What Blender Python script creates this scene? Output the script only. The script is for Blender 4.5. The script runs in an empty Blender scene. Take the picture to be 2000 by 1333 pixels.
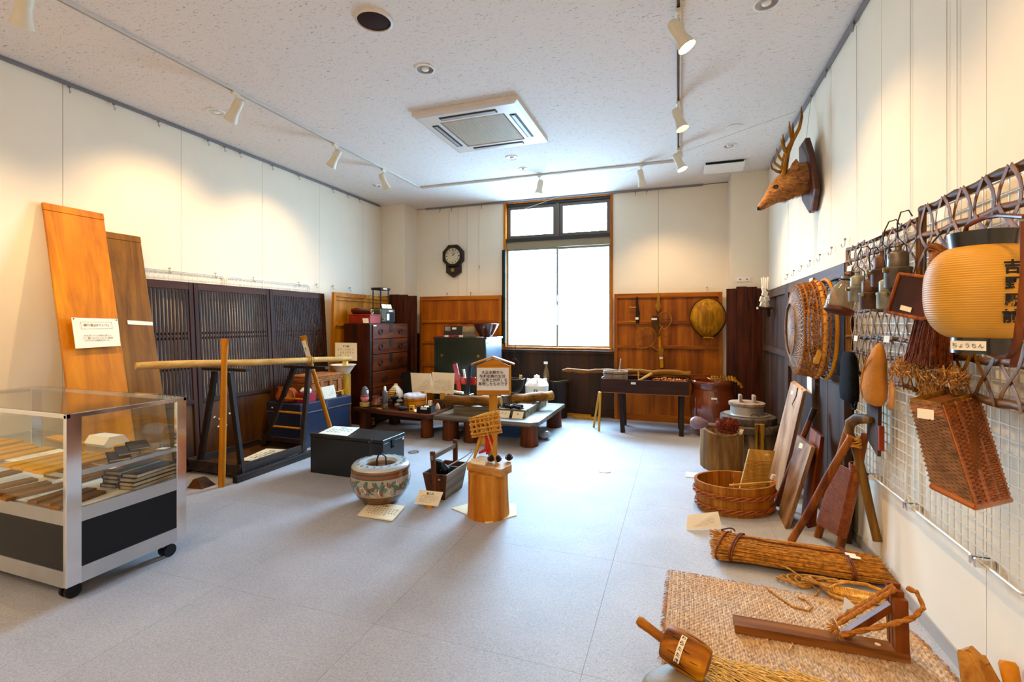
import bpy, bmesh, math, random
from mathutils import Vector, Matrix, Euler
random.seed(7)
S = bpy.context.scene
C = S.collection
PI = math.pi
R = math.radians

# ------------------------------------------------------------------ camera
cam = bpy.data.cameras.new('camera')
cam.sensor_width = 36.0
cam.lens = 935.0 / 2000.0 * 36.0
cam.shift_y = -0.01725
cam.clip_start = 0.05
co = bpy.data.objects.new('camera', cam)
co.location = (0, 0, 1.3)
co.rotation_euler = (R(90), 0, R(19.17))
C.objects.link(co)
S.camera = co

# ------------------------------------------------------------------ world, view, lights
S.view_settings.view_transform = 'Standard'
S.view_settings.look = 'None'
S.view_settings.gamma = 1
S.view_settings.use_curve_mapping = False
S.view_settings.exposure = 0.3
try:
    S.cycles.use_denoising = True
    S.cycles.max_bounces = 8
    S.cycles.diffuse_bounces = 5
    S.cycles.glossy_bounces = 4
    S.cycles.transparent_max_bounces = 16
    S.cycles.sample_clamp_indirect = 6
    S.cycles.caustics_reflective = False
    S.cycles.caustics_refractive = False
except Exception:
    pass
w = bpy.data.worlds.new('world')
S.world = w
w.use_nodes = True
bg = w.node_tree.nodes['Background']
# overcast sky: brighter towards the zenith, dimmer ground below the horizon
_nt = w.node_tree
_tc = _nt.nodes.new('ShaderNodeTexCoord'); _sp = _nt.nodes.new('ShaderNodeSeparateXYZ'); _mr = _nt.nodes.new('ShaderNodeMapRange')
_nt.links.new(_tc.outputs['Generated'], _sp.inputs[0]); _nt.links.new(_sp.outputs['Z'], _mr.inputs['Value'])
_mr.inputs['From Min'].default_value = -.1; _mr.inputs['From Max'].default_value = .75
_mr.inputs['To Min'].default_value = 22.0; _mr.inputs['To Max'].default_value = 90.0
_nt.links.new(_mr.outputs['Result'], bg.inputs[1])
bg.inputs[0].default_value = (0.43, 0.69, 1.0, 1)
WARM = (1.0, 0.66, 0.32)

def lamp(name, kind, loc, rot, power, color, size=0.1, sizey=None, spot=None, blend=0.6, parent=None):
    l = bpy.data.lights.new(name, kind)
    l.energy = power
    l.color = color
    if kind == 'AREA':
        l.shape = 'RECTANGLE'
        l.size = size
        l.size_y = sizey or size
    else:
        l.shadow_soft_size = size
    if kind == 'SPOT':
        l.spot_size = spot
        l.spot_blend = blend
    o = bpy.data.objects.new(name, l)
    o.location = loc
    o.rotation_euler = rot
    C.objects.link(o)
    if parent:
        o.parent = parent
    return o

portal = lamp('window_portal', 'AREA', (-1.65, 6.90, 1.98), (R(-90), 0, 0), 1, (1, 1, 1), 1.7, 2.3)
portal.data.cycles.is_portal = True

# ------------------------------------------------------------------ helpers
def lin(c):
    if isinstance(c, str):
        c = [int(c[i:i + 2], 16) / 255 for i in (0, 2, 4)]
    return tuple((x / 12.92 if x <= .04045 else ((x + .055) / 1.055) ** 2.4) for x in c[:3]) + (1,)

def sat(c, k=1.2):
    m = .3 * c[0] + .59 * c[1] + .11 * c[2]
    f = .62 + .38 * min(1, m / .18)      # old dark timber is darker still
    c = [x * f for x in c[:3]]
    l = .3 * c[0] + .59 * c[1] + .11 * c[2]
    return tuple(max(0, (l + (x - l) * k) * h) for x, h in zip(c[:3], (.98, 1.04, .88))) + (1,)

MATS = {}
def nodes(name):
    m = bpy.data.materials.new(name)
    m.use_nodes = True
    nt = m.node_tree
    b = nt.nodes['Principled BSDF']
    return m, nt, b

def plain(name, col, rough=.6, metal=0., noise=0.12, scale=8., bump=0., coat=0., spec=None, emit=None, estr=0.):
    if name in MATS: return MATS[name]
    m, nt, b = nodes(name)
    b.inputs['Roughness'].default_value = rough
    b.inputs['Metallic'].default_value = metal
    if coat: b.inputs['Coat Weight'].default_value = coat
    b.inputs['Specular IOR Level'].default_value = spec if spec is not None else (.5 if (coat or metal) else (.12 if rough >= .75 else .3))
    c = lin(col)
    tc = nt.nodes.new('ShaderNodeTexCoord')
    nz = nt.nodes.new('ShaderNodeTexNoise')
    nz.inputs['Scale'].default_value = scale
    nz.inputs['Detail'].default_value = 4
    nt.links.new(tc.outputs['Object'], nz.inputs['Vector'])
    cr = nt.nodes.new('ShaderNodeValToRGB')
    cr.color_ramp.elements[0].position = .3
    cr.color_ramp.elements[1].position = .7
    cr.color_ramp.elements[0].color = tuple(x * (1 - noise) for x in c[:3]) + (1,)
    cr.color_ramp.elements[1].color = tuple(min(1, x * (1 + noise)) for x in c[:3]) + (1,)
    nt.links.new(nz.outputs['Fac'], cr.inputs['Fac'])
    nt.links.new(cr.outputs['Color'], b.inputs['Base Color'])
    if bump:
        n2 = nt.nodes.new('ShaderNodeTexNoise')
        n2.inputs['Scale'].default_value = scale * 8
        nt.links.new(tc.outputs['Object'], n2.inputs['Vector'])
        bp = nt.nodes.new('ShaderNodeBump')
        bp.inputs['Strength'].default_value = bump
        bp.inputs['Distance'].default_value = .01
        nt.links.new(n2.outputs['Fac'], bp.inputs['Height'])
        nt.links.new(bp.outputs['Normal'], b.inputs['Normal'])
    if emit:
        b.inputs['Emission Color'].default_value = lin(emit)
        b.inputs['Emission Strength'].default_value = estr
    MATS[name] = m
    return m

def wood(name, c1, c2, axis='Z', scale=14., rough=.5, bump=.25, mid=None, stretch=.06, knots=False, coat=0.):
    """two-tone grain running along `axis` of the object's own space"""
    if name in MATS: return MATS[name]
    m, nt, b = nodes(name)
    N, L = nt.nodes.new, nt.links.new
    tc = N('ShaderNodeTexCoord')
    mp = N('ShaderNodeMapping')
    sc = [1, 1, 1]
    sc['XYZ'.index(axis)] = stretch
    mp.inputs['Scale'].default_value = sc
    L(tc.outputs['Object'], mp.inputs['Vector'])
    nz = N('ShaderNodeTexNoise')
    nz.inputs['Scale'].default_value = scale
    nz.inputs['Detail'].default_value = 6
    nz.inputs['Roughness'].default_value = .62
    nz.inputs['Distortion'].default_value = .6
    L(mp.outputs['Vector'], nz.inputs['Vector'])
    cr = N('ShaderNodeValToRGB')
    e = cr.color_ramp.elements
    e[0].position, e[1].position = .36, .64
    e[0].color, e[1].color = sat(lin(c1)), sat(lin(c2))
    if mid:
        x = e.new(.5); x.color = sat(lin(mid))
    L(nz.outputs['Fac'], cr.inputs['Fac'])
    big = N('ShaderNodeTexNoise')
    big.inputs['Scale'].default_value = 2.2
    big.inputs['Detail'].default_value = 3
    L(tc.outputs['Object'], big.inputs['Vector'])
    mx = N('ShaderNodeMix'); mx.data_type = 'RGBA'; mx.blend_type = 'MULTIPLY'
    mx.inputs['Factor'].default_value = .55
    r2 = N('ShaderNodeValToRGB')
    r2.color_ramp.elements[0].position = .3
    r2.color_ramp.elements[0].color = (.50, .42, .36, 1)
    r2.color_ramp.elements[1].position = .65
    r2.color_ramp.elements[1].color = (1, 1, 1, 1)
    L(big.outputs['Fac'], r2.inputs['Fac'])
    L(cr.outputs['Color'], mx.inputs['A'])
    L(r2.outputs['Color'], mx.inputs['B'])
    L(mx.outputs['Result'], b.inputs['Base Color'])
    b.inputs['Roughness'].default_value = min(.9, rough + .1)
    b.inputs['Specular IOR Level'].default_value = .22
    if coat: b.inputs['Coat Weight'].default_value = coat * .6; b.inputs['Coat Roughness'].default_value = .2
    bp = N('ShaderNodeBump')
    bp.inputs['Strength'].default_value = bump
    bp.inputs['Distance'].default_value = .006
    L(nz.outputs['Fac'], bp.inputs['Height'])
    L(bp.outputs['Normal'], b.inputs['Normal'])
    MATS[name] = m
    return m

def glass(name, tint=(.96, .98, .97), amt=.08):
    if name in MATS: return MATS[name]
    m = bpy.data.materials.new(name); m.use_nodes = True
    nt = m.node_tree
    nt.nodes.remove(nt.nodes['Principled BSDF'])
    out = nt.nodes['Material Output']
    tr = nt.nodes.new('ShaderNodeBsdfTransparent'); tr.inputs[0].default_value = tint + (1,)
    gl = nt.nodes.new('ShaderNodeBsdfGlossy'); gl.inputs['Roughness'].default_value = .02
    lw = nt.nodes.new('ShaderNodeLayerWeight'); lw.inputs[0].default_value = .5; pw = nt.nodes.new('ShaderNodeMath'); pw.operation = 'POWER'; pw.inputs[1].default_value = 4.0; fr = nt.nodes.new('ShaderNodeMath'); fr.operation = 'MULTIPLY_ADD'; fr.inputs[1].default_value = .6; fr.inputs[2].default_value = .03; nt.links.new(lw.outputs['Facing'], pw.inputs[0]); nt.links.new(pw.outputs[0], fr.inputs[0])
    mx = nt.nodes.new('ShaderNodeMixShader')
    nt.links.new(fr.outputs[0], mx.inputs[0])
    nt.links.new(tr.outputs[0], mx.inputs[1])
    nt.links.new(gl.outputs[0], mx.inputs[2])
    nt.links.new(mx.outputs[0], out.inputs[0])
    MATS[name] = m
    return m

class G:
    """collects shapes, in world metres unless said otherwise"""
    def __init__(s): s.b = bmesh.new()
    def box(s, c, d, rot=None, bv=0.):
        M = Matrix.LocRotScale(Vector(c), Euler(rot) if rot else None, None)
        hx, hy, hz = d[0] / 2, d[1] / 2, d[2] / 2
        v = [s.b.verts.new(M @ Vector((x, y, z))) for x in (-hx, hx) for y in (-hy, hy) for z in (-hz, hz)]
        F = [(0, 1, 3, 2), (4, 6, 7, 5), (0, 4, 5, 1), (2, 3, 7, 6), (0, 2, 6, 4), (1, 5, 7, 3)]
        fs = [s.b.faces.new([v[i] for i in f]) for f in F]
        if bv:
            es = list({e for f in fs for e in f.edges})
            bmesh.ops.bevel(s.b, geom=es, offset=bv, segments=1, affect='EDGES', profile=.5)
        return s
    def bx(s, x0, x1, y0, y1, z0, z1, bv=0.):
        return s.box(((x0 + x1) / 2, (y0 + y1) / 2, (z0 + z1) / 2), (abs(x1 - x0), abs(y1 - y0), abs(z1 - z0)), None, bv)
    def hexa(s, p):
        """box from eight corners: bottom four in order, then top four"""
        v = [s.b.verts.new(Vector(q)) for q in p]
        for f in [(3, 2, 1, 0), (4, 5, 6, 7), (0, 1, 5, 4), (1, 2, 6, 5), (2, 3, 7, 6), (3, 0, 4, 7)]:
            s.b.faces.new([v[i] for i in f])
        return s
    def prism(s, pts, vec):
        vec = Vector(vec)
        a = [s.b.verts.new(Vector(p)) for p in pts]
        c = [s.b.verts.new(Vector(p) + vec) for p in pts]
        n = len(pts)
        s.b.faces.new(a[::-1]); s.b.faces.new(c)
        for i in range(n):
            s.b.faces.new((a[i], a[(i + 1) % n], c[(i + 1) % n], c[i]))
        return s
    def rings(s, rs, closed=False, cap=True):
        vs = [[s.b.verts.new(Vector(p)) for p in r] for r in rs]
        n = len(rs[0]); m = len(rs)
        for i in range(m if closed else m - 1):
            a, c = vs[i], vs[(i + 1) % m]
            for j in range(n):
                s.b.faces.new((a[j], a[(j + 1) % n], c[(j + 1) % n], c[j]))
        if cap and not closed:
            s.b.faces.new(vs[0][::-1]); s.b.faces.new(vs[-1])
        return s
    def tube(s, pts, r, n=8, closed=False, flat=1., side=None):
        pts = [Vector(p) for p in pts]
        m = len(pts)
        rr = r if isinstance(r, (list, tuple)) else [r] * m
        rs = []
        u = None
        for i in range(m):
            if closed: t = pts[(i + 1) % m] - pts[i - 1]
            else: t = pts[min(i + 1, m - 1)] - pts[max(i - 1, 0)]
            if t.length < 1e-9: t = Vector((0, 0, 1))
            t.normalize()
            if side is not None:
                u = Vector(side) - t * t.dot(Vector(side))
                if u.length < 1e-5: u = t.orthogonal()
            elif u is None: u = t.orthogonal()
            else:
                u = u - t * u.dot(t)
                if u.length < 1e-6: u = t.orthogonal()
            u.normalize()
            v = t.cross(u)
            q = rr[i]
            ra, rb = q if isinstance(q, (list, tuple)) else (q, q * flat)
            rs.append([pts[i] + u * math.cos(2 * PI * k / n) * ra + v * math.sin(2 * PI * k / n) * rb for k in range(n)])
        return s.rings(rs, closed)
    def bar(s, a, b, w, t, side=(0, 0, 1)):
        """straight rectangular bar between two points"""
        a, b = Vector(a), Vector(b)
        d = (b - a).normalized()
        u = Vector(side) - d * d.dot(Vector(side)); u.normalize()
        v = d.cross(u)
        q = [(u * (i * w / 2) + v * (j * t / 2)) for i, j in ((-1, -1), (1, -1), (1, 1), (-1, 1))]
        return s.rings([[a + k for k in q], [b + k for k in q]])
    def lathe(s, prof, c=(0, 0, 0), n=24, M=None, sx=1., sy=1., wob=0.):
        M = M or Matrix.Identity(4)
        c = Vector(c)
        rs = []
        for i, (r, z) in enumerate(prof):
            rs.append([c + M @ Vector(((r * (1 + wob * math.sin(3 * a + i * .9) + wob * .7 * math.sin(7 * a + i))) * math.cos(a) * sx, (r * (1 + wob * math.sin(3 * a + i * .9))) * math.sin(a) * sy, z)) for a in [2 * PI * k / n for k in range(n)]])
        return s.rings(rs)
    def ball(s, c, r, sub=2, sc=(1, 1, 1), jit=0.):
        M = Matrix.Translation(c) @ Matrix.Diagonal((sc[0], sc[1], sc[2], 1))
        q = bmesh.ops.create_icosphere(s.b, subdivisions=sub, radius=r, matrix=M)
        if jit:
            for v in q['verts']: v.co += Vector((random.uniform(-jit, jit), random.uniform(-jit, jit), random.uniform(-jit, jit)))
        return s

MW = {}
def mw(o): return MW.get(o.name, Matrix.Identity(4)) if o else Matrix.Identity(4)

def tag(o, label=None, cat=None, group=None, kind=None):
    if label: o['label'] = label
    if cat: o['category'] = cat
    if group: o['group'] = group
    if kind: o['kind'] = kind
    return o

def ob(name, g, m, parent=None, smooth=False, local=False, kind=None, label=None, ang=40):
    me = bpy.data.meshes.new(name)
    bm = g.b
    if parent and not local:
        bm.transform(mw(parent).inverted())
    bmesh.ops.recalc_face_normals(bm, faces=bm.faces)
    if smooth:
        for f in bm.faces: f.smooth = True
        la = R(ang)
        for e in bm.edges:
            if len(e.link_faces) == 2 and e.calc_face_angle(0) > la: e.smooth = False
    bm.to_mesh(me); bm.free()
    me.materials.append(m)
    o = bpy.data.objects.new(name, me)
    C.objects.link(o)
    if parent:
        o.parent = parent
        MW[o.name] = mw(parent)
    if kind: o['kind'] = kind
    if label: o['label'] = label
    return o

def thing(name, label, cat, loc=(0, 0, 0), rot=(0, 0, 0), group=None, kind=None):
    o = bpy.data.objects.new(name, None)
    o.empty_display_size = .05
    o.location = loc
    o.rotation_euler = rot
    C.objects.link(o)
    MW[o.name] = Matrix.LocRotScale(Vector(loc), Euler(rot), None)
    return tag(o, label, cat, group, kind)

def single(name, g, m, label, cat, group=None, smooth=False, kind=None, ang=40):
    """a thing that is one mesh; its origin goes to the middle of its base"""
    xs = [v.co for v in g.b.verts]
    lo = Vector((min(v.x for v in xs), min(v.y for v in xs), min(v.z for v in xs)))
    hi = Vector((max(v.x for v in xs), max(v.y for v in xs), max(v.z for v in xs)))
    c = Vector(((lo.x + hi.x) / 2, (lo.y + hi.y) / 2, lo.z))
    g.b.transform(Matrix.Translation(-c))
    o = ob(name, g, m, None, smooth, ang=ang)
    o.location = c
    MW[o.name] = Matrix.Translation(c)
    return tag(o, label, cat, group, kind)

def struct(name, g, m, parent=None, smooth=False):
    o = ob(name, g, m, parent, smooth)
    if not parent: o['kind'] = 'structure'
    return o

def dup(root, loc, rot=None, label=None, group=None):
    r = root.copy(); C.objects.link(r); r.location = loc
    if rot is not None: r.rotation_euler = rot
    MW[r.name] = Matrix.LocRotScale(Vector(loc), Euler(r.rotation_euler), None)
    if label: r['label'] = label
    if group: r['group'] = group
    for ch in list(root.children):
        c = ch.copy(); C.objects.link(c); c.parent = r
        for g2 in ch.children:
            d = g2.copy(); C.objects.link(d); d.parent = c
    return r

def share(name, o, parent, M):
    """another object on the same mesh, placed by matrix M in the parent's space"""
    c = bpy.data.objects.new(name, o.data)
    C.objects.link(c)
    c.parent = parent
    c.matrix_local = M
    return c

INK = plain('black_ink', '1c1a1c', .7, noise=.05)
INK2 = plain('grey_print', '6a655e', .8, noise=.05)
def text_mesh(body, bold=0.0, size=1., spacing=1., line=1., font_align='CENTER'):
    cu = bpy.data.curves.new('lettering', 'FONT')
    cu.body = body
    cu.size = size
    cu.align_x = font_align
    cu.align_y = 'CENTER'
    cu.offset = bold
    cu.resolution_u = 3
    cu.space_line = line
    cu.space_character = spacing
    o = bpy.data.objects.new('lettering', cu)
    C.objects.link(o)
    dg = bpy.context.evaluated_depsgraph_get()
    me = bpy.data.meshes.new_from_object(o.evaluated_get(dg))
    C.objects.unlink(o)
    bpy.data.objects.remove(o)
    return me

def write(body, parent, origin, u, v, width, mat=None, bold=.01, line=1., name='lettering', lift=.0012, fitw=None):
    """lettering in the plane of unit vectors u (right) and v (up), centred on origin, `width` wide in all"""
    me = text_mesh(body, bold, 1., 1., line)
    me.materials.clear(); me.materials.append(mat or INK)
    xs = [p.co.x for p in me.vertices]; ys = [p.co.y for p in me.vertices]
    if not xs: return None
    cx, cy, ww = (min(xs) + max(xs)) / 2, (min(ys) + max(ys)) / 2, max(xs) - min(xs)
    k = width / ww
    u = Vector(u).normalized(); v = Vector(v); v = (v - u * u.dot(v)).normalized()
    n = u.cross(v)
    inv = mw(parent).inverted()
    for p in me.vertices:
        q = Vector(origin) + u * ((p.co.x - cx) * k) + v * ((p.co.y - cy) * k) + n * lift
        p.co = inv @ q
    o = bpy.data.objects.new(name, me)
    C.objects.link(o)
    if parent:
        o.parent = parent; MW[o.name] = mw(parent)
    return o

def scribble(g, origin, u, v, w, rows, pitch, h, lift=.0012, dens=.9):
    """rows of small illegible printed strokes"""
    u = Vector(u).normalized(); v = Vector(v).normalized(); n = u.cross(v)
    o = Vector(origin)
    for r in range(rows):
        x = -w / 2
        end = w / 2 * (1 if r < rows - 1 else .4)
        while x < end:
            cw = h * random.uniform(.5, .95)
            if random.random() < dens:
                for k in range(3):
                    if random.random() < .8:
                        a = o + u * x + v * (-r * pitch + h * (k - 1) * .36) + n * lift
                        s = h * .12
                        q = [a, a + u * cw * random.uniform(.5, 1), None, None]
                        q[2] = q[1] + v * s; q[3] = a + v * s
                        g.b.faces.new([g.b.verts.new(p) for p in q])
                a = o + u * (x + cw * random.uniform(.2, .6)) + v * (-r * pitch - h * .4) + n * lift
                s = h * .12
                g.b.faces.new([g.b.verts.new(p) for p in (a, a + u * s, a + u * s + v * h * .8, a + v * h * .8)])
            x += h * 1.15
    return g

def card(name, label, cat, tl, tr, br, bl, title=None, rows=0, mat=None, th=.003, group=None, tw=.5, box=False, parts=None, bold=.02):
    """a flat written card from its four corners"""
    tl, tr, br, bl = map(Vector, (tl, tr, br, bl))
    n = (tr - tl).cross(tl - bl).normalized()
    c = (tl + tr + br + bl) / 4
    t = thing(name, label, cat, tuple(c), group=group)
    g = G()
    g.prism([tl, bl, br, tr], -n * th)
    ob('sheet', g, mat or MATS['paper'], t)
    u = (tr - tl).normalized(); v = (tl - bl).normalized()
    W = (tr - tl).length; Hh = (tl - bl).length
    if title:
        pos = (tl + tr) / 2 * .8 + (bl + br) / 2 * .2 if rows else c
        write(title, t, pos, u, v, W * tw, bold=bold, name='title')
        if box:
            g = G()
            bw, bh = W * tw * .56, Hh * .1
            for a, b in (((-bw, bh), (bw, bh)), ((bw, bh), (bw, -bh)), ((bw, -bh), (-bw, -bh)), ((-bw, -bh), (-bw, bh))):
                p, q = pos + u * a[0] + v * a[1], pos + u * b[0] + v * b[1]
                g.bar(p + n * .0008, q + n * .0008, .001, .0006)
            ob('title_frame', g, INK2, t)
    if rows:
        g = scribble(G(), (tl + tr) / 2 * .62 + (bl + br) / 2 * .38, u, v, W * .74, rows, Hh * .52 / rows, Hh * .34 / rows)
        ob('printed_lines', g, INK2, t, kind='stuff')
    return t

# common materials
plain('paper', 'f3ead6', .8, noise=.03)
plain('paper_warm', 'f0e2c2', .8, noise=.04)
M_PAPER, M_WARMP = MATS['paper'], MATS['paper_warm']
M_WHITE = plain('white_plastic', 'efece4', .45, noise=.03)
M_CHROME = plain('chrome', 'e8e8ea', .12, 1., noise=.03)
M_STEEL = plain('brushed_steel', 'c9cbcd', .32, 1., noise=.06)
M_DARKMET = plain('dark_iron', '2e2a2a', .5, .7, noise=.2)
M_BLACKM = plain('matte_black', '0b0b0d', .6, noise=.1)

# ------------------------------------------------------------------ room shell
XL, XR, YB, YF, ZC = -4.333, 1.0, 6.68, -2.6, 3.11

def floor_mat():
    m, nt, b = nodes('felt_floor')
    N, L = nt.nodes.new, nt.links.new
    tc = N('ShaderNodeTexCoord')
    n1 = N('ShaderNodeTexNoise'); n1.inputs['Scale'].default_value = 160; n1.inputs['Detail'].default_value = 3; n1.inputs['Distortion'].default_value = 1.5
    n2 = N('ShaderNodeTexNoise'); n2.inputs['Scale'].default_value = 3; n2.inputs['Detail'].default_value = 4
    L(tc.outputs['Object'], n1.inputs['Vector']); L(tc.outputs['Object'], n2.inputs['Vector'])
    c1 = N('ShaderNodeValToRGB'); e = c1.color_ramp.elements
    e[0].position, e[1].position = .32, .66
    e[0].color, e[1].color = lin('96969a'), lin('bcbcc2')
    L(n1.outputs['Fac'], c1.inputs['Fac'])
    c2 = N('ShaderNodeValToRGB'); e = c2.color_ramp.elements
    e[0].position, e[1].position = .35, .65
    e[0].color, e[1].color = (.9, .9, .9, 1), (1, 1, 1, 1)
    L(n2.outputs['Fac'], c2.inputs['Fac'])
    mx = N('ShaderNodeMix'); mx.data_type = 'RGBA'; mx.blend_type = 'MULTIPLY'; mx.inputs['Factor'].default_value = 1
    L(c1.outputs['Color'], mx.inputs['A']); L(c2.outputs['Color'], mx.inputs['B'])
    L(mx.outputs['Result'], b.inputs['Base Color'])
    b.inputs['Roughness'].default_value = .62
    b.inputs['Specular IOR Level'].default_value = .35
    bp = N('ShaderNodeBump'); bp.inputs['Strength'].default_value = .12; bp.inputs['Distance'].default_value = .002
    L(n1.outputs['Fac'], bp.inputs['Height']); L(bp.outputs['Normal'], b.inputs['Normal'])
    return m

def ceil_mat():
    m, nt, b = nodes('fissured_ceiling')
    N, L = nt.nodes.new, nt.links.new
    tc = N('ShaderNodeTexCoord')
    mp = N('ShaderNodeMapping'); mp.inputs['Scale'].default_value = (40, 130, 40); mp.inputs['Rotation'].default_value = (0, 0, .05)
    L(tc.outputs['Object'], mp.inputs['Vector'])
    n1 = N('ShaderNodeTexNoise'); n1.inputs['Scale'].default_value = 1.; n1.inputs['Detail'].default_value = 3; n1.inputs['Distortion'].default_value = 1.2
    L(mp.outputs['Vector'], n1.inputs['Vector'])
    c1 = N('ShaderNodeValToRGB'); e = c1.color_ramp.elements
    e[0].position, e[1].position = .33, .385
    e[0].color, e[1].color = lin('a0968c'), lin('e2dbd4')
    L(n1.outputs['Fac'], c1.inputs['Fac'])
    L(c1.outputs['Color'], b.inputs['Base Color'])
    b.inputs['Roughness'].default_value = .9
    bp = N('ShaderNodeBump'); bp.inputs['Strength'].default_value = .5; bp.inputs['Distance'].default_value = .004
    L(c1.outputs['Color'], bp.inputs['Height']); L(bp.outputs['Normal'], b.inputs['Normal'])
    return m

M_FLOOR, M_CEIL = floor_mat(), ceil_mat()
M_WALL = plain('wall_cloth', 'eadfca', .85, noise=.02, scale=3)
M_JOINT = plain('wall_joint', '8a7a66', .9, noise=.05)
M_BASE = plain('grey_skirting', 'a8a29c', .6, noise=.04)
M_FJ = plain('floor_joint', '7c7a76', .9, noise=.05)

fl = struct('floor', G().bx(XL - .1, XR + .1, YF, YB + .1, -.06, -.004), M_FJ)
g0 = None
xs = [-4.333, -3.94, -3.04, -2.14, -1.24, -.338, .56, 1.0]
ys = [-2.6, -1.84, -.94, -.04, .86, 1.76, 2.66, 3.56, 4.46, 5.36, 6.26, 6.68]
for i in range(len(xs) - 1):
    for j in range(len(ys) - 1):
        ob('floor_tile', G().bx(xs[i] + .0006, xs[i + 1] - .0006, ys[j] + .0006, ys[j + 1] - .0006, -.02, 0), M_FLOOR, fl)
struct('ceiling', G().bx(XL - .1, XR + .1, YF, YB + .1, ZC, ZC + .08), M_CEIL)

wl = struct('wall_left', G().bx(XL - .1, XL - .012, YF, YB + .1, 0, ZC), M_JOINT)
seam = [-2.6, -2.2, -1.3, -.4, .47, 1.37, 2.27, 3.17, 4.08, 4.97, 5.86, 6.32]
for a, b in zip(seam, seam[1:]):
    ob('wall_panel', G().bx(XL - .014, XL, a + .002, b - .002, .06, ZC - .012), M_WALL, wl)
wr = struct('wall_right', G().bx(XR + .012, XR + .1, YF, YB + .1, 0, ZC), M_JOINT)
seam = [-2.6, -1.51, -.61, .29, 1.19, 2.09, 2.99, 3.86, 4.76, 5.6, 6.32]
for a, b in zip(seam, seam[1:]):
    ob('wall_panel', G().bx(XR, XR + .014, a + .002, b - .002, .06, ZC - .012), M_WALL, wr)
wb = struct('wall_back', G().bx(XL, -2.45, YB + .012, YB + .1, 0, ZC).bx(-.852, XR, YB + .012, YB + .1, 0, ZC).bx(-2.45, -.852, YB + .012, YB + .1, 0, .93), M_JOINT)
for a, b in ((-3.93, -3.053), (-3.049, -2.45), (-.852, -.254), (-.25, .6)):
    ob('wall_panel', G().bx(a, b, YB, YB + .014, 0, ZC - .012), M_WALL, wb)
ob('wall_panel', G().bx(-2.45, -.852, YB, YB + .014, 0, .93), M_WALL, wb)
struct('wall_front', G().bx(XL, XR, YF - .1, YF, 0, ZC), M_WALL)
struct('column', G().bx(XL, -3.92, 6.32, YB + .05, 0, ZC), M_WALL)
struct('column', G().bx(.6, XR, 6.32, YB + .05, 0, ZC), M_WALL)
struct('baseboard_right', G().bx(XR - .008, XR + .01, YF, 6.32, 0, .062), M_BASE)
struct('baseboard_left', G().bx(XL - .01, XL + .008, YF, 6.32, 0, .062), M_BASE)

# picture rails
M_RAIL = plain('grey_rail', '8f8c92', .35, .8, noise=.05)
def rail(name, a, b, label):
    g = G(); a = Vector(a); b = Vector(b)
    g.bar(a, b, .022, .018)
    g.bar(a + Vector((0, 0, -.012)), b + Vector((0, 0, -.012)), .004, .026)
    struct(name, g, M_RAIL)
rail('trim_1', (XR - .014, YF, ZC - .012), (XR - .014, 6.0, ZC - .012), '')
rail('trim_2', (XL + .012, YF, ZC - .012), (XL + .012, 6.25, ZC - .012), '')
rail('trim_3', (-3.75, YB - .012, ZC - .012), (.3, YB - .012, ZC - .012), '')

# ------------------------------------------------------------------ window
M_OUTW = wood('orange_trim', '9a5418', 'c47a30', 'Z', 20, .4)
M_ALU = plain('bronze_frame', '5d5044', .4, .3, noise=.05)
M_ALU2 = plain('dark_frame', '2a2a2c', .4, .3, noise=.05)
M_GREY = plain('grey_frame', '8d8f86', .4, .3, noise=.05)
M_BEIGE = plain('beige_transom', '8f8066', .5, noise=.05)
M_GLASS = glass('clear_glass')
wd = bpy.data.objects.new('window_1', None); wd.location = (-1.65, YB, .93); C.objects.link(wd); wd['kind'] = 'structure'
MW['window_1'] = Matrix.Translation((-1.65, YB, .93))
x0, x1 = -2.45, -.852
ob('window_frame', G().bx(x0, x0 + .035, YB - .02, YB + .14, .93, 3.10).bx(x1 - .035, x1, YB - .02, YB + .14, .93, 3.10).bx(x0 + .035, x1 - .035, YB - .02, YB + .14, 3.07, 3.10), M_OUTW, wd)
ob('window_sill', G().bx(x0, x1, YB - .03, YB + .14, .93, .955, .003), M_OUTW, wd)
def pane(xa, xb, za, zb, y, fr, m, name='sash'):
    s = ob(name, G().bx(xa, xb, y, y + .03, za, za + fr).bx(xa, xb, y, y + .03, zb - fr, zb).bx(xa, xa + fr, y, y + .03, za + fr, zb - fr).bx(xb - fr, xb, y, y + .03, za + fr, zb - fr), m, wd)
    ob('pane', G().bx(xa + fr, xb - fr, y + .012, y + .017, za + fr, zb - fr), M_GLASS, s)
pane(x0 + .035, -1.66, 2.545, 3.04, YB + .05, .055, M_ALU)
pane(-1.62, x1 - .035, 2.545, 3.04, YB + .05, .055, M_ALU)
ob('mullion', G().bx(-1.665, -1.615, YB + .03, YB + .09, 2.5, 3.07), M_ALU, wd)
ob('head_rail', G().bx(x0 + .035, x1 - .035, YB + .02, YB + .1, 3.035, 3.07), M_ALU2, wd)
ob('transom', G().bx(x0 + .035, x1 - .035, YB - .005, YB + .1, 2.5, 2.55), M_ALU2, wd)
ob('lower_transom', G().bx(x0 + .035, x1 - .035, YB + .01, YB + .1, 2.4, 2.5), M_BEIGE, wd)
pane(x0 + .035, -1.63, .955, 2.4, YB + .03, .028, M_GREY)
pane(-1.66, x1 - .035, .955, 2.4, YB + .065, .028, M_GREY)
ob('latch', G().bx(-1.655, -1.64, YB + .012, YB + .03, 1.62, 1.7).bx(-1.652, -1.642, YB + .005, YB + .02, 1.28, 1.56), M_WHITE, wd)

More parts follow.
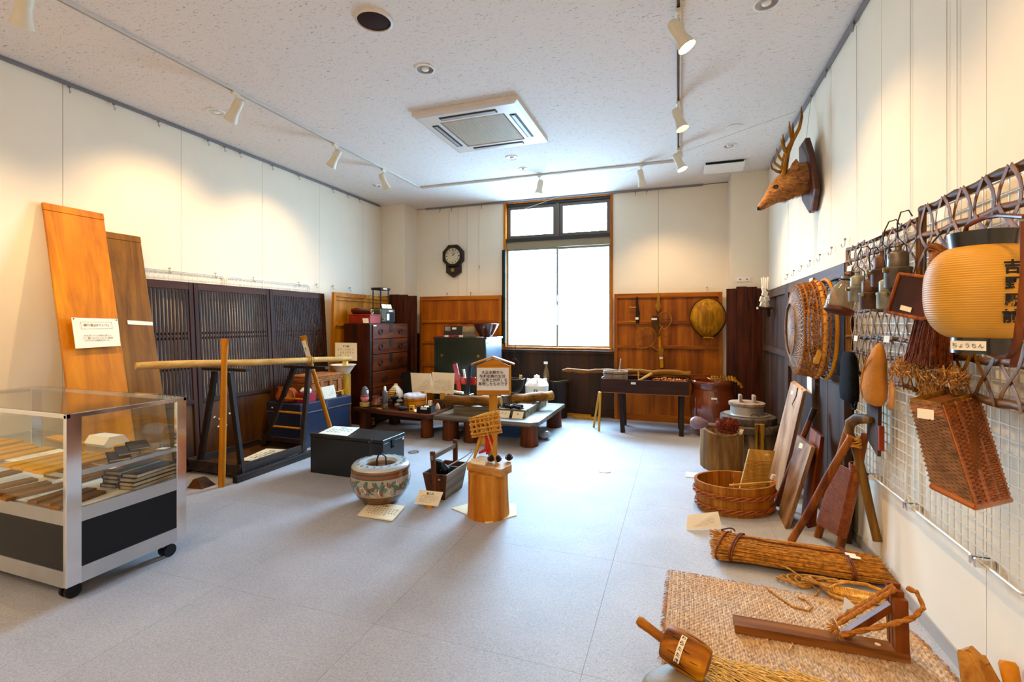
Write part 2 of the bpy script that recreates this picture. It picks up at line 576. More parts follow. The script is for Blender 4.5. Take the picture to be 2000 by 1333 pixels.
# ------------------------------------------------------------------ things on the ceiling
def downlight(x, y, r, label):
    t = thing('downlight', label, 'ceiling light', (x, y, ZC - .045))
    g = G()
    # shallow reflector with a trim ring, sitting just below the ceiling plane
    g.lathe([(r, .045), (r * 1.02, .036), (r * .86, .034), (r * .80, .040), (r * .1, .0448)], n=28)
    g = G()
    pr = [(r * 1.0, .0449), (r * 1.0, .038), (r * .86, .036), (r * .84, .0449)]
    n = 32
    g.rings([[(a * math.cos(2 * PI * k / n), a * math.sin(2 * PI * k / n), z) for k in range(n)] for a, z in pr], closed=True)
    ob('trim_ring', g, M_WHITE, t, True, True)
    g = G()
    g.rings([[(a * math.cos(2 * PI * k / n), a * math.sin(2 * PI * k / n), z) for k in range(n)] for a, z in [(r * .84, .0405), (r * .62, .0435), (r * .38, .0446)]], cap=False)
    ob('reflector', g, M_STEEL, t, True, True)
    g = G(); g.lathe([(r * .38, .0448), (r * .34, .036), (r * .2, .030), (.001, .029)], n=16)
    ob('bulb', g, M_WHITE, t, True, True)
    return t
for x, y, r, l in [(-1.7, 3.01, .07, 'round silver downlight between ceiling speaker and air conditioner'),
                   (-3.725, 3.03, .07, 'round silver downlight beside the left track nearest the camera'),
                   (-1.715, 4.93, .07, 'larger round downlight just beyond the air conditioner'),
                   (-1.716, 5.33, .055, 'smaller round downlight nearest the window'),
                   (.469, 3.02, .07, 'round silver downlight near the right wall, nearest the camera'),
                   (.486, 5.32, .06, 'round silver downlight near the rectangular ceiling hatch'),
                   (-3.736, 5.34, .06, 'round silver downlight in the far left corner')]:
    downlight(x, y, r, l)

t = thing('ceiling_speaker', 'round dark-faced speaker set in the ceiling near the camera', 'speaker', (-1.71, 2.42, ZC - .03))
n = 40
g = G(); g.rings([[(a * math.cos(2 * PI * k / n), a * math.sin(2 * PI * k / n), z) for k in range(n)] for a, z in [(.112, .0299), (.112, .018), (.098, .012), (.096, .0299)]], closed=True)
ob('rim', g, plain('cream_rim', 'd9cfc0', .5), t, True, True)
g = G(); g.lathe([(.097, .02), (.06, .014), (.001, .012)], n=n)
ob('grille', g, plain('brown_mesh', '33231f', .8, noise=.3, scale=300), t, True, True)
t = thing('smoke_detector', 'flat round white cover plate on ceiling right of track', 'cover plate', (.485, 4.83, ZC - .008))
ob('plate', G().lathe([(.07, .0075), (.07, .003), (.06, 0), (.001, 0)], n=28), M_CEIL, t, True, True)

# air conditioner cassette
t = thing('air_conditioner', 'square white ceiling cassette air conditioner with four slots', 'air conditioner', (-1.68, 4.06, ZC - .05))
g = G()
o, i_, z0, z1 = .475, .30, .0, .049
def sq(a, z): return [(-a, -a, z), (a, -a, z), (a, a, z), (-a, a, z)]
g.rings([sq(.30, .049), sq(.30, .0), sq(.44, .0), sq(.475, .012), sq(.475, .049)], closed=True)
ob('panel', g, plain('cassette_white', 'd8cfc4', .35, noise=.02), t, False, True)
g = G()
g.bx(-.285, .285, -.285, .285, .004, .03, .004)
gr = ob('intake_grille', g, plain('grille_beige', 'b5a48e', .6, noise=.05), t, False, True)
g = G()
for k in range(38):
    q = -.272 + k * .0147
    g.bx(q, q + .004, -.275, .275, .0, .004)
ob('grille_bars', g, plain('grille_bar', 'c7b8a2', .5, noise=.03), gr, False, True, kind='stuff')
for k in range(4):
    M = Matrix.Rotation(k * PI / 2, 4, 'Z')
    g = G(); g.bx(-.26, .26, .335, .395, -.004, .002); g.b.transform(M)
    s = ob('outlet_slot', g, M_BLACKM, t, False, True)
    g = G(); g.bx(-.25, .25, .35, .38, -.009, -.003); g.b.transform(M)
    ob('flap', g, plain('flap_grey', 'a9a5a6', .4), s, False, True)

t = thing('ceiling_hatch', 'rectangular white ceiling vent flap with black opening', 'ceiling vent', (.49, 5.9, ZC - .05))
ob('opening', G().bx(-.2, .19, -.09, .0, .03, .049), M_BLACKM, t, False, True)
ob('flap', G().box((0, .05, .02), (.42, .26, .012), (R(-8), 0, 0)), M_WHITE, t, False, True)

# track rails
M_TRK = plain('track_white', 'cfc8c0', .4, noise=.03)
M_TRKD = plain('track_slot', '6a5540', .5, noise=.1)
def track(label, a, b):
    a, b = Vector(a), Vector(b)
    t = thing('track_rail', label, 'lighting track', tuple((a + b) / 2))
    d = (b - a).normalized(); s = d.cross(Vector((0, 0, 1)))
    g = G()
    for k in (-1, 1):
        g.bar(a + s * k * .013, b + s * k * .013, .02, .009)
    ob('channel', g, M_TRK, t)
    ob('slot', G().bar(a + Vector((0, 0, .004)), b + Vector((0, 0, .004)), .01, .016), M_TRKD, t)
    return t
ZT = ZC - .011
track('long white lighting track along the left side of the ceiling', (-3.24, -2.4, ZT), (-3.24, 5.60, ZT))
track('short white lighting track crossing the ceiling before the window', (-3.215, 5.60, ZT), (-.03, 5.60, ZT))
track('long white lighting track along the right side of the ceiling', (0, -2.4, ZT), (0, 5.60, ZT))

M_SHADE = plain('cream_shade', 'ddd4bd', .4, noise=.02)
M_BULB = plain('lit_bulb', 'fff2d0', .4, emit='ffe0a0', estr=60)
M_BULBS = plain('soft_bulb', 'fff2d0', .4, emit='ffe0a0', estr=10)
def spot(x, y, aim, label, power, lit=True, cone=95, bright=False):
    """one track spotlight; the shade is tipped towards the point it lights"""
    p = Vector((x, y, ZC - .15))
    d = (Vector(aim) - p).normalized()
    t = thing('track_spotlight', label, 'spotlight', (x, y, ZC - .02), group='track spotlights')
    ob('adapter', G().bx(x - .016, x + .016, y - .035, y + .035, ZC - .045, ZC - .02, .004), M_SHADE, t)
    ob('stem', G().tube([(x, y, ZC - .045), (x, y, p.z + .02)], .006, 8), M_SHADE, t, True)
    ob('yoke', G().tube([(x, y, p.z + .03), p], .011, 8), M_SHADE, t, True)
    q = d.to_track_quat('Z', 'Y').to_matrix().to_4x4()
    g = G()
    prof = [(.004, -.085), (.024, -.083), (.033, -.07), (.036, -.05), (.036, -.02), (.034, .01), (.037, .04), (.046, .075), (.052, .10), (.050, .10), (.044, .075), (.034, .04), (.030, .0)]
    rs = [[Vector((r * math.cos(2 * PI * k / 24), r * math.sin(2 * PI * k / 24), z)) for k in range(24)] for r, z in prof]
    g.rings(rs)
    g.b.transform(Matrix.Translation(p) @ q)
    ob('shade', g, M_SHADE, t, True)
    g = G(); g.lathe([(.044, .086), (.040, .094), (.02, .098), (.001, .099)] if bright else [(.028, .06), (.026, .078), (.016, .086), (.001, .088)], n=20)
    g.b.transform(Matrix.Translation(p) @ q)
    ob('bulb', g, M_BULB if bright else M_BULBS, t, True)
    if lit:
        l = lamp('bulb_light', 'SPOT', (0, 0, 0), (0, 0, 0), power, WARM, .02, spot=R(cone), blend=.9)
        l.parent = t
        loc = p + d * .125
        l.matrix_local = mw(t).inverted() @ Matrix.Translation(loc) @ d.to_track_quat('-Z', 'Y').to_matrix().to_4x4()
    return t
SP = .76
spot(-3.24, 1.53, (-4.1, 1.75, 1.2), 'cream spotlight cut by the top left corner of the picture', 95 * SP)
spot(-3.24, 2.80, (-4.33, 2.95, 1.7), 'cream spotlight on left track beside the silver downlight', 95 * SP)
spot(-3.24, 3.94, (-4.33, 4.1, 1.6), 'cream spotlight in middle of left track over lattice doors', 95 * SP)
spot(-3.24, 4.77, (-2.9, 5.9, .9), 'cream spotlight at far end of left track tilted to the back', 75 * SP)
spot(-1.59, 5.60, (-1.95, 5.15, .3), 'cream spotlight hanging before the window', 60 * SP, cone=75)
spot(-.40, 5.60, (-.1, 6.5, 1.2), 'cream spotlight between the window and the right track', 75 * SP)
spot(0, 5.18, (.75, 5.0, 1.2), 'glowing cream spotlight at far end of right track', 125 * SP, bright=True)
spot(0, 4.10, (.7, 3.9, .9), 'cream spotlight in middle of right track facing the deer', 105 * SP)
spot(0, 2.90, (.98, 2.9, 1.1), 'large glowing cream spotlight on right track nearest the camera', 78 * SP, bright=True)
spot(0, 1.65, (.95, 1.75, .9), 'cream spotlight on right track above the camera', 62 * SP)
spot(0, .3, (1, .5, 1.2), 'added fill spotlight on right track behind the camera', 70 * SP)  # unseen spot added on the right to lift the room's warm light
spot(-3.24, .2, (-4.33, .2, 1.2), 'added fill spotlight on left track behind the camera', 70 * SP)  # its unseen left counterpart, likewise added for warm fill
# two unseen tube-shaped lamps added behind the camera as warm room fill
for k, x in enumerate((-2.6, -.6)):
    t = thing('fill_lamp', 'added tube-shaped fill light behind the camera, %s' % ('left one' if k == 0 else 'right one'), 'ceiling light', (x, -1.2, ZC - .06))
    ob('housing', G().bx(-.12, .12, -.6, .6, .02, .059, .004), M_WHITE, t, False, True)
    ob('tube', G().tube([(0, -.56, .0), (0, .56, .0)], .016, 10), plain('fill_glow', 'ffffff', .5, emit='ffe9cf', estr=4), t, True, True)
    lamp('fill_light', 'AREA', (0, 0, -.02), (0, 0, 0), 42, (1, .74, .50), .1, 1.1, parent=t)

# picture-rail hooks and hanging wires
M_HOOK = plain('hook_metal', '8c7f70', .4, .7)
g = G(); g.tube([(0, 0, 0), (0, 0, -.03), (.004, 0, -.05), (.014, 0, -.055), (.02, 0, -.045), (.018, 0, -.035)], .0022, 6)
g.bx(-.006, .006, -.008, .008, -.012, 0)
hk = ob('rail_hook', g, M_HOOK, None, True)
HG = 'small hooks on the left picture rail'
tag(hk, 'small metal hook hanging from the left wall picture rail', 'hook', HG)
hk.location = (XL + .02, 2.3, ZC - .03)
for y in (2.6, 2.95, 3.42, 3.6, 3.78, 4.2, 4.6, 5.2, 5.5, 5.75):
    dup(hk, (XL + .02, y, ZC - .03))
for x in (-3.5, -3.3, -2.8, -.55, -.4):
    dup(hk, (x, YB - .02, ZC - .03), (0, 0, R(-90)), 'small metal hook hanging from the back wall picture rail', 'small hooks on the back picture rail')
for y in (3.34, 3.9, 4.3, 5.3):
    dup(hk, (XR - .02, y, ZC - .03), (0, 0, PI), 'small metal hook hanging from the right wall picture rail', 'small hooks on the right picture rail')
M_WIRE = plain('thin_wire', 'b4a68f', .4, .6)
def wire(a, b, label, r=.0012, group=None):
    return single('hanging_wire', G().tube([a, b], r, 5), M_WIRE, label, 'wire', group)
WG = 'thin picture wires on the right wall'
for y in (2.26, 2.333, 2.646, 3.342, 5.2):
    wire((XR - .006, y, ZC - .05), (XR - .006, y, 1.72), 'thin vertical picture wire hanging down the right wall', group=WG)
WG2 = 'thin picture wires on the back wall'
for x in (-3.2, -2.85, -3.35):
    wire((x, YB - .006, ZC - .05), (x, YB - .006, 1.74 if x > -3.3 else 2.58), 'thin vertical picture wire hanging down the back wall', group=WG2)
wire((-.252, YB - .01, 2.0), (-.252, YB - .01, 1.72), 'short wire above the paddle on the right wooden door panel')
wire((XR - .1, 4.42, 3.02), (-2.2, YB - .08, 2.93), 'fine line strung across the ceiling to the window', .0015)
# S hooks on the back wall panels
for x, y, z in ((-3.38, YB - .02, 1.77), (-2.98, YB - .02, 1.77), (-2.84, YB - .02, 2.17), (.347, YB - .03, 1.77)):
    o = dup(hk, (x, y, z), (0, 0, R(-90)), 'small hook on the back wall just above the wooden door panels', 'small hooks on the back wall')
for k in range(7):
    dup(hk, (XR - .02, 3.5 + k * .28, 1.83 - .01 * k), (0, 0, PI), 'small hook on the right wall above the dark door panels', 'small hooks above the right dark doors')
for k, y in enumerate((2.6, 3.05, 3.5, 3.95, 4.6, 4.9, 5.2, 5.55)):
    dup(hk, (XL + .02, y, 1.80), (0, 0, 0), 'small hook on the left wall above the lattice doors', 'small hooks above the lattice doors')
# outlet plate on the right column
t = thing('wall_plate', 'small white sign with two red marks on the right column', 'sign', (.735, 6.315, 1.8))
ob('plate', G().bx(-.08, .08, -.004, .003, .0, .05), M_WHITE, t, False, True)
for a_ in (-.045, .028): ob('red_mark', G().bx(a_, a_ + .017, -.006, -.003, .018, .034), plain('red_ink', 'b5432f', .6), t, False, True)
# floor outlets
for x, y, l in ((-.612, 4.24, 'round metal floor outlet in the open floor right of the pillar stump'), (-2.52, 4.23, 'round dull floor outlet between black chest and low table')):
    t = thing('floor_outlet', l, 'floor outlet', (x, y, 0))
    n = 28
    ob('rim', G().rings([[(a * math.cos(2 * PI * k / n), a * math.sin(2 * PI * k / n), z) for k in range(n)] for a, z in [(.055, .001), (.053, .006), (.042, .006), (.042, .001)]], closed=True), M_STEEL, t, True, True)
    ob('lid', G().lathe([(.042, .001), (.042, .004), (.001, .005)], n=n), plain('outlet_lid', '8d877b', .5, .4), t, True, True)

# ------------------------------------------------------------------ wood palette
M_ORB = wood('amber_board', 'ad670f', 'd98f20', 'Z', 9, .38, .1, stretch=.12)
M_BRB = wood('dull_brown_board', '6a4420', '8f6434', 'Z', 9, .5, .1, stretch=.1)
M_LAT = wood('dark_lattice_wood', '2c160e', '54301c', 'Z', 18, .5)
M_LATP = wood('dark_panel_wood', '3d2314', '66401f', 'Z', 7, .45, .1, stretch=.2)
M_GOLD = wood('golden_door', 'a0600f', 'd08a24', 'Z', 10, .45, .1)
M_GOLDX = wood('golden_door_rail', 'a0600f', 'cc8424', 'Y', 10, .45, .1)
M_RED = wood('red_brown_door', '824410', 'b26a20', 'Z', 10, .42, .1)
M_REDX = wood('red_brown_rail', '864812', 'b87026', 'X', 10, .42, .1)
M_ORD = wood('orange_brown_door', '9a5210', 'c07320', 'Z', 10, .42, .1)
M_ORDX = wood('orange_brown_rail', '9a5210', 'c27824', 'X', 10, .42, .1)
M_CHAR = wood('dark_brown_wainscot', '2c1b12', '4c3020', 'Z', 8, .5, .15)
M_CEDAR = wood('red_cedar_bark', '32140c', '64301e', 'Z', 26, .6, .5)
M_NAT = wood('pale_wood', 'b98445', 'dba866', 'Z', 16, .5)
M_NATX = wood('pale_wood_x', 'b98445', 'dba866', 'X', 16, .5)
M_NATY = wood('pale_wood_y', 'b57d3c', 'dcae6c', 'Y', 16, .5)
M_ORNAT = wood('honey_wood', 'b5701f', 'd8923a', 'Z', 16, .45)
M_DK = wood('near_black_wood', '1e1512', '3c2a22', 'Z', 16, .45)
M_DKY = wood('near_black_wood_y', '2a2020', '4c3c38', 'Y', 16, .45)
M_TANSU = wood('red_brown_chest', '3a180d', '783a20', 'Y', 14, .35, .1, coat=.2)
M_TANSUZ = wood('red_brown_chest_side', '30140c', '5e2a18', 'Z', 14, .35, .1, coat=.2)

# ------------------------------------------------------------------ ironing-board like drying boards against the left wall
def lean_board(label, x0, y0, y1, h, xb, m, th=.018, batten=True):
    """board with foot at x=xb and top resting on the wall at x0"""
    L_ = math.hypot(h, xb - x0)
    t = thing('drying_board', label, 'wooden board', (xb, (y0 + y1) / 2, 0), (0, -math.atan2(xb - x0, h), 0))
    w2 = (y1 - y0) / 2
    ob('board', G().bx(0, th, -w2, w2, 0, L_ - .055, .002), m, t, False, True)
    ob('end_batten', G().bx(-.001, th + .001, -w2 - .002, w2 + .002, L_ - .053, L_, .002), m, t, False, True)
    return t
b1 = lean_board('tall amber drying board leaning on the left wall with a written sheet', -4.318, 2.135, 2.517, 2.165, -3.868, M_ORB)
b2 = lean_board('shorter dull brown drying board leaning behind the amber one', -4.325, 2.522, 2.797, 2.03, -3.90, M_BRB)
t = card('notice_sheet', 'white explanatory sheet pinned to the tall amber board', 'notice', (-4.095, 2.196, 1.342), (-4.09, 2.492, 1.334), (-4.047, 2.487, 1.128), (-4.049, 2.197, 1.12), None, 0, M_PAPER)
u_, v_ = Vector((0, 1, -.01)), Vector((-.205, 0, 1))
write('張り板(はりいた)', t, (-4.083, 2.345, 1.285), u_, v_, .165, INK2, .012, name='title', lift=.003)
write('布を洗ってこの板に張りつ\nけ、皺にならないように乾燥\nさせてから着物を作った。', t, (-4.062, 2.345, 1.192), u_, v_, .19, INK2, .004, 1.25, name='printed_text', lift=.003)
g = G()
for a, b in (((-.1, .026), (.1, .026)), ((.1, .026), (.1, -.026)), ((.1, -.026), (-.1, -.026)), ((-.1, -.026), (-.1, .026))):
    q = lambda c: Vector((-4.078, 2.345, 1.285)) + Vector((0, 1, 0)) * c[0] + Vector((-.2, 0, .98)) * c[1]
    g.bar(q(a), q(b), .0015, .0008)
ob('title_frame', g, INK2, t)
for q in ((-4.088, 2.206, 1.333), (-4.084, 2.48, 1.326)):
    ob('pin', G().ball(q, .005, 1), M_DARKMET, t, True)
card('label_strip', 'blank white paper strip stuck on the dull brown board', 'label', (-4.153, 2.60, 1.325), (-4.153, 2.794, 1.312), (-4.147, 2.794, 1.282), (-4.147, 2.60, 1.292), None, 0, M_PAPER, th=.001)

# ------------------------------------------------------------------ lattice doors
TILT = math.atan2(.105, 1.68)
def lattice_door(label, y0, y1, n, gap, zmid=1.2, zlow=.60):
    t = thing('lattice_door', label, 'lattice door', (-4.155, y0, 0), (0, -TILT, 0), 'dark lattice doors along the left wall')
    W = y1 - y0; H_ = 1.683
    for a in (0, W - .04):
        ob('stile', G().bx(-.03, 0, a, a + .04, 0, H_, .002), M_LAT, t, False, True)
    ob('top_rail', G().bx(-.028, -.002, .04, W - .04, H_ - .07, H_, .002), M_LATY, t, False, True)
    ob('bottom_rail', G().bx(-.028, -.002, .04, W - .04, 0, .07, .002), M_LATY, t, False, True)
    ob('lock_rail', G().bx(-.028, -.0, .04, W - .04, zlow - .04, zlow, .002), M_LATY, t, False, True)
    for z in (zmid, zmid - .045):
        ob('cross_rail', G().bx(-.03, -.02, .04, W - .04, z, z + .022), M_LATY, t, False, True)
    ob('cross_rail', G().bx(-.03, -.02, .04, W - .04, .88, .90), M_LATY, t, False, True)
    ob('lower_panel', G().bx(-.022, -.012, .04, W - .04, .07, zlow - .04), M_LATP, t, False, True)
    p = (W - .08) / n
    s0 = None
    for k in range(n):
        if s0 is None:
            s0 = ob('slat', G().bx(-.012, -.005, 0, p - gap, zlow, H_ - .07), M_LAT, t, False, True)
            s0.location = (0, .04 + gap / 2, 0)
        else:
            share('slat', s0, t, Matrix.Translation((0, .04 + gap / 2 + k * p, 0)))
    return t
M_LATY = wood('dark_lattice_rail', '2c160e', '54301c', 'Y', 18, .5)
lattice_door('dark lattice door nearest the boards with wide-set slats', 2.36, 3.225, 24, .0155)
lattice_door('dark lattice door in the middle behind the pole with a peeling lower panel', 3.235, 4.10, 26, .0145)
lattice_door('dark lattice door next to the golden one with tightly set slats', 4.11, 4.975, 31, .0095)
# flakes of paper on the middle lower panel
g = G()
for k in range(16):
    y, z = 3.42 + random.gauss(.05, .05), .36 + random.gauss(0, .09)
    g.box((-4.155 - z * .062 + .004, y, z), (.002, random.uniform(.006, .02), random.uniform(.006, .016)), (random.random(), 0, 0))
single('paper_flake', g, M_PAPER, 'white flakes of torn paper on the lower panel of the middle lattice door', 'paper scraps', kind='stuff')

# white wire grids behind the lattice doors
M_GRID = plain('white_wire', 'd8d2c4', .4, .2, noise=.02)
def wire_grid(label, x, y0, y1, z0, z1, pitch, r=.0023, name='wire_grid'):
    t = thing(name, label, 'wire grid', (x, (y0 + y1) / 2, z0), group=None)
    c = .04
    pts = []
    for cy, cz, a0 in ((y1 - c, z0 + c, -90), (y1 - c, z1 - c, 0), (y0 + c, z1 - c, 90), (y0 + c, z0 + c, 180)):
        for k in range(5):
            a = R(a0 + k * 22.5)
            pts.append((x, cy + c * math.cos(a), cz + c * math.sin(a)))
    ob('frame', G().tube(pts, .0055, 8, closed=True), M_GRID, t, True)
    g = G()
    k = 1
    while y0 + k * pitch < y1 - .01:
        yy = y0 + k * pitch; g.tube([(x + .002, yy, z0), (x + .002, yy, z1)], r, 4); k += 1
    k = 1
    while z0 + k * pitch < z1 - .01:
        zz = z0 + k * pitch; g.tube([(x - .002, y0, zz), (x - .002, y1, zz)], r, 4); k += 1
    ob('wires', g, M_GRID, t, kind='stuff')
    return t
wire_grid('white wire grid behind the nearer lattice doors', -4.318, 2.55, 3.60, .5, 1.775, .045)
wire_grid('white wire grid behind the farther lattice doors', -4.318, 3.63, 4.78, .5, 1.775, .045)

# ------------------------------------------------------------------ framed wooden doors (golden, back left, back right)
def plank_door(name, label, W, H_, rails, m, mx, loc, rotz, planks=3, tilt=0., stile=.045, th=.04):
    """local frame: door stands on y=0 plane, width along x, face towards -y"""
    t = thing(name, label, 'wooden door panel', loc, (tilt, 0, rotz))
    for a in (0, W - stile):
        ob('stile', G().bx(a, a + stile, -th, 0, 0, H_, .002), m, t, False, True)
    for z, h in rails:
        ob('rail', G().bx(stile, W - stile, -th + .002, -.002, z - h, z, .002), mx, t, False, True)
    iw = (W - 2 * stile) / planks
    for k in range(planks):
        ob('plank', G().bx(stile + k * iw + .0003, stile + (k + 1) * iw - .0003, -.014 + .002 * (k % 2), -.006, 0.02, H_ - .02), m, t, False, True)
    return t
# golden door on left wall: width along +y -> rotate 90 deg, face +x
plank_door('plank_door', 'golden wooden door panel on the left wall behind the chest of drawers', 1.22, 1.70,
           [(1.70, .055), (1.62, .018), (1.31, .04), (.96, .04), (.5, .04), (.08, .08)], M_GOLD, M_GOLDX, (-4.215, 4.985, 0), R(90), 4, tilt=R(2))
plank_door('plank_door', 'orange-brown wooden door panel on the back wall left of the window', 1.36, 1.715,
           [(1.715, .06), (1.35, .045), (1.03, .045), (.68, .045), (.1, .1)], M_ORD, M_ORDX, (-3.82, 6.63, 0), 0, 3)
plank_door('plank_door', 'red-brown wooden door panel on the back wall right of the window', 1.35, 1.70,
           [(1.70, .06), (1.335, .045), (1.01, .045), (.64, .045), (.09, .09)], M_RED, M_REDX, (-.825, 6.63, 0), 0, 3)
# dark wainscot below the window
t = thing('dark_board_panel', 'dark brown old board panel below the window', 'board panel', (-1.65, 6.64, 0))
ob('top_rail', G().bx(-.82, .82, -.045, .0, .875, .92, .002), M_CHAR, t, False, True)
ob('bottom_rail', G().bx(-.82, .82, -.035, .0, .02, .1, .002), M_CHAR, t, False, True)
for k in range(5):
    ob('board', G().bx(-.815 + k * .326 + .001, -.815 + (k + 1) * .326 - .001, -.02 - .002 * (k % 2), 0, .1, .88), M_CHAR, t, False, True)
t = thing('dark_board_panel', 'narrow dark board standing between the cedar boards and the orange-brown door', 'board panel', (-3.87, 6.66, 0))
ob('board', G().bx(-.045, .045, -.03, 0, 0, 1.14, .002), M_CHAR, t, False, True)

# dark bamboo pole at the window's left edge
M_DBAM = wood('dark_bamboo', '201e12', '3d3a24', 'Z', 10, .35, .05)
g = G()
for k in range(4):
    z = 1.0 + k * .345
    g.lathe([(.030, 0), (.034, .006), (.031, .02), (.031, .325), (.034, .338), (.030, .345)], (-2.43, YB - .045, z), 14)
single('bamboo_pole', g, M_DBAM, 'dark green-black bamboo pole standing at the left edge of the window', 'bamboo pole', smooth=True)

# cedar bark boards around the two columns
def bark(label, x0, x1, y, h, side):
    t = thing('cedar_board', label, 'cedar board', ((x0 + x1) / 2, y, 0))
    n = 4
    for k in range(n):
        a = x0 + (x1 - x0) * k / n; b = x0 + (x1 - x0) * (k + 1) / n
        g = G()
        bulge = [math.sin(PI * j / n) * .025 for j in (k, k + 1)]
        top = h + [-.01, .012, .006, -.012][k]
        for z0, z1 in ((0, h * .66 - .002), (h * .66, top)):
            g.hexa([(a + .001, y - .03 - bulge[0], z0), (b - .001, y - .03 - bulge[1], z0), (b - .001, y, z0), (a + .001, y, z0),
                    (a + .001, y - .03 - bulge[0], z1), (b - .001, y - .03 - bulge[1], z1), (b - .001, y, z1), (a + .001, y, z1)])
        ob('board', g, M_CEDAR, t, kind='stuff' if False else None)
    return t
bark('dark red cedar boards wrapped round the left column behind the chest of drawers', -4.31, -3.70, 6.315, 1.725, 0)
bark('dark red cedar boards wrapped round the right column beside the bamboo basket', .545, .985, 6.315, 1.725, 0)

# ------------------------------------------------------------------ showcase
SC = (-3.30, 1.672)
t = thing('display_case', 'chrome-framed glass display case on castors at the left', 'display case', (SC[0], SC[1], 0))
X0, X1, Y0, Y1 = -3.97, -2.63, 1.39, 1.955
ZB, ZTOP = .09, .885
M_PANEL = plain('dark_laminate', '0c0c10', .35, noise=.1)
for x, y in ((X0, Y0), (X1, Y0), (X0, Y1), (X1, Y1)):
    sx = .062 if y == Y0 else .055
    xa = x if x == X0 else x - .022; ya = y if y == Y0 else y - sx
    ob('corner_post', G().bx(xa, xa + .022, ya, ya + sx, ZB, ZTOP - .004, .002), M_CHROME, t)
for y in (Y0, Y1 - .018):
    ob('top_rail', G().bx(X0, X1, y, y + .018, ZTOP - .022, ZTOP, .002), M_CHROME, t)
    ob('bottom_rail', G().bx(X0 + .022, X1 - .022, y, y + .018, ZB, .165), M_STEEL, t)
    ob('middle_rail', G().bx(X0 + .022, X1 - .022, y, y + .018, .375, .44), M_STEEL, t)
    ob('side_panel', G().bx(X0 + .022, X1 - .022, y + .004, y + .014, .165, .375), M_PANEL, t)
    ob('glass_pane', G().bx(X0 + .022, X1 - .022, y + .006, y + .011, .44, ZTOP - .02), M_GLASS, t)
for x in (X0, X1 - .018):
    ob('top_rail', G().bx(x, x + .018, Y0, Y1, ZTOP - .022, ZTOP, .002), M_CHROME, t)
    ob('bottom_rail', G().bx(x, x + .018, Y0 + .06, Y1 - .055, ZB, .165), M_STEEL, t)
    ob('middle_rail', G().bx(x, x + .018, Y0 + .06, Y1 - .055, .375, .44), M_STEEL, t)
    ob('side_panel', G().bx(x + .004, x + .014, Y0 + .06, Y1 - .055, .165, .375), M_PANEL, t)
    ob('glass_pane', G().bx(x + .006, x + .011, Y0 + .06, Y1 - .055, .44, ZTOP - .02), M_GLASS, t)
    ob('shelf_rail', G().bx(x + (.02 if x == X0 else -.022), x + (.04 if x == X0 else -.002), Y0 + .03, Y1 - .03, .585, .605), M_STEEL, t)
ob('glass_top', G().bx(X0 + .004, X1 - .004, Y0 + .004, Y1 - .004, ZTOP, ZTOP + .006), M_GLASS, t)
ob('glass_shelf', G().bx(X0 + .03, X1 - .03, Y0 + .03, Y1 - .03, .605, .611), M_GLASS, t)
ob('front_shelf_rail', G().bx(X0 + .03, X1 - .03, Y0 + .02, Y0 + .03, .585, .605), M_STEEL, t)
ob('display_floor', G().bx(X0 + .02, X1 - .02, Y0 + .02, Y1 - .02, .425, .438), plain('cream_floor', 'efe6d6', .6, noise=.03), t)
ob('underside', G().bx(X0 + .02, X1 - .02, Y0 + .02, Y1 - .02, .095, .11), M_PANEL, t)
for x, y in ((X0 + .1, Y0 + .07), (X1 - .1, Y0 + .07), (X0 + .1, Y1 - .07), (X1 - .07, Y1 - .06)):
    c = ob('castor', G().bx(x - .012, x + .012, y - .022, y + .022, .05, .096, .002), M_STEEL, t)
    g = G()
    for s in (-1, 1):
        g.tube([(x + s * .018 - .008, y, .034), (x + s * .018 + .008, y, .034)], .034, 16)
    ob('wheel', g, M_BLACKM, c, True)
# tablets on the glass shelf
M_TAB = wood('bare_wood_tablet', 'c58a48', 'e0b071', 'Y', 16, .6)
zt = .6115
spots_ = []
for k, (x, y, L_, W_, rz) in enumerate([(-2.76, 1.50, .30, .075, .03), (-2.85, 1.51, .30, .075, .0), (-2.94, 1.50, .28, .075, .05), (-3.03, 1.50, .27, .075, -.04),
                                        (-2.76, 1.79, .18, .07, 1.2), (-2.88, 1.76, .20, .06, .9), (-3.24, 1.52, .26, .08, .1), (-3.36, 1.50, .27, .08, .02), (-3.46, 1.53, .26, .08, .05),
                                        (-3.28, 1.77, .20, .07, 1.3), (-3.45, 1.80, .22, .07, 1.45), (-3.62, 1.55, .28, .08, .0), (-3.73, 1.55, .28, .08, .08)]):
    g = G(); g.box((0, 0, .006), (W_, L_, .012), None, .002)
    o = ob('wooden_tablet', g, M_TAB); o.location = (x, y, zt); o.rotation_euler = (0, 0, rz)
    where = ['at the right front corner', 'second from the right front corner', 'third from the right front corner', 'fourth from the right front corner', 'lying slantwise at the right back', 'lying slantwise behind the second tablet',
             'left of the printed sheet in front', 'in the middle of the front row', 'left of the middle of the front row', 'lying crosswise behind the printed sheet', 'lying crosswise at the back middle', 'near the left end of the front row', 'leftmost of the front row'][k]
    tag(o, 'flat pale wooden tablet on the upper shelf, ' + where, 'wooden tablet', 'wooden tablets on the upper shelf of the case')
card('printed_sheet', 'white printed sheet lying among tablets on the upper glass shelf', 'paper sheet', (-3.20, 1.66, .6135), (-3.10, 1.66, .6135), (-3.10, 1.40 + .03, .6135), (-3.20, 1.43, .6135), None, 9, M_PAPER, th=.001)
g = G(); pr = [(-.045, 0), (.045, 0), (.058, .018), (.034, .058), (-.034, .058), (-.058, .018)]
g.prism([(-3.05 + a * .2 - .08, 1.80 + a, zt + .001 + b) for a, b in pr], (.17, 0, 0))
single('paper_roll', g, M_PAPER, 'white folded paper box standing at the back of the upper glass shelf', 'paper box')
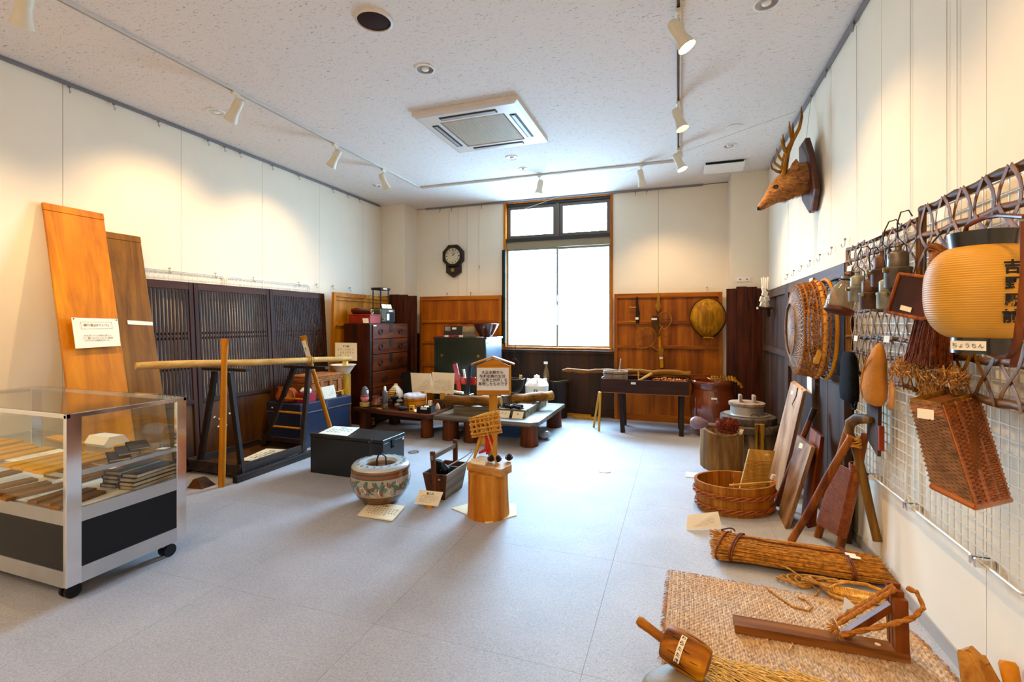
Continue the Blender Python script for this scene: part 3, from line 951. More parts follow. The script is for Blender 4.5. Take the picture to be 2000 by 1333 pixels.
M_BOOK = plain('worn_dark_cover', '2c2522', .6, noise=.3)
M_BOOK2 = plain('worn_brown_cover', '54402f', .7, noise=.3)
M_PAGES = plain('aged_pages', 'b09873', .8, noise=.15)
def bound_book(name, label, c, w_, l_, h_, rz, m=None, group=None):
    t = thing(name, label, 'book', c, (0, 0, rz), group)
    ob('pages', G().bx(-w_ / 2 + .004, w_ / 2 - .004, -l_ / 2 + .002, l_ / 2 - .004, .002, h_ - .002), M_PAGES, t, False, True)
    for z in (0, h_ - .002):
        ob('cover', G().bx(-w_ / 2, w_ / 2, -l_ / 2, l_ / 2, z, z + .002), m or M_BOOK, t, False, True)
    ob('spine', G().bx(-w_ / 2 - .001, -w_ / 2 + .002, -l_ / 2, l_ / 2, 0, h_), m or M_BOOK, t, False, True)
    return t
for k, (x, y, h) in enumerate([(-2.72, 1.66, .012), (-2.73, 1.69, .012), (-2.72, 1.72, .010)]):
    bound_book('thin_booklet', 'thin dark booklet in the fan at the right side of the upper shelf, ' + ['front one', 'middle one', 'back one'][k], (x - .02 * k, y + .03 * k, zt + .001 + .0125 * k), .09, .2, h, 1.1, M_BOOK)
card('case_label', 'small white label beside the booklets on the upper shelf', 'label', (-2.70, 1.87, .6125), (-2.655, 1.885, .6125), (-2.65, 1.845, .6125), (-2.695, 1.83, .6125), None, 0, M_PAPER, th=.001)
# lower deck
zl = .4385
for k, (x, y, rz) in enumerate([(-2.70, 1.80, .12), (-2.83, 1.80, .1)]):
    for j in range(4):
        bound_book('bound_book', 'dark bound volume in the %s stack at the right of the lower deck, %s' % (('outer', 'inner')[k], ('bottom', 'second', 'third', 'top')[j]),
                   (x + random.uniform(-.004, .004), y + random.uniform(-.01, .01) - .0, zl + .001 + j * .0205), .1, .24, .019, rz + random.uniform(-.03, .03), M_BOOK if (j + k) % 2 else M_BOOK2, 'old bound volumes stacked in the case')
for k, (x, y) in enumerate([(-2.69, 1.72), (-2.83, 1.73)]):
    g = G(); z0 = zl + .085
    g.prism([(x - .016, y - .03, z0), (x + .016, y - .03, z0), (x + .016, y - .03, z0 + .03), (x - .016, y - .03, z0 + .03)], (0, .05, -.018 + .018))
    single('plastic_stand', G().bx(x - .018, x + .018, y - .03, y + .02, z0 - .001, z0 + .002).bx(x - .018, x + .018, y - .03, y - .028, z0, z0 + .025), M_GLASS, 'small clear plastic label stand on the %s stack of volumes' % ('outer', 'inner')[k], 'label stand')
M_BLK = wood('carved_block', '7a4f2c', 'a97442', 'Y', 14, .6, .5)
for k, (x, y, L_, W_, rz) in enumerate([(-2.74, 1.50, .22, .06, .2), (-2.83, 1.51, .22, .06, .2), (-2.92, 1.50, .2, .06, .15), (-3.08, 1.50, .24, .07, -.1), (-3.2, 1.49, .24, .07, -.15), (-3.34, 1.50, .24, .07, -.1), (-3.1, 1.76, .2, .12, .1), (-3.3, 1.78, .22, .12, .0), (-3.6, 1.55, .26, .08, .1)]):
    g = G(); g.box((0, 0, .008), (W_, L_, .016), None, .002)
    for q in range(5): g.box((random.uniform(-.3, .3) * W_, random.uniform(-.4, .4) * L_, .017), (.012, .02, .003), (0, 0, random.random() * 3))
    o = ob('printing_block', g, M_BLK); o.location = (x, y, zl + .0005); o.rotation_euler = (0, 0, rz)
    tag(o, 'carved block on the lower deck of the case, ' + ['nearest the right front corner', 'second from right front corner', 'third from right front corner', 'left of the near post', 'second left of the near post', 'third left of the near post', 'wide one behind the near post', 'wide one at back middle', 'far left one'][k], 'wood block', 'carved blocks on the lower deck of the case')
g = G(); g.prism([(-3.00, 1.40 + .02, .439), (-2.92, 1.42, .439), (-2.92, 1.42, .462), (-3.0, 1.42, .462)], (0, .03, 0))
single('label_stand', g, M_GLASS, 'clear plastic label stand at the front of the lower deck', 'label stand')

# small brown block on the floor behind the case
single('wood_offcut', G().hexa([(-3.66, 2.72, 0), (-3.52, 2.74, 0), (-3.52, 2.86, 0), (-3.66, 2.85, 0), (-3.64, 2.76, .06), (-3.60, 2.77, .06), (-3.60, 2.84, .06), (-3.64, 2.84, .06)]), M_LATP, 'small brown wooden wedge on the floor right behind the display case', 'wood block')

# ------------------------------------------------------------------ trestle with a tray base, and the beam on it
t = thing('wooden_trestle', 'dark wooden trestle with two ladder ends on a tray base', 'trestle', (-3.74, 3.38, 0))
for x in (-3.40, -4.06):
    ob('runner', G().bx(x - .025, x + .025, 2.93, 3.86, 0, .055, .003), M_DKY, t)
    ob('tray_side', G().bx(x - .05 if x > -3.6 else x + .02, x - .025 if x > -3.6 else x + .045, 3.0, 3.76, .056, .125, .002), M_DKY, t)
for y in (3.0, 3.74):
    ob('tray_end', G().bx(-4.04, -3.45, y, y + .022, .03 if y < 3.2 else .056, .12, .002), M_DKX if False else M_DKY, t)
for k in range(3):
    ob('floor_board', G().bx(-4.03 + k * .19, -4.03 + (k + 1) * .19 - .003, 3.022, 3.74, .056, .068), M_LATP, t)
def ladder(y, fl, fr, tl, tr, rungs, m1, m2, yt=None):
    yt = yt or y
    ob('leg', G().bar((fl, y, .03), (tl, yt, .885), .045, .03, (1, 0, 0)), m1, t)
    ob('leg', G().bar((fr, y, .03), (tr, yt, .885), .045, .03, (1, 0, 0)), m2, t)
    for z in rungs:
        f = (z - .03) / .855
        a, b = fl + (tl - fl) * f, fr + (tr - fr) * f
        ob('rung', G().tube([(a, y + (yt - y) * f, z), (b, y + (yt - y) * f, z)], .009, 8), M_ORNAT, t, True)
ladder(3.03, -3.93, -3.43, -3.74, -3.575, (), M_DK, M_DK)
ladder(3.71, -3.94, -3.45, -3.53, -3.36, (.28, .43, .565), M_DK, M_DKY)
ob('foot_rail', G().bx(-3.93, -3.46, 3.70, 3.72, .13, .175), M_DK, t)
ob('cross_bar', G().bar((-3.86, 3.03, .91), (-3.36, 3.03, .91), .022, .06, (0, 0, 1)), M_DK, t)
ob('cross_bar', G().bar((-3.64, 3.71, .878), (-3.14, 3.71, .878), .022, .06, (0, 0, 1)), M_DK, t)
# beam
M_BEAM = wood('pale_peeled_log', 'c89660', 'f0cc98', 'Y', 12, .5, .2, stretch=.1)
a, b = Vector((-3.762, 2.41, .986)), Vector((-3.21, 4.145, .932))
g = G(); n = 14; pts = [a.lerp(b, k / n) + Vector((math.sin(k * .9) * .003, 0, math.sin(k * .7) * .003)) for k in range(n + 1)]
g.tube(pts, [(.026 if k == 0 else .031 - .0005 * k) for k in range(n + 1)], 16)
single('wooden_beam', g, M_BEAM, 'long pale peeled log laid across the two ends of the trestle', 'log beam', smooth=True, ang=50)
# two forked carrying poles
def fork_pole(label, p, q, r, m, wd=.05, side=(1, 0, 0)):
    p, q = Vector(p), Vector(q)
    d = (q - p).normalized(); u = (Vector(side) - d * d.dot(Vector(side))).normalized(); v = d.cross(u)
    L_ = (q - p).length
    t = thing('forked_pole', label, 'wooden pole', tuple(p))
    g = G()
    prof = [(0, r * .9, r * .8), (.02, r, r * .9), (L_ * .5, r, r * .9), (L_ * .84, r * .82, r * .8), (L_ * .9, r * .95, r * .7), (L_ * .95, wd * .55, r * .6), (L_, wd * .72, r * .5)]
    rs = []
    for i, (z, a, b_) in enumerate(prof):
        c = p + d * z
        rs.append([c + u * math.cos(2 * PI * k / 14) * a + v * math.sin(2 * PI * k / 14) * b_ for k in range(14)])
    # scoop the crown into a shallow fork
    rs.append([p + d * (L_ - .012 * (1 - abs(math.cos(2 * PI * k / 14)))) + u * math.cos(2 * PI * k / 14) * wd * .45 + v * math.sin(2 * PI * k / 14) * r * .3 for k in range(14)])
    g.rings(rs)
    ob('shaft', g, m, t, True)
    return t
fork_pole('straight honey-coloured pole with flared top standing before the trestle', (-3.428, 2.835, 0), (-3.40, 2.84, 1.178), .026, M_ORNAT, .05, (.95, .33, 0))
t2 = fork_pole('leaning honey-coloured forked pole propped against the far cross bar', (-3.41, 4.155, 0), (-3.515, 3.80, 1.175), .022, M_ORNAT, .05, (.95, .33, 0))
p, q = Vector((-3.41, 4.155, 0)), Vector((-3.515, 3.80, 1.175)); d = (q - p).normalized(); u = Vector((.9, .44, 0)); u = (u - d * u.dot(d)).normalized(); nrm = u.cross(d)
c0 = p + d * .96 * (q - p).length * .93 + nrm * .024
g = G(); g.rings([[c0 - u * .018 - d * .09, c0 + u * .018 - d * .09, c0 + u * .018 + d * .09, c0 - u * .018 + d * .09], [c0 - u * .018 - d * .09 + nrm * .001, c0 + u * .018 - d * .09 + nrm * .001, c0 + u * .018 + d * .09 + nrm * .001, c0 - u * .018 + d * .09 + nrm * .001]])
ob('paper_tag', g, M_PAPER, t2)
write('大\nハ', t2, c0, u, d, .02, bold=.03, lift=.003)
# cord wound round the beam at the far cross bar
g = G()
for k in range(3):
    cc = a.lerp(b, .735 + .012 * k); g.tube([cc + Vector((math.cos(s) * .034, 0, math.sin(s) * .034)) for s in [2 * PI * j / 14 for j in range(14)]], .004, 6, closed=True)
g.tube([a.lerp(b, .75) + Vector((.03, 0, -.01)), a.lerp(b, .75) + Vector((.04, -.01, -.06)), a.lerp(b, .75) + Vector((.03, 0, -.10))], .004, 6)
single('straw_rope', g, plain('straw_cord', 'c59a55', .8, noise=.3, scale=60), 'straw cord knotted round the log beam at the far cross bar', 'cord', smooth=True)
card('written_card', 'cream written card lying in the tray of the trestle', 'card', (-3.73, 3.56, .10), (-3.52, 3.60, .10), (-3.47, 3.30, .075), (-3.71, 3.24, .075), '千石', 3, M_WARMP, tw=.3)

# ------------------------------------------------------------------ navy trunk and what lies on it
M_NAVY = plain('navy_lacquer', '1d2740', .35, noise=.15, coat=.3)
M_BRASS = plain('dull_brass', '8d7440', .4, .8, noise=.2)
TR = thing('storage_trunk', 'big navy lacquered trunk with a lid behind the trestle', 'trunk', (-3.652, 3.916, 0), (0, 0, R(-4.3)))
ob('body', G().bx(-.47, 0, 0, .72, 0, .365, .004), M_NAVY, TR, False, True)
ob('lid', G().bx(-.48, .01, -.01, .73, .375, .467, .006), M_NAVY, TR, False, True)
ob('edge_strip', G().bx(-.482, .012, -.012, .732, .366, .376), M_STEEL, TR, False, True)
ob('corner_strap', G().bx(-.03, .013, .33, .36, .3, .469), plain('brown_strap', '4c4450', .5), TR, False, True)
ob('latch', G().bx(.0, .014, .335, .355, .33, .38).ball((.016, .345, .345), .009, 1), M_DARKMET, TR, False, True)
ob('label', G().bx(-.40, -.38, -.013, -.010, .405, .42), M_PAPER, TR, False, True)
ZTR = .4675
def loft_bag(name, label, cat, pts, radii, m, group=None, n=14):
    g = G(); g.tube(pts, radii, n, side=(0, 0, 1))
    return single(name, g, m, label, cat, group, True, ang=60)
M_LEATH = plain('orange_leather', '9a4a12', .4, noise=.35, scale=6, bump=.2)
t = thing('leather_bag', 'crumpled orange-brown leather bag at the left end of the trunk', 'bag', (-3.94, 4.03, ZTR))
g = G(); n = 16
rs = []
for i, (z, a, b_, wv) in enumerate([(0, .10, .065, 0), (.02, .13, .085, .01), (.06, .135, .09, .012), (.10, .125, .07, .015), (.13, .11, .045, .012), (.145, .10, .02, .008)]):
    rs.append([Vector(((a + wv * math.sin(5 * s)) * math.cos(s), (b_ + wv * math.cos(4 * s)) * math.sin(s), z + .008 * math.sin(3 * s + i))) for s in [2 * PI * k / n for k in range(n)]])
g.rings(rs); ob('body', g, M_LEATH, t, True, True, ang=70)
ob('strap', G().tube([(-.13, 0, .10), (-.06, -.06, .15), (.04, -.07, .155), (.12, -.04, .12), (.15, -.05, .06)], .009, 8), M_LEATH, t, True, True)
t = thing('red_tin', 'small red box topped with crumpled white cloth on the trunk', 'box', (-3.735, 4.07, ZTR), (0, 0, R(-4)))
ob('body', G().bx(-.07, .05, -.05, .1, 0, .09, .003), plain('crimson', '9d2334', .4), t, False, True)
g = G(); g.ball((-.01, .02, .115), .055, 3, (1, 1.1, .6), .006)
ob('cloth', g, plain('white_cloth', 'ece6df', .9, noise=.1, scale=30, bump=.3), t, True, True, ang=70)
card('written_card', 'small white card standing on the navy trunk', 'card', (-3.685, 4.25, .60), (-3.635, 4.40, .613), (-3.625, 4.43, .47), (-3.655, 4.27, .47), None, 4, M_PAPER)
# wicker basket with straps
M_WICK = plain('brown_wicker', 'a0602c', .7, noise=.35, scale=40, bump=.6)
t = thing('wicker_trunk', 'brown woven wicker trunk basket tied with straps on the navy trunk', 'basket', (-3.88, 4.40, ZTR), (0, 0, R(-4)))
def woven_box(g, x0, x1, y0, y1, z0, z1, rows, r=.006):
    for k in range(rows):
        z = z0 + (k + .5) * (z1 - z0) / rows
        o = .0015 * (k % 2)
        h = (z1 - z0) / rows * .5
        q = [(x0 - o, y0 - o), (x1 + o, y0 - o), (x1 + o, y1 + o), (x0 - o, y1 + o)]
        g.tube([(x, y, z) for x, y in q], h, 6, closed=True)
    return g
ob('body', woven_box(G(), -.15, .15, -.21, .23, .0, .17, 11), M_WICK, t, True, True, kind='stuff')
ob('core', G().bx(-.148, .148, -.208, .228, 0, .17), M_WICK, t, False, True)
ob('lid', woven_box(G().bx(-.158, .158, -.218, .238, .171, .26, .01), -.160, .160, -.220, .240, .185, .255, 4), M_WICK, t, True, True)
for y in (-.08, .06, .19):
    ob('strap', G().bx(.158, .168, y - .03, y + .02, .03, .2, .003), M_WICK, t, False, True)
ob('wooden_peg', G().tube([(.175, .08, .045), (.175, .25, .055)], .006, 8), M_NAT, t, True, True)
ob('tag', G().box((.178, .22, .03), (.004, .03, .055), (.4, 0, 0)), M_NAT, t, False, True)

# stump with the enamel basin
M_LOGY = wood('yellow_log', '8f5c1c', 'd09a44', 'Z', 8, .5, .3, stretch=.3)
M_BARK = wood('rough_bark', '4a3728', '96806a', 'Z', 14, .8, .8, stretch=.25)
def stump(name, label, x, y, r, h, m, wob=.03, top=None, rb=1.08):
    t = thing(name, label, 'tree stump', (x, y, 0))
    ob('trunk_section', G().lathe([(r * rb, 0), (r * 1.02, h * .3), (r, h * .7), (r, h - .006), (r * .96, h)], n=36, wob=wob), m, t, True, True)
    return t
stump('log_stand', 'pale yellow log section standing upright under the enamel basin', -3.845, 4.80, .10, .688, M_LOGY, .02)
t = thing('enamel_basin', 'cream enamel wash basin resting on the yellow log', 'basin', (-3.83, 4.80, .69))
ob('bowl', G().lathe([(.07, 0), (.075, .004), (.11, .06), (.142, .105), (.152, .108), (.150, .112), (.138, .108), (.105, .064), (.07, .01), (.001, .008)], n=32), plain('cream_enamel', 'e6dcc8', .3, noise=.04, coat=.5), t, True, True)
single('soap_block', G().bx(-3.83, -3.77, 4.78, 4.82, .70, .875, .004), plain('yellow_wood_block', 'e6bb55', .6), 'yellow wooden block standing in the enamel basin', 'wood block')
card('written_card', 'large cream card standing between the basin and the chest of drawers', 'card', (-4.04, 4.91, 1.06), (-3.80, 5.02, 1.055), (-3.805, 5.03, .83), (-4.05, 4.92, .84), 'すり鉢', 3, M_WARMP, tw=.3)

# ------------------------------------------------------------------ chest of drawers (tansu)
M_IRON = plain('black_iron_fitting', '26211f', .5, .6, noise=.3)
t = thing('chest_of_drawers', 'old red-brown chest of drawers with black iron fittings', 'chest of drawers', (-3.90, 5.59, 0))
ob('carcass', G().bx(-4.10, -3.70, 5.144, 6.045, 0, 1.30, .004), M_TANSUZ, t)
for y in (5.15,):
    for x in (-3.955, -3.915):
        ob('side_strap', G().bx(x, x + .014, 5.138, 5.146, 1.0, 1.29), M_IRON, t)
rows = [(1.285, 1.10), (1.09, .90), (.89, .68), (.67, .47), (.46, .25), (.24, .05)]
for k, (za, zb) in enumerate(rows):
    cols = ((5.19, 6.00),)
    if k in (3,): cols = ((5.19, 5.70), (5.71, 6.00))
    if k in (4,): cols = ((5.19, 5.50), (5.51, 6.00))
    for ya, yb in cols:
        d_ = ob('drawer', G().bx(-3.702, -3.682, ya, yb, zb, za, .004), M_TANSU, t)
        ym = (ya + yb) / 2; zm = (za + zb) / 2
        ys_ = (ya + (yb - ya) * .2, ya + (yb - ya) * .78) if yb - ya > .6 else (ym,)
        for yy in ys_:
            g = G(); g.tube([(-3.676, yy + .04 * math.cos(s), zm - .002 + .034 * math.sin(s)) for s in [2 * PI * j / 16 for j in range(16)]], .006, 6, closed=True)
            g.ball((-3.679, yy - .032, zm - .003), .009, 1); g.ball((-3.679, yy + .032, zm - .003), .009, 1)
            ob('pull', g, M_IRON, d_, True)
        if yb - ya > .6:
            ob('lock_plate', G().bx(-3.683, -3.678, ym - .035, ym + .035, zm - .01, za + .004), M_IRON, d_)
for y in (5.146, 6.012):
    ob('corner_iron', G().bx(-3.702, -3.694, y, y + .03, .05, 1.29), M_IRON, t)
ob('label', G().bx(-3.70, -3.681, 5.2, 5.26, 1.262, 1.278), M_PAPER, t)
# things on top
ZT2 = 1.3005
t = thing('red_box', 'flat red-lacquered wooden box on the chest of drawers', 'box', (-3.9, 5.32, ZT2))
ob('body', G().bx(-.17, .16, -.11, .12, 0, .115, .003), plain('red_lacquer', '8e2414', .3, noise=.15, coat=.3), t, False, True)
ob('lid', G().bx(-.174, .164, -.114, .124, .10, .118, .003), MATS['red_lacquer'], t, False, True)
t = thing('leather_roll', 'rolled dark red-brown leather lying on the red box', 'leather roll', (-3.91, 5.33, ZT2 + .1195))
ob('roll', G().tube([(-.17, -.02, .035), (-.1, -.02, .038), (.0, -.02, .036), (.12, -.02, .034)], [(.03, .05), (.036, .056), (.036, .05), (.03, .032)], 16), plain('oxblood_leather', '4c180f', .3, noise=.3, coat=.4), t, True, True)
ob('end_ring', G().tube([(.125, -.02 + .028 * math.cos(s), .034 + .028 * math.sin(s)) for s in [2 * PI * j / 16 for j in range(16)]], .006, 6, closed=True), M_BRASS, t, True, True)
card('written_card', 'small white card at the front edge of the chest of drawers top', 'card', (-3.83, 5.17, 1.365), (-3.745, 5.17, 1.365), (-3.72, 5.15, 1.305), (-3.80, 5.15, 1.305), None, 2, M_PAPER)
t = thing('projector', 'grey-green metal projector box with a dark round-cornered window', 'projector', (-3.85, 5.64, ZT2))
ob('housing', G().bx(-.14, .10, -.17, .17, .006, .20, .02), plain('olive_metal', '4b4a38', .4, .3), t, True, True)
ob('window_recess', G().bx(.098, .104, -.06, .13, .03, .15, .002), M_BLACKM, t, False, True)
ob('white_plate', G().bx(.102, .107, -.05, .01, .04, .13, .003), M_WHITE, t, False, True)
ob('name_strip', G().bx(.100, .106, .0, .09, .16, .18), M_PAPER, t, False, True)
ob('knob', G().ball((.11, -.13, .06), .011, 2), M_BRASS, t, True, True)
ob('foot', G().bx(-.12, .08, -.15, .15, 0, .006), M_BLACKM, t, False, True)
t = thing('winding_frame', 'dark wooden four-post winding frame standing on the projector box', 'wooden frame', (-3.86, 5.62, ZT2 + .2005))
for x in (-.07, .05):
    for y in (-.08, .10):
        ob('post', G().tube([(x, y, .004), (x, y, .10), (x, y, .12), (x, y, .255)], [.008, .007, .010, .007], 8), M_DK, t, True, True)
ob('top_plate', G().bx(-.09, .07, -.10, .12, .255, .285, .003), M_DK, t, False, True)
ob('base_plate', G().bx(-.085, .065, -.1, .12, 0, .008), M_DK, t, False, True)
ob('label', G().bx(.07, .073, -.05, .04, .262, .278), M_PAPER, t, False, True)
for a, b_, w_ in ((-.11, -.005, 'left'), (.005, .115, 'right')):
    card('paper_note', 'small cream note propped before the winding frame, %s one' % w_, 'note', (-3.775, 5.62 + a, ZT2 + .26), (-3.775, 5.62 + b_, ZT2 + .26), (-3.76, 5.62 + b_, ZT2 + .203), (-3.76, 5.62 + a, ZT2 + .203), None, 2, M_WARMP, th=.002)

# ------------------------------------------------------------------ low table with small household things
M_TBL = wood('dark_slab', '3a1d12', '6b3a24', 'X', 10, .35, .1, coat=.25)
M_LEGW = wood('red_log', '46200f', '7c4224', 'Z', 12, .5, .4)
t = thing('low_table', 'low dark slab table on log legs covered with household things', 'low table', (-3.16, 5.1, 0))
ob('tabletop', G().prism([(-3.73, 4.85, .235), (-2.66, 4.70, .235), (-2.585, 4.76, .235), (-2.60, 5.47, .235), (-3.66, 5.50, .235), (-3.66, 5.13, .235), (-3.73, 5.13, .235)], (0, 0, .045)), M_TBL, t)
for x, y in ((-3.62, 4.95), (-2.72, 4.86), (-3.50, 5.4), (-2.70, 5.38)):
    ob('leg', G().lathe([(.075, 0), (.07, .1), (.07, .2345)], (x, y, 0), 16, wob=.03), M_LEGW, t, True)
ob('apron', G().bx(-3.58, -2.78, 5.0, 5.02, .14, .2345), M_DK, t)
ZL = .2805
t = thing('penguin_jug', 'bird-shaped jug with grey head and red band on a yellow pot', 'figurine', (-3.635, 4.955, ZL + .055))
ob('body', G().lathe([(.03, 0), (.048, .02), (.052, .05), (.048, .07)], n=20), plain('pink_glaze', 'd98f8f', .3), t, True, True)
ob('red_band', G().lathe([(.049, .066), (.052, .075), (.048, .084), (.001, .085)], n=20), plain('red_band', 'c22a22', .4), t, True, True)
ob('head', G().lathe([(.046, .085), (.043, .12), (.036, .155), (.026, .18), (.012, .192), (.001, .194)], n=20), plain('bluegrey_glaze', '5a6470', .3), t, True, True)
ob('white_face', G().ball((.026, .004, .12), .03, 2, (.75, .9, 1.6)), M_WHITE, t, True, True)
ob('beak', G().lathe([(.009, 0), (.001, .022)], (.043, -.016, .158), 8, Matrix.Rotation(R(95), 4, 'Y')), M_BLACKM, t, True, True)
single('yellow_pot', G().lathe([(.045, 0), (.058, .004), (.062, .05), (.058, .052), (.05, .012), (.001, .011)], (-3.635, 4.955, ZL), 10), plain('yellow_glaze', 'd9bd6a', .4), 'small yellow faceted pot under the bird jug at the table end', 'pot', smooth=True, ang=20)
t = thing('earthen_jug', 'round brown clay jug near the left end of the low table', 'jug', (-3.52, 5.03, ZL))
ob('body', G().lathe([(.05, 0), (.066, .02), (.062, .055), (.045, .08), (.047, .115), (.052, .12), (.044, .12), (.04, .085), (.001, .08)], n=22), plain('brown_clay', '7a3f24', .35, noise=.3, coat=.3), t, True, True)
ob('spout', G().tube([(.05, 0, .05), (.085, -.01, .07), (.10, -.01, .085)], [.013, .010, .008], 8), MATS['brown_clay'], t, True, True)
t = thing('metal_flask', 'tall grey metal flask with a white cap near the table front', 'flask', (-3.31, 4.90, ZL))
ob('base', G().lathe([(.036, 0), (.038, .01), (.034, .05), (.028, .062)], n=18), plain('dull_bronze', '6e5c40', .4, .5), t, True, True)
ob('body', G().lathe([(.028, .062), (.034, .075), (.035, .195), (.030, .21), (.018, .218), (.001, .22)], n=18), plain('dull_pewter', '6a6468', .35, .5), t, True, True)
ob('cap', G().lathe([(.015, .218), (.013, .262), (.008, .268), (.001, .268)], n=14), M_WHITE, t, True, True)
M_URU = plain('black_lacquer', '1a1214', .2, noise=.1, coat=.6)
M_RLQ = plain('red_inner_lacquer', '7a1f16', .25, noise=.1, coat=.5)
def bowl(label, x, y, z, r, h, m=M_URU, cat='bowl', name='lacquer_bowl', group=None):
    return single(name, G().lathe([(r * .45, 0), (r * .48, h * .15), (r * .8, h * .4), (r, h), (r * .94, h), (r * .7, h * .45), (.001, h * .25)], (x, y, z), 22), m, label, cat, group, True)
bowl('dark red lacquer bowl behind the metal flask', -3.55, 5.17, ZL, .06, .08, M_RLQ)
t = thing('lacquer_tray', 'dark lacquer footed tray tilted over black bowls on the low table', 'tray', (-3.28, 5.17, ZL + .05))
ob('tray_board', G().lathe([(.12, 0), (.15, .006), (.155, .02), (.148, .02), (.14, .01), (.001, .008)], n=28), M_URU, t, True, True)
for a_ in (0, 1, 2):
    ob('foot', G().lathe([(.012, -.05), (.014, 0)], (.09 * math.cos(a_ * 2.1), .09 * math.sin(a_ * 2.1), 0), 8), M_URU, t, True, True)
bowl('black lacquer bowl on the left half of the lacquer tray', -3.34, 5.15, ZL + .0595, .055, .045)
bowl('black lacquer bowl upside on the right half of the lacquer tray', -3.22, 5.2, ZL + .0595, .055, .04)
t = thing('tea_caddy', 'small round grey-lidded brown pot on the low table front', 'pot', (-3.20, 5.0, ZL))
ob('body', G().lathe([(.03, 0), (.04, .015), (.038, .035)], n=18), MATS['brown_clay'], t, True, True)
ob('lid', G().lathe([(.039, .035), (.03, .05), (.008, .056), (.007, .064), (.001, .066)], n=18), plain('grey_glaze', '8f8b80', .4), t, True, True)
t = thing('round_tin', 'round black lidded tin at the front edge of low table', 'tin', (-3.06, 4.895, ZL))
ob('body', G().lathe([(.05, 0), (.055, .01), (.055, .03)], n=24), M_URU, t, True, True)
ob('lid', G().lathe([(.057, .026), (.057, .036), (.05, .045), (.01, .048), (.008, .056), (.001, .057)], n=24), plain('slate_lid', '3c4048', .35), t, True, True)
t = thing('match_box', 'small upright yellow match box at the table front', 'match box', (-2.915, 4.85, ZL), (0, 0, R(8)))
ob('box', G().bx(-.028, .028, -.012, .012, 0, .07), plain('match_yellow', 'd9a032', .6), t, False, True)
ob('picture', G().bx(-.014, .014, -.0135, -.012, .022, .04), INK, t, False, True)
single('paper_sheet', G().prism([(-2.98, 4.99, ZL), (-2.86, 4.83, ZL), (-2.72, 5.0, ZL), (-2.86, 5.22, ZL)], (0, 0, .002)), M_PAPER, 'sheet of white paper lying on the low table under the box', 'paper sheet')
t = thing('tobacco_box', 'black open wooden box with a white front label', 'box', (-2.735, 4.86, ZL), (0, 0, R(3)))
ob('front', G().bx(-.09, .09, -.055, -.045, .003, .065), M_BLACKM, t, False, True)
ob('back', G().bx(-.09, .09, .055, .065, .003, .065), M_BLACKM, t, False, True)
for s in (-1, 1): ob('side', G().bx(s * .085 - .005, s * .085 + .005, -.045, .055, .003, .065), M_BLACKM, t, False, True)
ob('bottom', G().bx(-.08, .08, -.045, .055, .003, .01), M_BLACKM, t, False, True)
ob('label', G().bx(-.04, .04, -.0565, -.055, .04, .062), M_PAPER, t, False, True)
g = G()
for k in range(7): g.ball((random.uniform(-.06, .05), random.uniform(-.03, .04), .055), .018, 1, (1, 1, .8), .003)
ob('cotton', g, plain('white_fluff', 'ece8e6', .95, bump=.4), t, True, True, kind='stuff')
ob('skewer', G().tube([(.03, .02, .03), (.03, .03, .14)], .0025, 6), M_NAT, t, True, True)
single('shell_cone', G().lathe([(.028, 0), (.03, .02), (.018, .055), (.004, .075)], (-2.70, 5.08, ZL), 14), plain('pink_shell', 'd9b9a0', .5), 'pale pink cone-shaped object right of the open box', 'shell', smooth=True)
t = thing('rice_tub', 'round wooden rice tub with brown hoops and a cloth on top', 'wooden tub', (-3.02, 5.10, ZL))
ob('staves', G().lathe([(.125, 0), (.128, .004), (.133, .13), (.125, .131)], n=28), M_ORNAT, t, True, True)
for z in (.035, .095): ob('hoop', G().tube([(.131 * math.cos(s), .131 * math.sin(s), z) for s in [2 * PI * j / 28 for j in range(28)]], .004, 6, closed=True), M_LATP, t, True, True)
g = G()
rs = []
for i, (a_, z) in enumerate([(.134, .125), (.136, .145), (.125, .160), (.08, .168), (.001, .172)]):
    rs.append([Vector(((a_) * math.cos(s), a_ * math.sin(s), z + .008 * math.sin(3 * s + i) * (i > 1) + .005 * math.sin(9 * s))) for s in [2 * PI * k / 40 for k in range(40)]])
g.rings(rs); ob('cloth', g, plain('lavender_cloth', 'c9c6d4', .85, noise=.12, scale=20), t, True, True, ang=80)
t = thing('sake_bottle', 'white bottle bound in yellow straw rope with black writing', 'bottle', (-3.47, 5.38, ZL))
ob('bottle_body', G().lathe([(.06, 0), (.09, .02), (.10, .08), (.09, .14), (.05, .19), (.025, .215), (.024, .235), (.001, .236)], n=24), plain('cream_glaze', 'e9e0cc', .3, coat=.4), t, True, True)
g = G()
for k in range(9):
    z = .01 + k * .022
    r_ = [.078, .094, .103, .107, .104, .101, .092, .074, .052][k]
    g.tube([(r_ * math.cos(s), r_ * math.sin(s), z + .01 * math.sin(s + .8)) for s in [R(130) + R(175) * j / 12 for j in range(13)]], .009, 6)
ob('straw_rope', g, plain('straw_yellow', 'd29a34', .8, noise=.3, scale=50, bump=.4), t, True, True)
write('大', t, (-3.47 + .055, 5.38 - .088, ZL + .12), (.85, .53, 0), (0, 0, 1), .06, bold=.02, lift=.014)
single('black_signboard', G().hexa([(-3.46, 5.50, .29), (-3.25, 5.46, .29), (-3.25, 5.475, .29), (-3.46, 5.515, .29), (-3.47, 5.53, .65), (-3.26, 5.50, .69), (-3.26, 5.512, .69), (-3.47, 5.54, .65)]), M_BLACKM, 'black board leaning behind the straw-bound bottle', 'board')
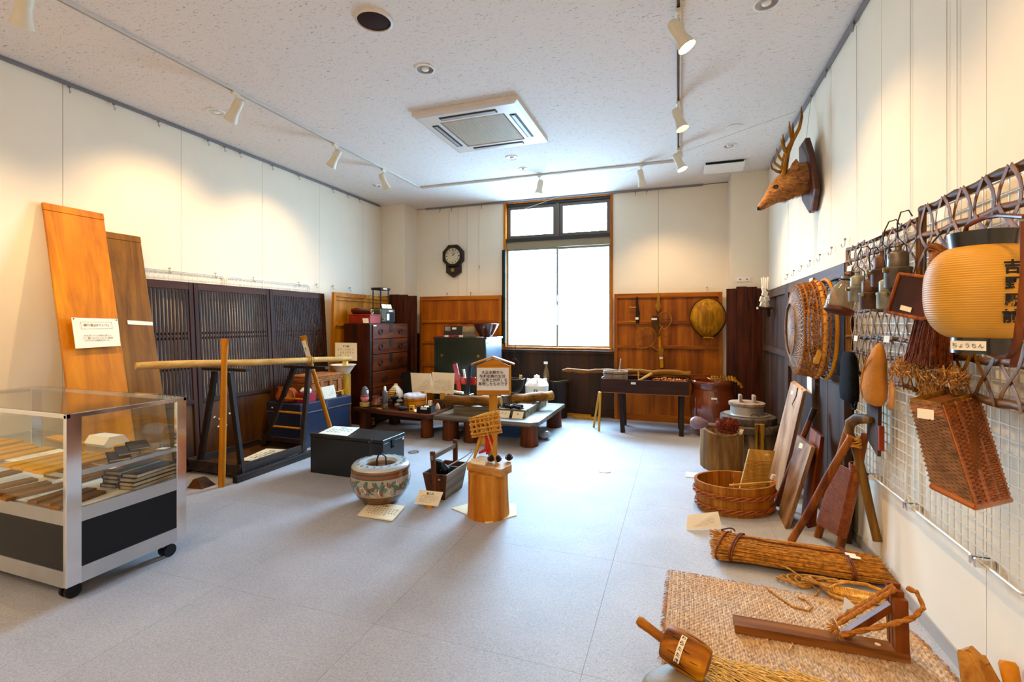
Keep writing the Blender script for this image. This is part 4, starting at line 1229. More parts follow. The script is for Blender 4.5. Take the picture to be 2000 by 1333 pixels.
# two large sheets on stands
for k, (q, w_) in enumerate([([(-3.245, 5.37, .667), (-2.93, 5.33, .671), (-2.885, 5.30, .434), (-3.195, 5.33, .428)], 'left'), ([(-2.915, 5.33, .69), (-2.59, 5.30, .69), (-2.585, 5.27, .437), (-2.89, 5.295, .43)], 'right')]):
    t = card('written_sheet', 'large cream sheet of faint writing standing on the low table, %s one' % w_, 'paper sheet', *q, None, 8, M_WARMP, th=.004)
    m_ = (Vector(q[2]) + Vector(q[3])) / 2
    ob('wooden_foot', G().bx(m_.x - .03, m_.x + .03, m_.y - .015, m_.y + .06, ZL, .445), M_NAT, t)
single('brown_box', G().bx(-2.78, -2.66, 5.12, 5.2, ZL, ZL + .10, .003), M_LATP, 'small brown wooden box before the right paper sheet', 'box')
single('folded_note', G().bx(-2.87, -2.83, 5.15, 5.19, ZL, ZL + .08, .003), M_PAPER, 'small upright white packet right of the rice tub', 'packet')
t = thing('smoking_pipe', 'thin dark pipe lying at the front edge of low table', 'pipe', (-3.5, 4.86, ZL))
ob('stem', G().tube([(-.09, .01, .007), (.05, -.01, .007)], .006, 8), M_DK, t, True, True)
ob('bowl_end', G().tube([(.05, -.01, .007), (.085, -.012, .008), (.09, -.012, .022)], [.006, .008, .009], 8), M_BRASS, t, True, True)
single('bamboo_fan', G().prism([(-3.42, 4.88, ZL), (-3.33, 4.84, ZL), (-3.31, 4.88, ZL), (-3.36, 4.91, ZL)], (0, 0, .006)), M_NAT, 'small pale fan-shaped wood scrap beside the flask', 'wood scrap')
# crate below
t = thing('printed_crate', 'wooden crate with yellow printed label under the low table', 'crate', (-3.66, 4.99, 0))
ob('box', G().bx(-.05, .06, .12, .145, 0, .2, .003), M_DK, t, False, True)
g = G().bx(-.045, .055, .114, .12, .09, .185); g.bx(-.045, .055, .114, .12, .02, .075)
ob('yellow_label', g, plain('label_yellow', 'cf9427', .6), t, False, True)
write('上光', t, (-3.655, 4.99 + .113, .137), (1, 0, 0), (0, 0, 1), .08, bold=.04)
write('OKI', t, (-3.655, 4.99 + .113, .048), (1, 0, 0), (0, 0, 1), .07, bold=.03)

# red and black lacquer mirror stand behind the right sheet
t = thing('lacquer_stand', 'red lacquered stand with crossbar and leaning dark blades', 'lacquer stand', (-2.47, 5.36, ZL))
M_RED2 = plain('bright_red_lacquer', 'b5200f', .3, noise=.1, coat=.4)
M_PINK = plain('faded_red', 'a84850', .4)
ob('red_post', G().bar((-2.545, 5.34, .60), (-2.60, 5.36, .79), .055, .02, (1, 0, 0)), M_PINK, t)
ob('red_post', G().bar((-2.53, 5.34, ZL + .05), (-2.55, 5.35, .66), .05, .02, (1, 0, 0)), M_RED2, t)
ob('cross_bar', G().bx(-2.63, -2.32, 5.355, 5.375, .54, .63, .003), M_RED2, t)
ob('white_strip', G().bar((-2.455, 5.345, .62), (-2.47, 5.34, .73), .025, .012, (1, 0, 0)), M_WHITE, t)
ob('blue_post', G().bar((-2.42, 5.34, .42), (-2.38, 5.345, .785), .045, .02, (1, 0, 0)), plain('blue_black', '1c2740', .3, coat=.5), t)
ob('black_tray', G().bx(-2.60, -2.36, 5.28, 5.42, .39, .43, .004), M_URU, t)
ob('base', G().bx(-2.58, -2.38, 5.30, 5.40, ZL, .39, .004), M_RED2, t)
ob('notes', G().box((-2.53, 5.30, .448), (.13, .08, .02), (0, .15, .2)), M_WARMP, t)

t.location.x -= .05; t.location.y += .08

# ------------------------------------------------------------------ hearth table
M_GRW = wood('grey_worn_slab', '54443c', '82746a', 'X', 10, .35, .1, coat=.2)
M_HRF = wood('grey_hearth_frame', '5a4c40', '8f8476', 'X', 12, .5, .2)
t = thing('hearth_table', 'low grey slab table with a sunken hearth frame and log legs', 'hearth table', (-1.97, 5.3, 0))
ztop = .275
outer = [(-2.56, 4.72), (-1.44, 4.715), (-1.37, 4.78), (-1.365, 5.98), (-2.56, 5.98)]
hx0, hx1, hy0, hy1 = -2.42, -1.56, 4.93, 5.80
ob('table_board', G().prism([(x, y, ztop - .045) for x, y in [(-2.56, 4.72), (-1.44, 4.715), (-1.37, 4.78), (-1.368, hy0), (-2.56, hy0)]], (0, 0, .045)), M_GRW, t)
ob('table_board', G().bx(-2.385, -1.366, hy1, 5.98, ztop - .045, ztop, .003), M_GRW, t)
ob('table_board', G().bx(-2.56, hx0, hy0, hy1, ztop - .045, ztop), M_GRW, t)
ob('table_board', G().bx(hx1, -1.367, hy0, hy1, ztop - .045, ztop), M_GRW, t)
for nm, b_ in (('hearth_frame', (hx0, hx1, hy0, hy0 + .05)), ('hearth_frame', (hx0, hx1, hy1 - .05, hy1)), ('hearth_frame', (hx0, hx0 + .05, hy0 + .05, hy1 - .05)), ('hearth_frame', (hx1 - .05, hx1, hy0 + .05, hy1 - .05))):
    ob(nm, G().bx(*b_, ztop - .1, ztop + .085, .003), M_HRF, t)
ob('ash', G().bx(hx0 + .05, hx1 - .05, hy0 + .05, hy1 - .05, ztop - .1, ztop + .02), plain('ash_grey', '8f8983', .95, noise=.2, scale=30, bump=.6), t)
for x, y in ((-1.50, 4.87), (-1.48, 5.86), (-2.42, 4.86), (-2.15, 4.84), (-2.28, 5.87)):
    ob('leg', G().lathe([(.098, 0), (.092, .1), (.09, ztop - .046)], (x, y, 0), 18, wob=.03), M_LEGW, t, True)
# two charred logs resting on the hearth frame
M_CHLOG = wood('split_log', '5c3a1c', 'b8874c', 'X', 8, .6, .6, mid='8a5a2c')
def log(label, p, q, r, m=M_CHLOG, n=16, cat='log', name='firewood_log', group=None, wob=.06):
    p, q = Vector(p), Vector(q); k = 10
    g = G(); g.tube([p.lerp(q, i / k) + Vector((0, 0, .004 * math.sin(i * 1.3))) for i in range(k + 1)], [r * (1 + wob * math.sin(i * 2.1 + r * 90)) * (.93 if i in (0, k) else 1) for i in range(k + 1)], n)
    return single(name, g, m, label, cat, group, True, ang=55)
zr = ztop + .086
log('thick split log lying across the left of the hearth frame', (-2.52, 4.92, zr + .062), (-1.87, 5.02, zr + .062), .058)
log('thick charred log sloping across the right corner of the hearth frame', (-1.84, 5.26, zr + .05), (-1.44, 5.62, zr + .068), .058)
M_CHARC = wood('charred_stick', '17120f', '4a382c', 'X', 20, .7, .8)
for k, (p, q, r_) in enumerate([((-1.92, 5.12, .318), (-1.66, 5.06, .318), .021), ((-1.90, 5.2, .36), (-1.62, 5.0, .388), .022), ((-1.82, 5.32, .316), (-1.66, 5.2, .316), .02), ((-2.15, 5.10, .318), (-1.98, 5.24, .318), .022), ((-1.80, 4.97, .383), (-1.62, 4.955, .381), .018)]):
    log('burnt stick of firewood in the hearth, ' + ['lying in front of the kettle', 'sloping over the front edge', 'lying behind at right', 'under the left log end', 'resting on the frame edge'][k], p, q, r_, M_CHARC, 8, 'firewood', 'burnt_stick', 'burnt firewood in the hearth', .1)
single('trivet_wire', G().tube([(-1.72 + .05 * math.cos(s), 5.04 + .03 * math.sin(s), .385 + .008 * math.sin(s)) for s in [2 * PI * j / 18 for j in range(18)]], .003, 5, closed=True), M_STEEL, 'thin bright wire loop on the burnt firewood', 'wire', smooth=True)
t = thing('iron_kettle', 'dark pot with a pale rim standing in the hearth behind the sign post', 'pot', (-1.93, 5.34, ztop + .0205))
ob('body', G().lathe([(.05, 0), (.075, .02), (.085, .09), (.06, .13), (.062, .15), (.001, .15)], n=22), plain('grey_iron', '6a625c', .5, .3, noise=.2), t, True, True)
t = thing('iron_cauldron', 'black iron cauldron hung by wires over the hearth', 'cauldron', (-1.86, 5.45, .46))
ob('bowl', G().lathe([(.03, 0), (.07, .02), (.10, .07), (.112, .13), (.118, .17), (.124, .175), (.118, .18), (.108, .17), (.095, .08), (.001, .03)], n=26), M_IRON, t, True, True)
g = G(); g.tube([(-.118, 0, .17), (-.10, 0, .30), (-.03, 0, .40), (0, 0, .42), (.03, 0, .40), (.10, 0, .30), (.118, 0, .17)], .004, 6)
ob('bail_handle', g, M_IRON, t, True, True)
ob('hanger', G().tube([(0, 0, .42), (.01, .01, .6), (-.01, .05, .8), (0, .05, .95), (0, .1, 1.0)], .004, 6), M_IRON, t, True, True)
ob('wooden_tag', G().box((.09, -.05, .2), (.035, .004, .05), (0, .1, 0)), plain('tag_wood', 'd9bd6a', .6), t, False, True)
card('written_card', 'small cream card leaning on hearth frame left of the sign post', 'card', (-1.88, 4.925, .345), (-1.73, 4.925, .345), (-1.73, 4.87, .277), (-1.88, 4.87, .277), None, 1, M_WARMP)
card('written_card', 'small cream card leaning on hearth frame right of the sign post', 'card', (-1.695, 4.92, .345), (-1.575, 4.92, .345), (-1.575, 4.865, .277), (-1.695, 4.865, .277), None, 1, M_WARMP)
single('plastic_bag', G().ball((-1.42, 5.2, .05), .07, 3, (1, 1, .7), .006), plain('grey_plastic', '8d9096', .2, coat=.5), 'crumpled clear grey plastic bag under the hearth table', 'plastic bag', smooth=True, ang=80)
single('blue_sheet', G().bx(-2.0, -1.72, 5.15, 5.2, .0, .165, .003), plain('blue_plastic', '2c4f88', .4), 'blue plastic panel under the hearth table', 'plastic panel')

# white sake crock, brown bottle and the dark tub behind the hearth table
t = thing('white_crock', 'big white glazed crock with lid, lugs and blue letters', 'crock', (-1.79, 6.16, 0))
gz = plain('white_glaze', 'eceae6', .25, noise=.02, coat=.5)
ob('body', G().lathe([(.13, 0), (.14, .01), (.15, .25), (.158, .46), (.160, .475), (.155, .48), (.150, .50), (.11, .545), (.05, .565), (.001, .566)], n=32), gz, t, True, True)
ob('lid', G().lathe([(.036, .562), (.038, .59), (.034, .602), (.012, .606), (.010, .616), (.001, .618)], n=20), gz, t, True, True)
for s in (0, 1, 2, 3):
    a_ = R(20 + 90 * s); ob('lug', G().tube([(.13 * math.cos(a_), .13 * math.sin(a_), .51), (.125 * math.cos(a_), .125 * math.sin(a_), .555), (.09 * math.cos(a_), .09 * math.sin(a_), .55)], .012, 8), gz, t, True, True)
M_BLUEINK = plain('cobalt_ink', '1f3566', .4)
write('ひ', t, (-1.79 + .03, 6.16 - .152, .41), (.98, .2, 0), (0, 0, 1), .06, M_BLUEINK, .03, lift=.006)
write('の', t, (-1.79 + .04, 6.16 - .151, .345), (.96, .25, 0), (0, 0, 1), .04, M_BLUEINK, .03, lift=.006)
write('酒', t, (-1.79 - .045, 6.16 - .148, .345), (.96, -.28, 0), (0, 0, 1), .055, M_BLUEINK, .02, lift=.006)
t = thing('brown_bottle', 'slim brown bottle with a white tag behind the white crock', 'bottle', (-1.73, 6.42, 0))
ob('bottle_body', G().lathe([(.04, 0), (.045, .01), (.045, .60), (.03, .66), (.016, .70), (.016, .76), (.001, .765)], n=18), plain('brown_glass', '5a3c20', .2, coat=.5), t, True, True)
ob('tag', G().box((0, -.025, .755), (.055, .003, .035)), M_PAPER, t, False, True)
t = thing('dark_tub', 'wide dark tub with a thin wire handle behind the crock', 'tub', (-1.545, 6.46, 0))
ob('body', G().lathe([(.09, 0), (.10, .01), (.128, .50), (.132, .505), (.12, .505), (.10, .1), (.001, .1)], n=28), M_DK, t, True, True)
ob('handle', G().tube([(.13, 0, .505), (.12, -.05, .525), (.0, -.10, .51), (-.07, -.09, .505)], .004, 6), M_BRASS, t, True, True)
for k, (a_, b_) in enumerate([((-1.62, 6.60, .02), (-1.13, 6.545, .02)), ((-1.36, 6.47, .018), (-.98, 6.40, .018))]):
    single('yellow_batten', G().bar(a_, b_, .05, .036, (0, 0, 1)), M_NATX, 'yellow wooden batten on the floor below the window, ' + ('rear one by the wainscot' if k == 0 else 'front one by the pale sticks'), 'wooden batten')

# ------------------------------------------------------------------ dark green cabinet
M_GRN = plain('dark_green_lacquer', '1c261c', .3, noise=.25, scale=5, coat=.3)
M_GRNS = plain('window_lit_side', '3e4654', .35, noise=.1, coat=.2)  # green lacquer with bluish window light put into the side colour
t = thing('sliding_door_cabinet', 'dark green lacquered cabinet with two sliding doors', 'cabinet', (-2.8, 6.2, 0))
ob('carcass', G().bx(-3.19, -2.42, 5.93, 6.50, 0, 1.085, .003), M_GRNS, t)
ob('top_board', G().bx(-3.205, -2.405, 5.895, 6.51, 1.086, 1.112, .003), M_GRN, t)
for x in (-3.19, -2.455): ob('front_stile', G().bx(x, x + .035, 5.90, 5.93, .0, 1.085), M_GRN, t)
ob('front_rail', G().bx(-3.155, -2.455, 5.90, 5.93, 1.045, 1.085), M_GRN, t)
ob('front_rail', G().bx(-3.155, -2.455, 5.90, 5.93, .50, .54), M_GRN, t)
ob('front_rail', G().bx(-3.155, -2.455, 5.90, 5.93, .0, .06), M_GRN, t)
for k, (a_, b_) in enumerate(((-3.155, -2.79), (-2.81, -2.455))):
    d_ = ob('sliding_door', G().bx(a_, b_, 5.905 + .012 * (1 - k), 5.915 + .012 * (1 - k), .54, 1.045), M_GRN, t)
    for q in ((a_, a_ + .03), (b_ - .03, b_)): ob('door_frame', G().bx(*q, 5.901 + .012 * (1 - k), 5.906 + .012 * (1 - k), .54, 1.045), M_GRN, d_)
    hx_ = a_ + .075 if k == 0 else b_ - .075
    ob('finger_pull', G().tube([(hx_, 5.899 + .012 * (1 - k), .86), (hx_, 5.905 + .012 * (1 - k), .86)], .02, 14), M_BRASS, d_)
    ob('lower_panel', G().bx(a_, b_, 5.91, 5.92, .06, .50), M_GRN, t)
ob('inner_rail', G().bx(-3.15, -2.46, 5.896, 5.90, .512, .52), M_BRASS, t)
for z in (1.02,): ob('corner_strap', G().bx(-2.421, -2.417, 5.93, 6.0, z, z + .03), M_IRON, t)
ZCB = 1.1125
t = thing('picture_book', 'black covered book with a photograph standing on the cabinet', 'book', (-3.03, 6.15, ZCB), (R(-8), 0, 0))
ob('cover', G().bx(-.14, .14, -.012, .012, 0, .155, .002), M_BOOK, t, False, True)
ob('photo', G().bx(-.125, -.04, -.0135, -.012, .08, .14), plain('grey_photo', '8d8376', .5, noise=.5, scale=20), t, False, True)
ob('title_label', G().bx(-.01, .055, -.0135, -.012, .1, .13), M_PAPER, t, False, True)
t = thing('picture_book', 'grey and tan book standing beside the black one on the cabinet', 'book', (-2.78, 6.15, ZCB), (R(-8), 0, 0))
ob('cover', G().bx(-.10, .10, -.012, .012, 0, .15, .002), plain('grey_tan_cover', '6e6556', .6, noise=.3), t, False, True)
ob('photo', G().bx(-.09, .085, -.0135, -.012, .07, .142), plain('tan_photo', '9c8662', .5, noise=.3, scale=20), t, False, True)
single('red_tray', G().bx(-3.19, -2.90, 5.95, 6.08, ZCB, ZCB + .018, .003), M_RED2, 'flat red lacquer board on the left of the cabinet top', 'tray')
for k, (x, w_) in enumerate(((-3.02, 'in front of the black book'), (-2.80, 'in front of the grey book'))):
    single('name_card', G().bx(x - .03, x + .03, 5.935, 5.938, ZCB, ZCB + .026), M_PAPER, 'tiny white name card on the cabinet ' + w_, 'card')
single('name_card', G().bx(-2.56, -2.47, 5.91, 5.935, ZCB, ZCB + .006), M_PAPER, 'flat white label at the right front edge of cabinet top', 'card')
t = thing('mortar_bowl', 'large red-brown glazed mortar bowl on the right of the cabinet', 'bowl', (-2.53, 6.17, ZCB))
ob('bowl', G().lathe([(.085, 0), (.09, .01), (.15, .11), (.185, .178), (.192, .18), (.186, .184), (.172, .176), (.08, .03), (.001, .025)], n=32), plain('red_brown_glaze', '4e1f1a', .2, noise=.15, coat=.6), t, True, True)

# ------------------------------------------------------------------ wall clock
t = thing('wall_clock', 'dark octagonal pendulum wall clock on the back wall', 'clock', (-3.26, 6.66, 2.33))
def ngon(n, r, y, cz=0, rot=0, sx=1.): return [(r * sx * math.cos(2 * PI * k / n + rot), y, cz + r * math.sin(2 * PI * k / n + rot)) for k in range(n)]
M_CLK = wood('clock_case', '1e120e', '3c241b', 'X', 20, .4, .1, coat=.2)
g = G(); g.rings([ngon(8, .185, .015, 0, PI / 8), ngon(8, .185, -.05, 0, PI / 8), ngon(8, .165, -.07, 0, PI / 8), ngon(8, .135, -.065, 0, PI / 8), ngon(8, .130, -.04, 0, PI / 8)])
ob('case', g, M_CLK, t, False, True)
g = G(); g.rings([ngon(32, .122, -.041), ngon(32, .122, -.046)])
ob('dial', g, plain('aged_dial', 'cfc3a4', .5, noise=.1), t, False, True)
g = G(); g.tube(ngon(32, .126, -.048), .006, 6, closed=True); ob('bezel', g, M_BRASS, t, True, True)
g = G()
for k in range(12):
    a_ = k * PI / 6
    g.bar((.09 * math.sin(a_), -.0475, .09 * math.cos(a_)), (.112 * math.sin(a_), -.0475, .112 * math.cos(a_)), .009 if k % 3 else .013, .001, (math.cos(a_), 0, -math.sin(a_)))
ob('hour_marks', g, INK, t, False, True, kind='stuff')
ob('hour_hand', G().bar((0, -.05, 0), (.04, -.05, .05), .008, .001, (0, 0, 1)), INK, t, False, True)
ob('minute_hand', G().bar((0, -.052, 0), (.015, -.052, .1), .005, .001, (1, 0, 0)), INK, t, False, True)
g = G(); q = [(-.115, -.13), (.125, -.13), (.125, -.25), (.0, -.325), (-.115, -.25)]
g.prism([(x, .012, z) for x, z in q], (0, -.055, 0)); ob('pendulum_box', g, M_CLK, t, False, True)
g = G(); g.rings([ngon(20, .03, -.0435, -.215), ngon(20, .03, -.049, -.215)]); ob('pendulum_window', g, M_BRASS, t, False, True)

# ------------------------------------------------------------------ black chest with card
M_BLK2 = plain('black_painted_wood', '0d0f12', .4, noise=.2, scale=12, coat=.15, bump=.1)
t = thing('black_chest', 'black painted wooden chest with a hasp in front of the trunk', 'chest', (-2.283, 3.352, 0), (0, 0, R(-1)))
ob('body', G().bx(-.75, 0, 0, .315, 0, .31, .004), M_BLK2, t, False, True)
ob('lid', G().bx(-.753, .003, -.003, .318, .313, .341, .003), M_BLK2, t, False, True)
ob('hasp', G().bx(.002, .008, .12, .16, .25, .325).ball((.01, .14, .265), .01, 1), M_DARKMET, t, False, True)
ob('label', G().bx(.003, .006, .28, .30, .285, .30), M_PAPER, t, False, True)
g = G()
for x in (-.2, -.25, -.3):
    g.ball((x, .01, .343), .005, 1); g.ball((x, .30, .343), .005, 1)
ob('nails', g, M_DARKMET, t, True, True, kind='stuff')
card('written_card', 'white card lying on the left end of the black chest', 'card', (-3.00, 3.63, .352), (-2.74, 3.66, .352), (-2.64, 3.36, .350), (-2.94, 3.36, .350), '長持', 3, M_PAPER, tw=.2)

# ------------------------------------------------------------------ ceramic brazier
HB = (-2.06, 3.0, 0)
t = thing('hibachi_brazier', 'round ceramic brazier painted with leaves and a brown rim', 'brazier', HB)
prof = [(.125, 0), (.13, .012), (.165, .05), (.197, .10), (.212, .16), (.213, .20), (.209, .235), (.212, .25), (.206, .272), (.190, .288), (.150, .293), (.118, .288), (.112, .27), (.10, .22), (.001, .2)]
def hib_mat():
    m, nt, b = nodes('painted_ceramic')
    N, L = nt.nodes.new, nt.links.new
    tc = N('ShaderNodeTexCoord'); sp = N('ShaderNodeSeparateXYZ'); L(tc.outputs['Object'], sp.inputs[0])
    cr = N('ShaderNodeValToRGB'); cr.color_ramp.interpolation = 'CONSTANT'
    mp = N('ShaderNodeMath'); mp.operation = 'DIVIDE'; mp.inputs[1].default_value = .3
    L(sp.outputs['Z'], mp.inputs[0]); L(mp.outputs[0], cr.inputs[0])
    e = cr.color_ramp.elements
    stops = [(0, '3c2c20'), (.08, '7a4a24'), (.24, '50341e'), (.265, 'b9ad92'), (.70, '4a3a28'), (.715, '8a5426'), (.80, '5a3618'), (.83, '8f5a2c'), (.88, 'c9d2d2')]
    e[0].color = lin(stops[0][1]); e[1].position = stops[1][0]; e[1].color = lin(stops[1][1])
    for p_, c_ in stops[2:]:
        x = e.new(p_); x.color = lin(c_)
    nz = N('ShaderNodeTexNoise'); nz.inputs['Scale'].default_value = 9
    L(tc.outputs['Object'], nz.inputs['Vector'])
    mx = N('ShaderNodeMix'); mx.data_type = 'RGBA'; mx.blend_type = 'MULTIPLY'; mx.inputs['Factor'].default_value = .35
    L(cr.outputs['Color'], mx.inputs['A']); L(nz.outputs['Color'], mx.inputs['B'])
    L(mx.outputs['Result'], b.inputs['Base Color'])
    b.inputs['Roughness'].default_value = .22; b.inputs['Coat Weight'].default_value = .5
    return m
ob('bowl', G().lathe(prof, n=56), hib_mat(), t, True, True, ang=60)
def hr(z):
    for (r0, z0), (r1, z1) in zip(prof, prof[1:]):
        if z0 <= z <= z1: return r0 + (r1 - r0) * (z - z0) / (z1 - z0)
    return .2
def leafdecal(g, a0, z0, ang, L_, W_):
    pts = []
    n = 7
    for s in (1, -1):
        for k in (range(n) if s == 1 else range(n - 2, 0, -1)):
            f = k / (n - 1); w_ = W_ * math.sin(PI * f) ** .8 * s
            x = L_ * f; cx = x * math.cos(ang) - (w_ + .01 * math.sin(PI * f)) * math.sin(ang); cz = x * math.sin(ang) + (w_ + .01 * math.sin(PI * f)) * math.cos(ang)
            a = a0 + cx / .2; z = min(.205, max(.082, z0 + cz)); r = hr(z) + .0012
            pts.append((r * math.cos(a), r * math.sin(a), z))
    g.b.faces.new([g.b.verts.new(p) for p in pts])
for nm, col, cnt, sz in (('green_leaves', '56705a', 64, (.07, .011)), ('slate_leaves', '46545c', 44, (.065, .007)), ('red_leaves', '9c4a36', 26, (.045, .010)), ('white_strokes', 'd9d6c6', 60, (.06, .003))):
    g = G()
    for k in range(cnt):
        leafdecal(g, 2 * PI * k / cnt + random.uniform(-.1, .1), random.uniform(.09, .16), random.choice((.7, 1.1, 2.0, 2.5, 1.6)) + random.uniform(-.2, .2), sz[0] * random.uniform(.8, 1.2), sz[1])
    ob(nm, g, plain(nm, col, .25, noise=.2, scale=30, coat=.4), t, False, True, kind='stuff')
g = G()
for k in range(20):
    a_ = 2 * PI * k / 20; g.tube([((.165 + .012 * math.cos(s)) * math.cos(a_ + .05 * math.sin(s)), (.165 + .012 * math.cos(s)) * math.sin(a_ + .08 * math.sin(s)), .2925 + .0005) for s in [2 * PI * j / 8 for j in range(8)]], .0014, 4, closed=True)
ob('rim_scrolls', g, plain('teal_stroke', '6f8f98', .3), t, True, True, kind='stuff')
ob('ash', G().lathe([(.105, .222), (.06, .232), (.001, .235)], n=24), plain('dark_ash', '2a2828', .95, bump=.5), t, True, True)
single('iron_ring_handle', G().tube([(-2.06 - .035 + .0, 3.0, .235), (-2.095, 3.0, .30), (-2.08, 3.0, .335), (-2.05, 3.0, .345), (-2.02, 3.0, .325), (-2.015, 3.0, .27), (-2.02, 3.0, .235)], .006, 8), M_IRON, 'bent iron ring standing in the ash of the painted brazier', 'iron ring', smooth=True)
g = G()
p0 = Vector((-2.2, 3.06, .235))
for s in (-1, 1):
    g.tube([p0 + Vector((.006 * s, 0, -.0)), p0 + Vector((.004 * s - .012, .02, .155))], .003, 6)
g.tube([p0 + Vector((-.012 + .016 * math.cos(s), .02, .17 + .018 * math.sin(s))) for s in [2 * PI * j / 14 for j in range(14)]], .003, 6, closed=True)
single('fire_tongs', g, M_IRON, 'thin iron fire tongs with a ring top stuck upright in the brazier', 'fire tongs', smooth=True)
card('written_card', 'tan written card lying on the floor before the painted brazier', 'card', (-2.105, 2.935, .014), (-1.815, 2.935, .014), (-1.765, 2.70, .012), (-2.04, 2.70, .012), '火鉢', 4, M_WARMP, th=.008, tw=.18)

# ------------------------------------------------------------------ charcoal box
M_CB = wood('brown_box_wood', '3f2416', '7a4a30', 'Z', 14, .5, .3)
M_CBL = wood('grey_box_wood', '6b5a52', 'a39690', 'Y', 14, .5, .3)  # greyer wood for one side board and the handle bar
t = thing('charcoal_box', 'tapering wooden charcoal box with a bar handle and black charcoal', 'box', (-1.69, 3.27, 0))
A_, B_, Cc, D_ = (-1.79, 3.13), (-1.59, 3.13), (-1.59, 3.49), (-1.79, 3.49)
zb, zt_, ins = .0, .193, .03
def inset(p, k): return (p[0] + (k if p[0] < -1.7 else -k), p[1] + (k if p[1] < 3.3 else -k))
def wall4(P, Q, nm, m):
    th = .012
    bP, bQ = inset(P, ins), inset(Q, ins)
    iP, iQ = inset(P, th), inset(Q, th); biP, biQ = inset(bP, th), inset(bQ, th)
    g = G().hexa([(*bP, zb), (*bQ, zb), (*biQ, zb), (*biP, zb), (*P, zt_), (*Q, zt_), (*iQ, zt_), (*iP, zt_)])
    return ob(nm, g, m, t)
for k, (P, Q) in enumerate(((A_, B_), (B_, Cc), (Cc, D_), (D_, A_))): wall4(P, Q, 'side_board', M_CB if k != 1 else M_CBL)
ob('bottom', G().bx(-1.76, -1.62, 3.17, 3.45, .004, .016), M_CB, t)
for y, yb in ((3.118, 3.145), (3.50, 3.475)):
    ob('handle_post', G().bar((-1.69, yb, .03), (-1.70, y - (.0 if y < 3.3 else 0), .36), .034, .018, (1, 0, 0)), M_CB, t)
ob('handle_bar', G().bar((-1.70, 3.10, .318), (-1.70, 3.52, .318), .032, .02, (0, 0, 1)), M_CBL, t)
ob('metal_tag', G().bx(-1.66, -1.645, 3.13, 3.136, .15, .16), M_STEEL, t)
M_COAL = plain('charcoal', '121316', .45, noise=.4, scale=20, bump=.5)
for k, (x, y, z, sc, rot) in enumerate([(-1.72, 3.22, .20, (.05, .05, .14), (.2, .3, .4)), (-1.67, 3.25, .17, (.05, .06, .12), (.5, -.3, 1)), (-1.70, 3.32, .15, (.06, .1, .07), (.2, .1, .3)), (-1.65, 3.36, .14, (.05, .08, .08), (.1, .6, 2)), (-1.74, 3.36, .13, (.05, .09, .06), (.3, .1, 1)), (-1.69, 3.42, .12, (.07, .06, .07), (.1, .3, .6))]):
    g = G(); g.box((x, y, z + .006), sc, rot, .008)
    single('charcoal_lump', g, M_COAL, 'black lump of charcoal in the handled box, ' + ['tall upright one in front', 'leaning one beside the upright', 'middle flat one', 'one at the right wall', 'one at the left wall', 'rearmost one'][k], 'charcoal', 'charcoal in the handled box')
t = thing('ash_scoop', 'long-handled iron scoop lying across the charcoal box', 'scoop', (-1.62, 3.38, .2))
ob('handle', G().tube([(-1.68, 3.2, .2), (-1.58, 3.42, .255), (-1.55, 3.48, .28)], .005, 6), M_STEEL, t, True)
ob('ring', G().tube([(-1.545 + .014 * math.cos(s), 3.49, .288 + .012 * math.sin(s)) for s in [2 * PI * j / 12 for j in range(12)]], .005, 6, closed=True), M_STEEL, t, True)
single('fire_tongs', G().tube([(-1.60, 3.46, .18), (-1.55, 3.54, .27)], .004, 6), M_STEEL, 'thin iron rod leaning in the far corner of charcoal box', 'iron rod', smooth=True)
card('written_card', 'cream written card tilted up before the charcoal box', 'card', (-1.724, 2.975, .126), (-1.562, 3.02, .112), (-1.585, 2.985, .022), (-1.745, 2.945, .035), '炭入れ', 5, M_WARMP, tw=.32)
single('wooden_block', G().lathe([(.028, 0), (.024, .03), (.02, .045)], (-1.655, 3.0, 0), 12), M_ORNAT, 'small round wooden foot holding the card by the charcoal box', 'wooden block', smooth=True)

# ------------------------------------------------------------------ pillar stump and straw figure
M_STP = wood('peeled_cedar', 'a3602c', 'd9a064', 'Z', 10, .5, .3, mid='c47f44', stretch=.08)
t = stump('display_stump', 'smooth orange-brown log stump with a slab top in the middle', -1.225, 3.03, .135, .30, M_STP, .012, rb=1.06)
g = G(); g.prism([(-1.36, 2.975, .302), (-1.085, 2.905, .302), (-1.055, 3.03, .302), (-1.10, 3.15, .302), (-1.345, 3.165, .302)], (0, 0, .05))
ob('slab_top', g, wood('slab_top_wood', 'a86a34', 'd8a878', 'X', 10, .4), t)
single('base_board', G().prism([(-1.50, 3.03, 0), (-1.17, 2.88, 0), (-1.03, 3.06, 0), (-1.10, 3.25, 0), (-1.38, 3.22, 0)], (0, 0, .006)), M_WARMP, 'thin tan board lying on the floor under the middle stump', 'board')
M_STRAW = plain('golden_straw', 'c88a2c', .7, noise=.4, scale=60)
M_STRAW2 = plain('pale_straw', 'd9ac58', .7, noise=.35, scale=60)
zs = .3525
t = thing('straw_figure', 'straw-bundle figure with red scarf on legs atop the stump', 'straw figure', (-1.27, 3.05, zs))
for a_, b_ in (((-1.335, 3.03, zs), (-1.275, 3.05, .56)), ((-1.235, 3.09, zs), (-1.255, 3.06, .56))):
    ob('leg', G().tube([a_, (Vector(a_) + Vector(b_)) / 2, b_], [.008, .014, .017], 8), M_NAT, t, True)
ob('body', G().tube([(-1.262, 3.055, .47), (-1.258, 3.055, .56)], [.026, .03], 12), M_NAT, t, True)
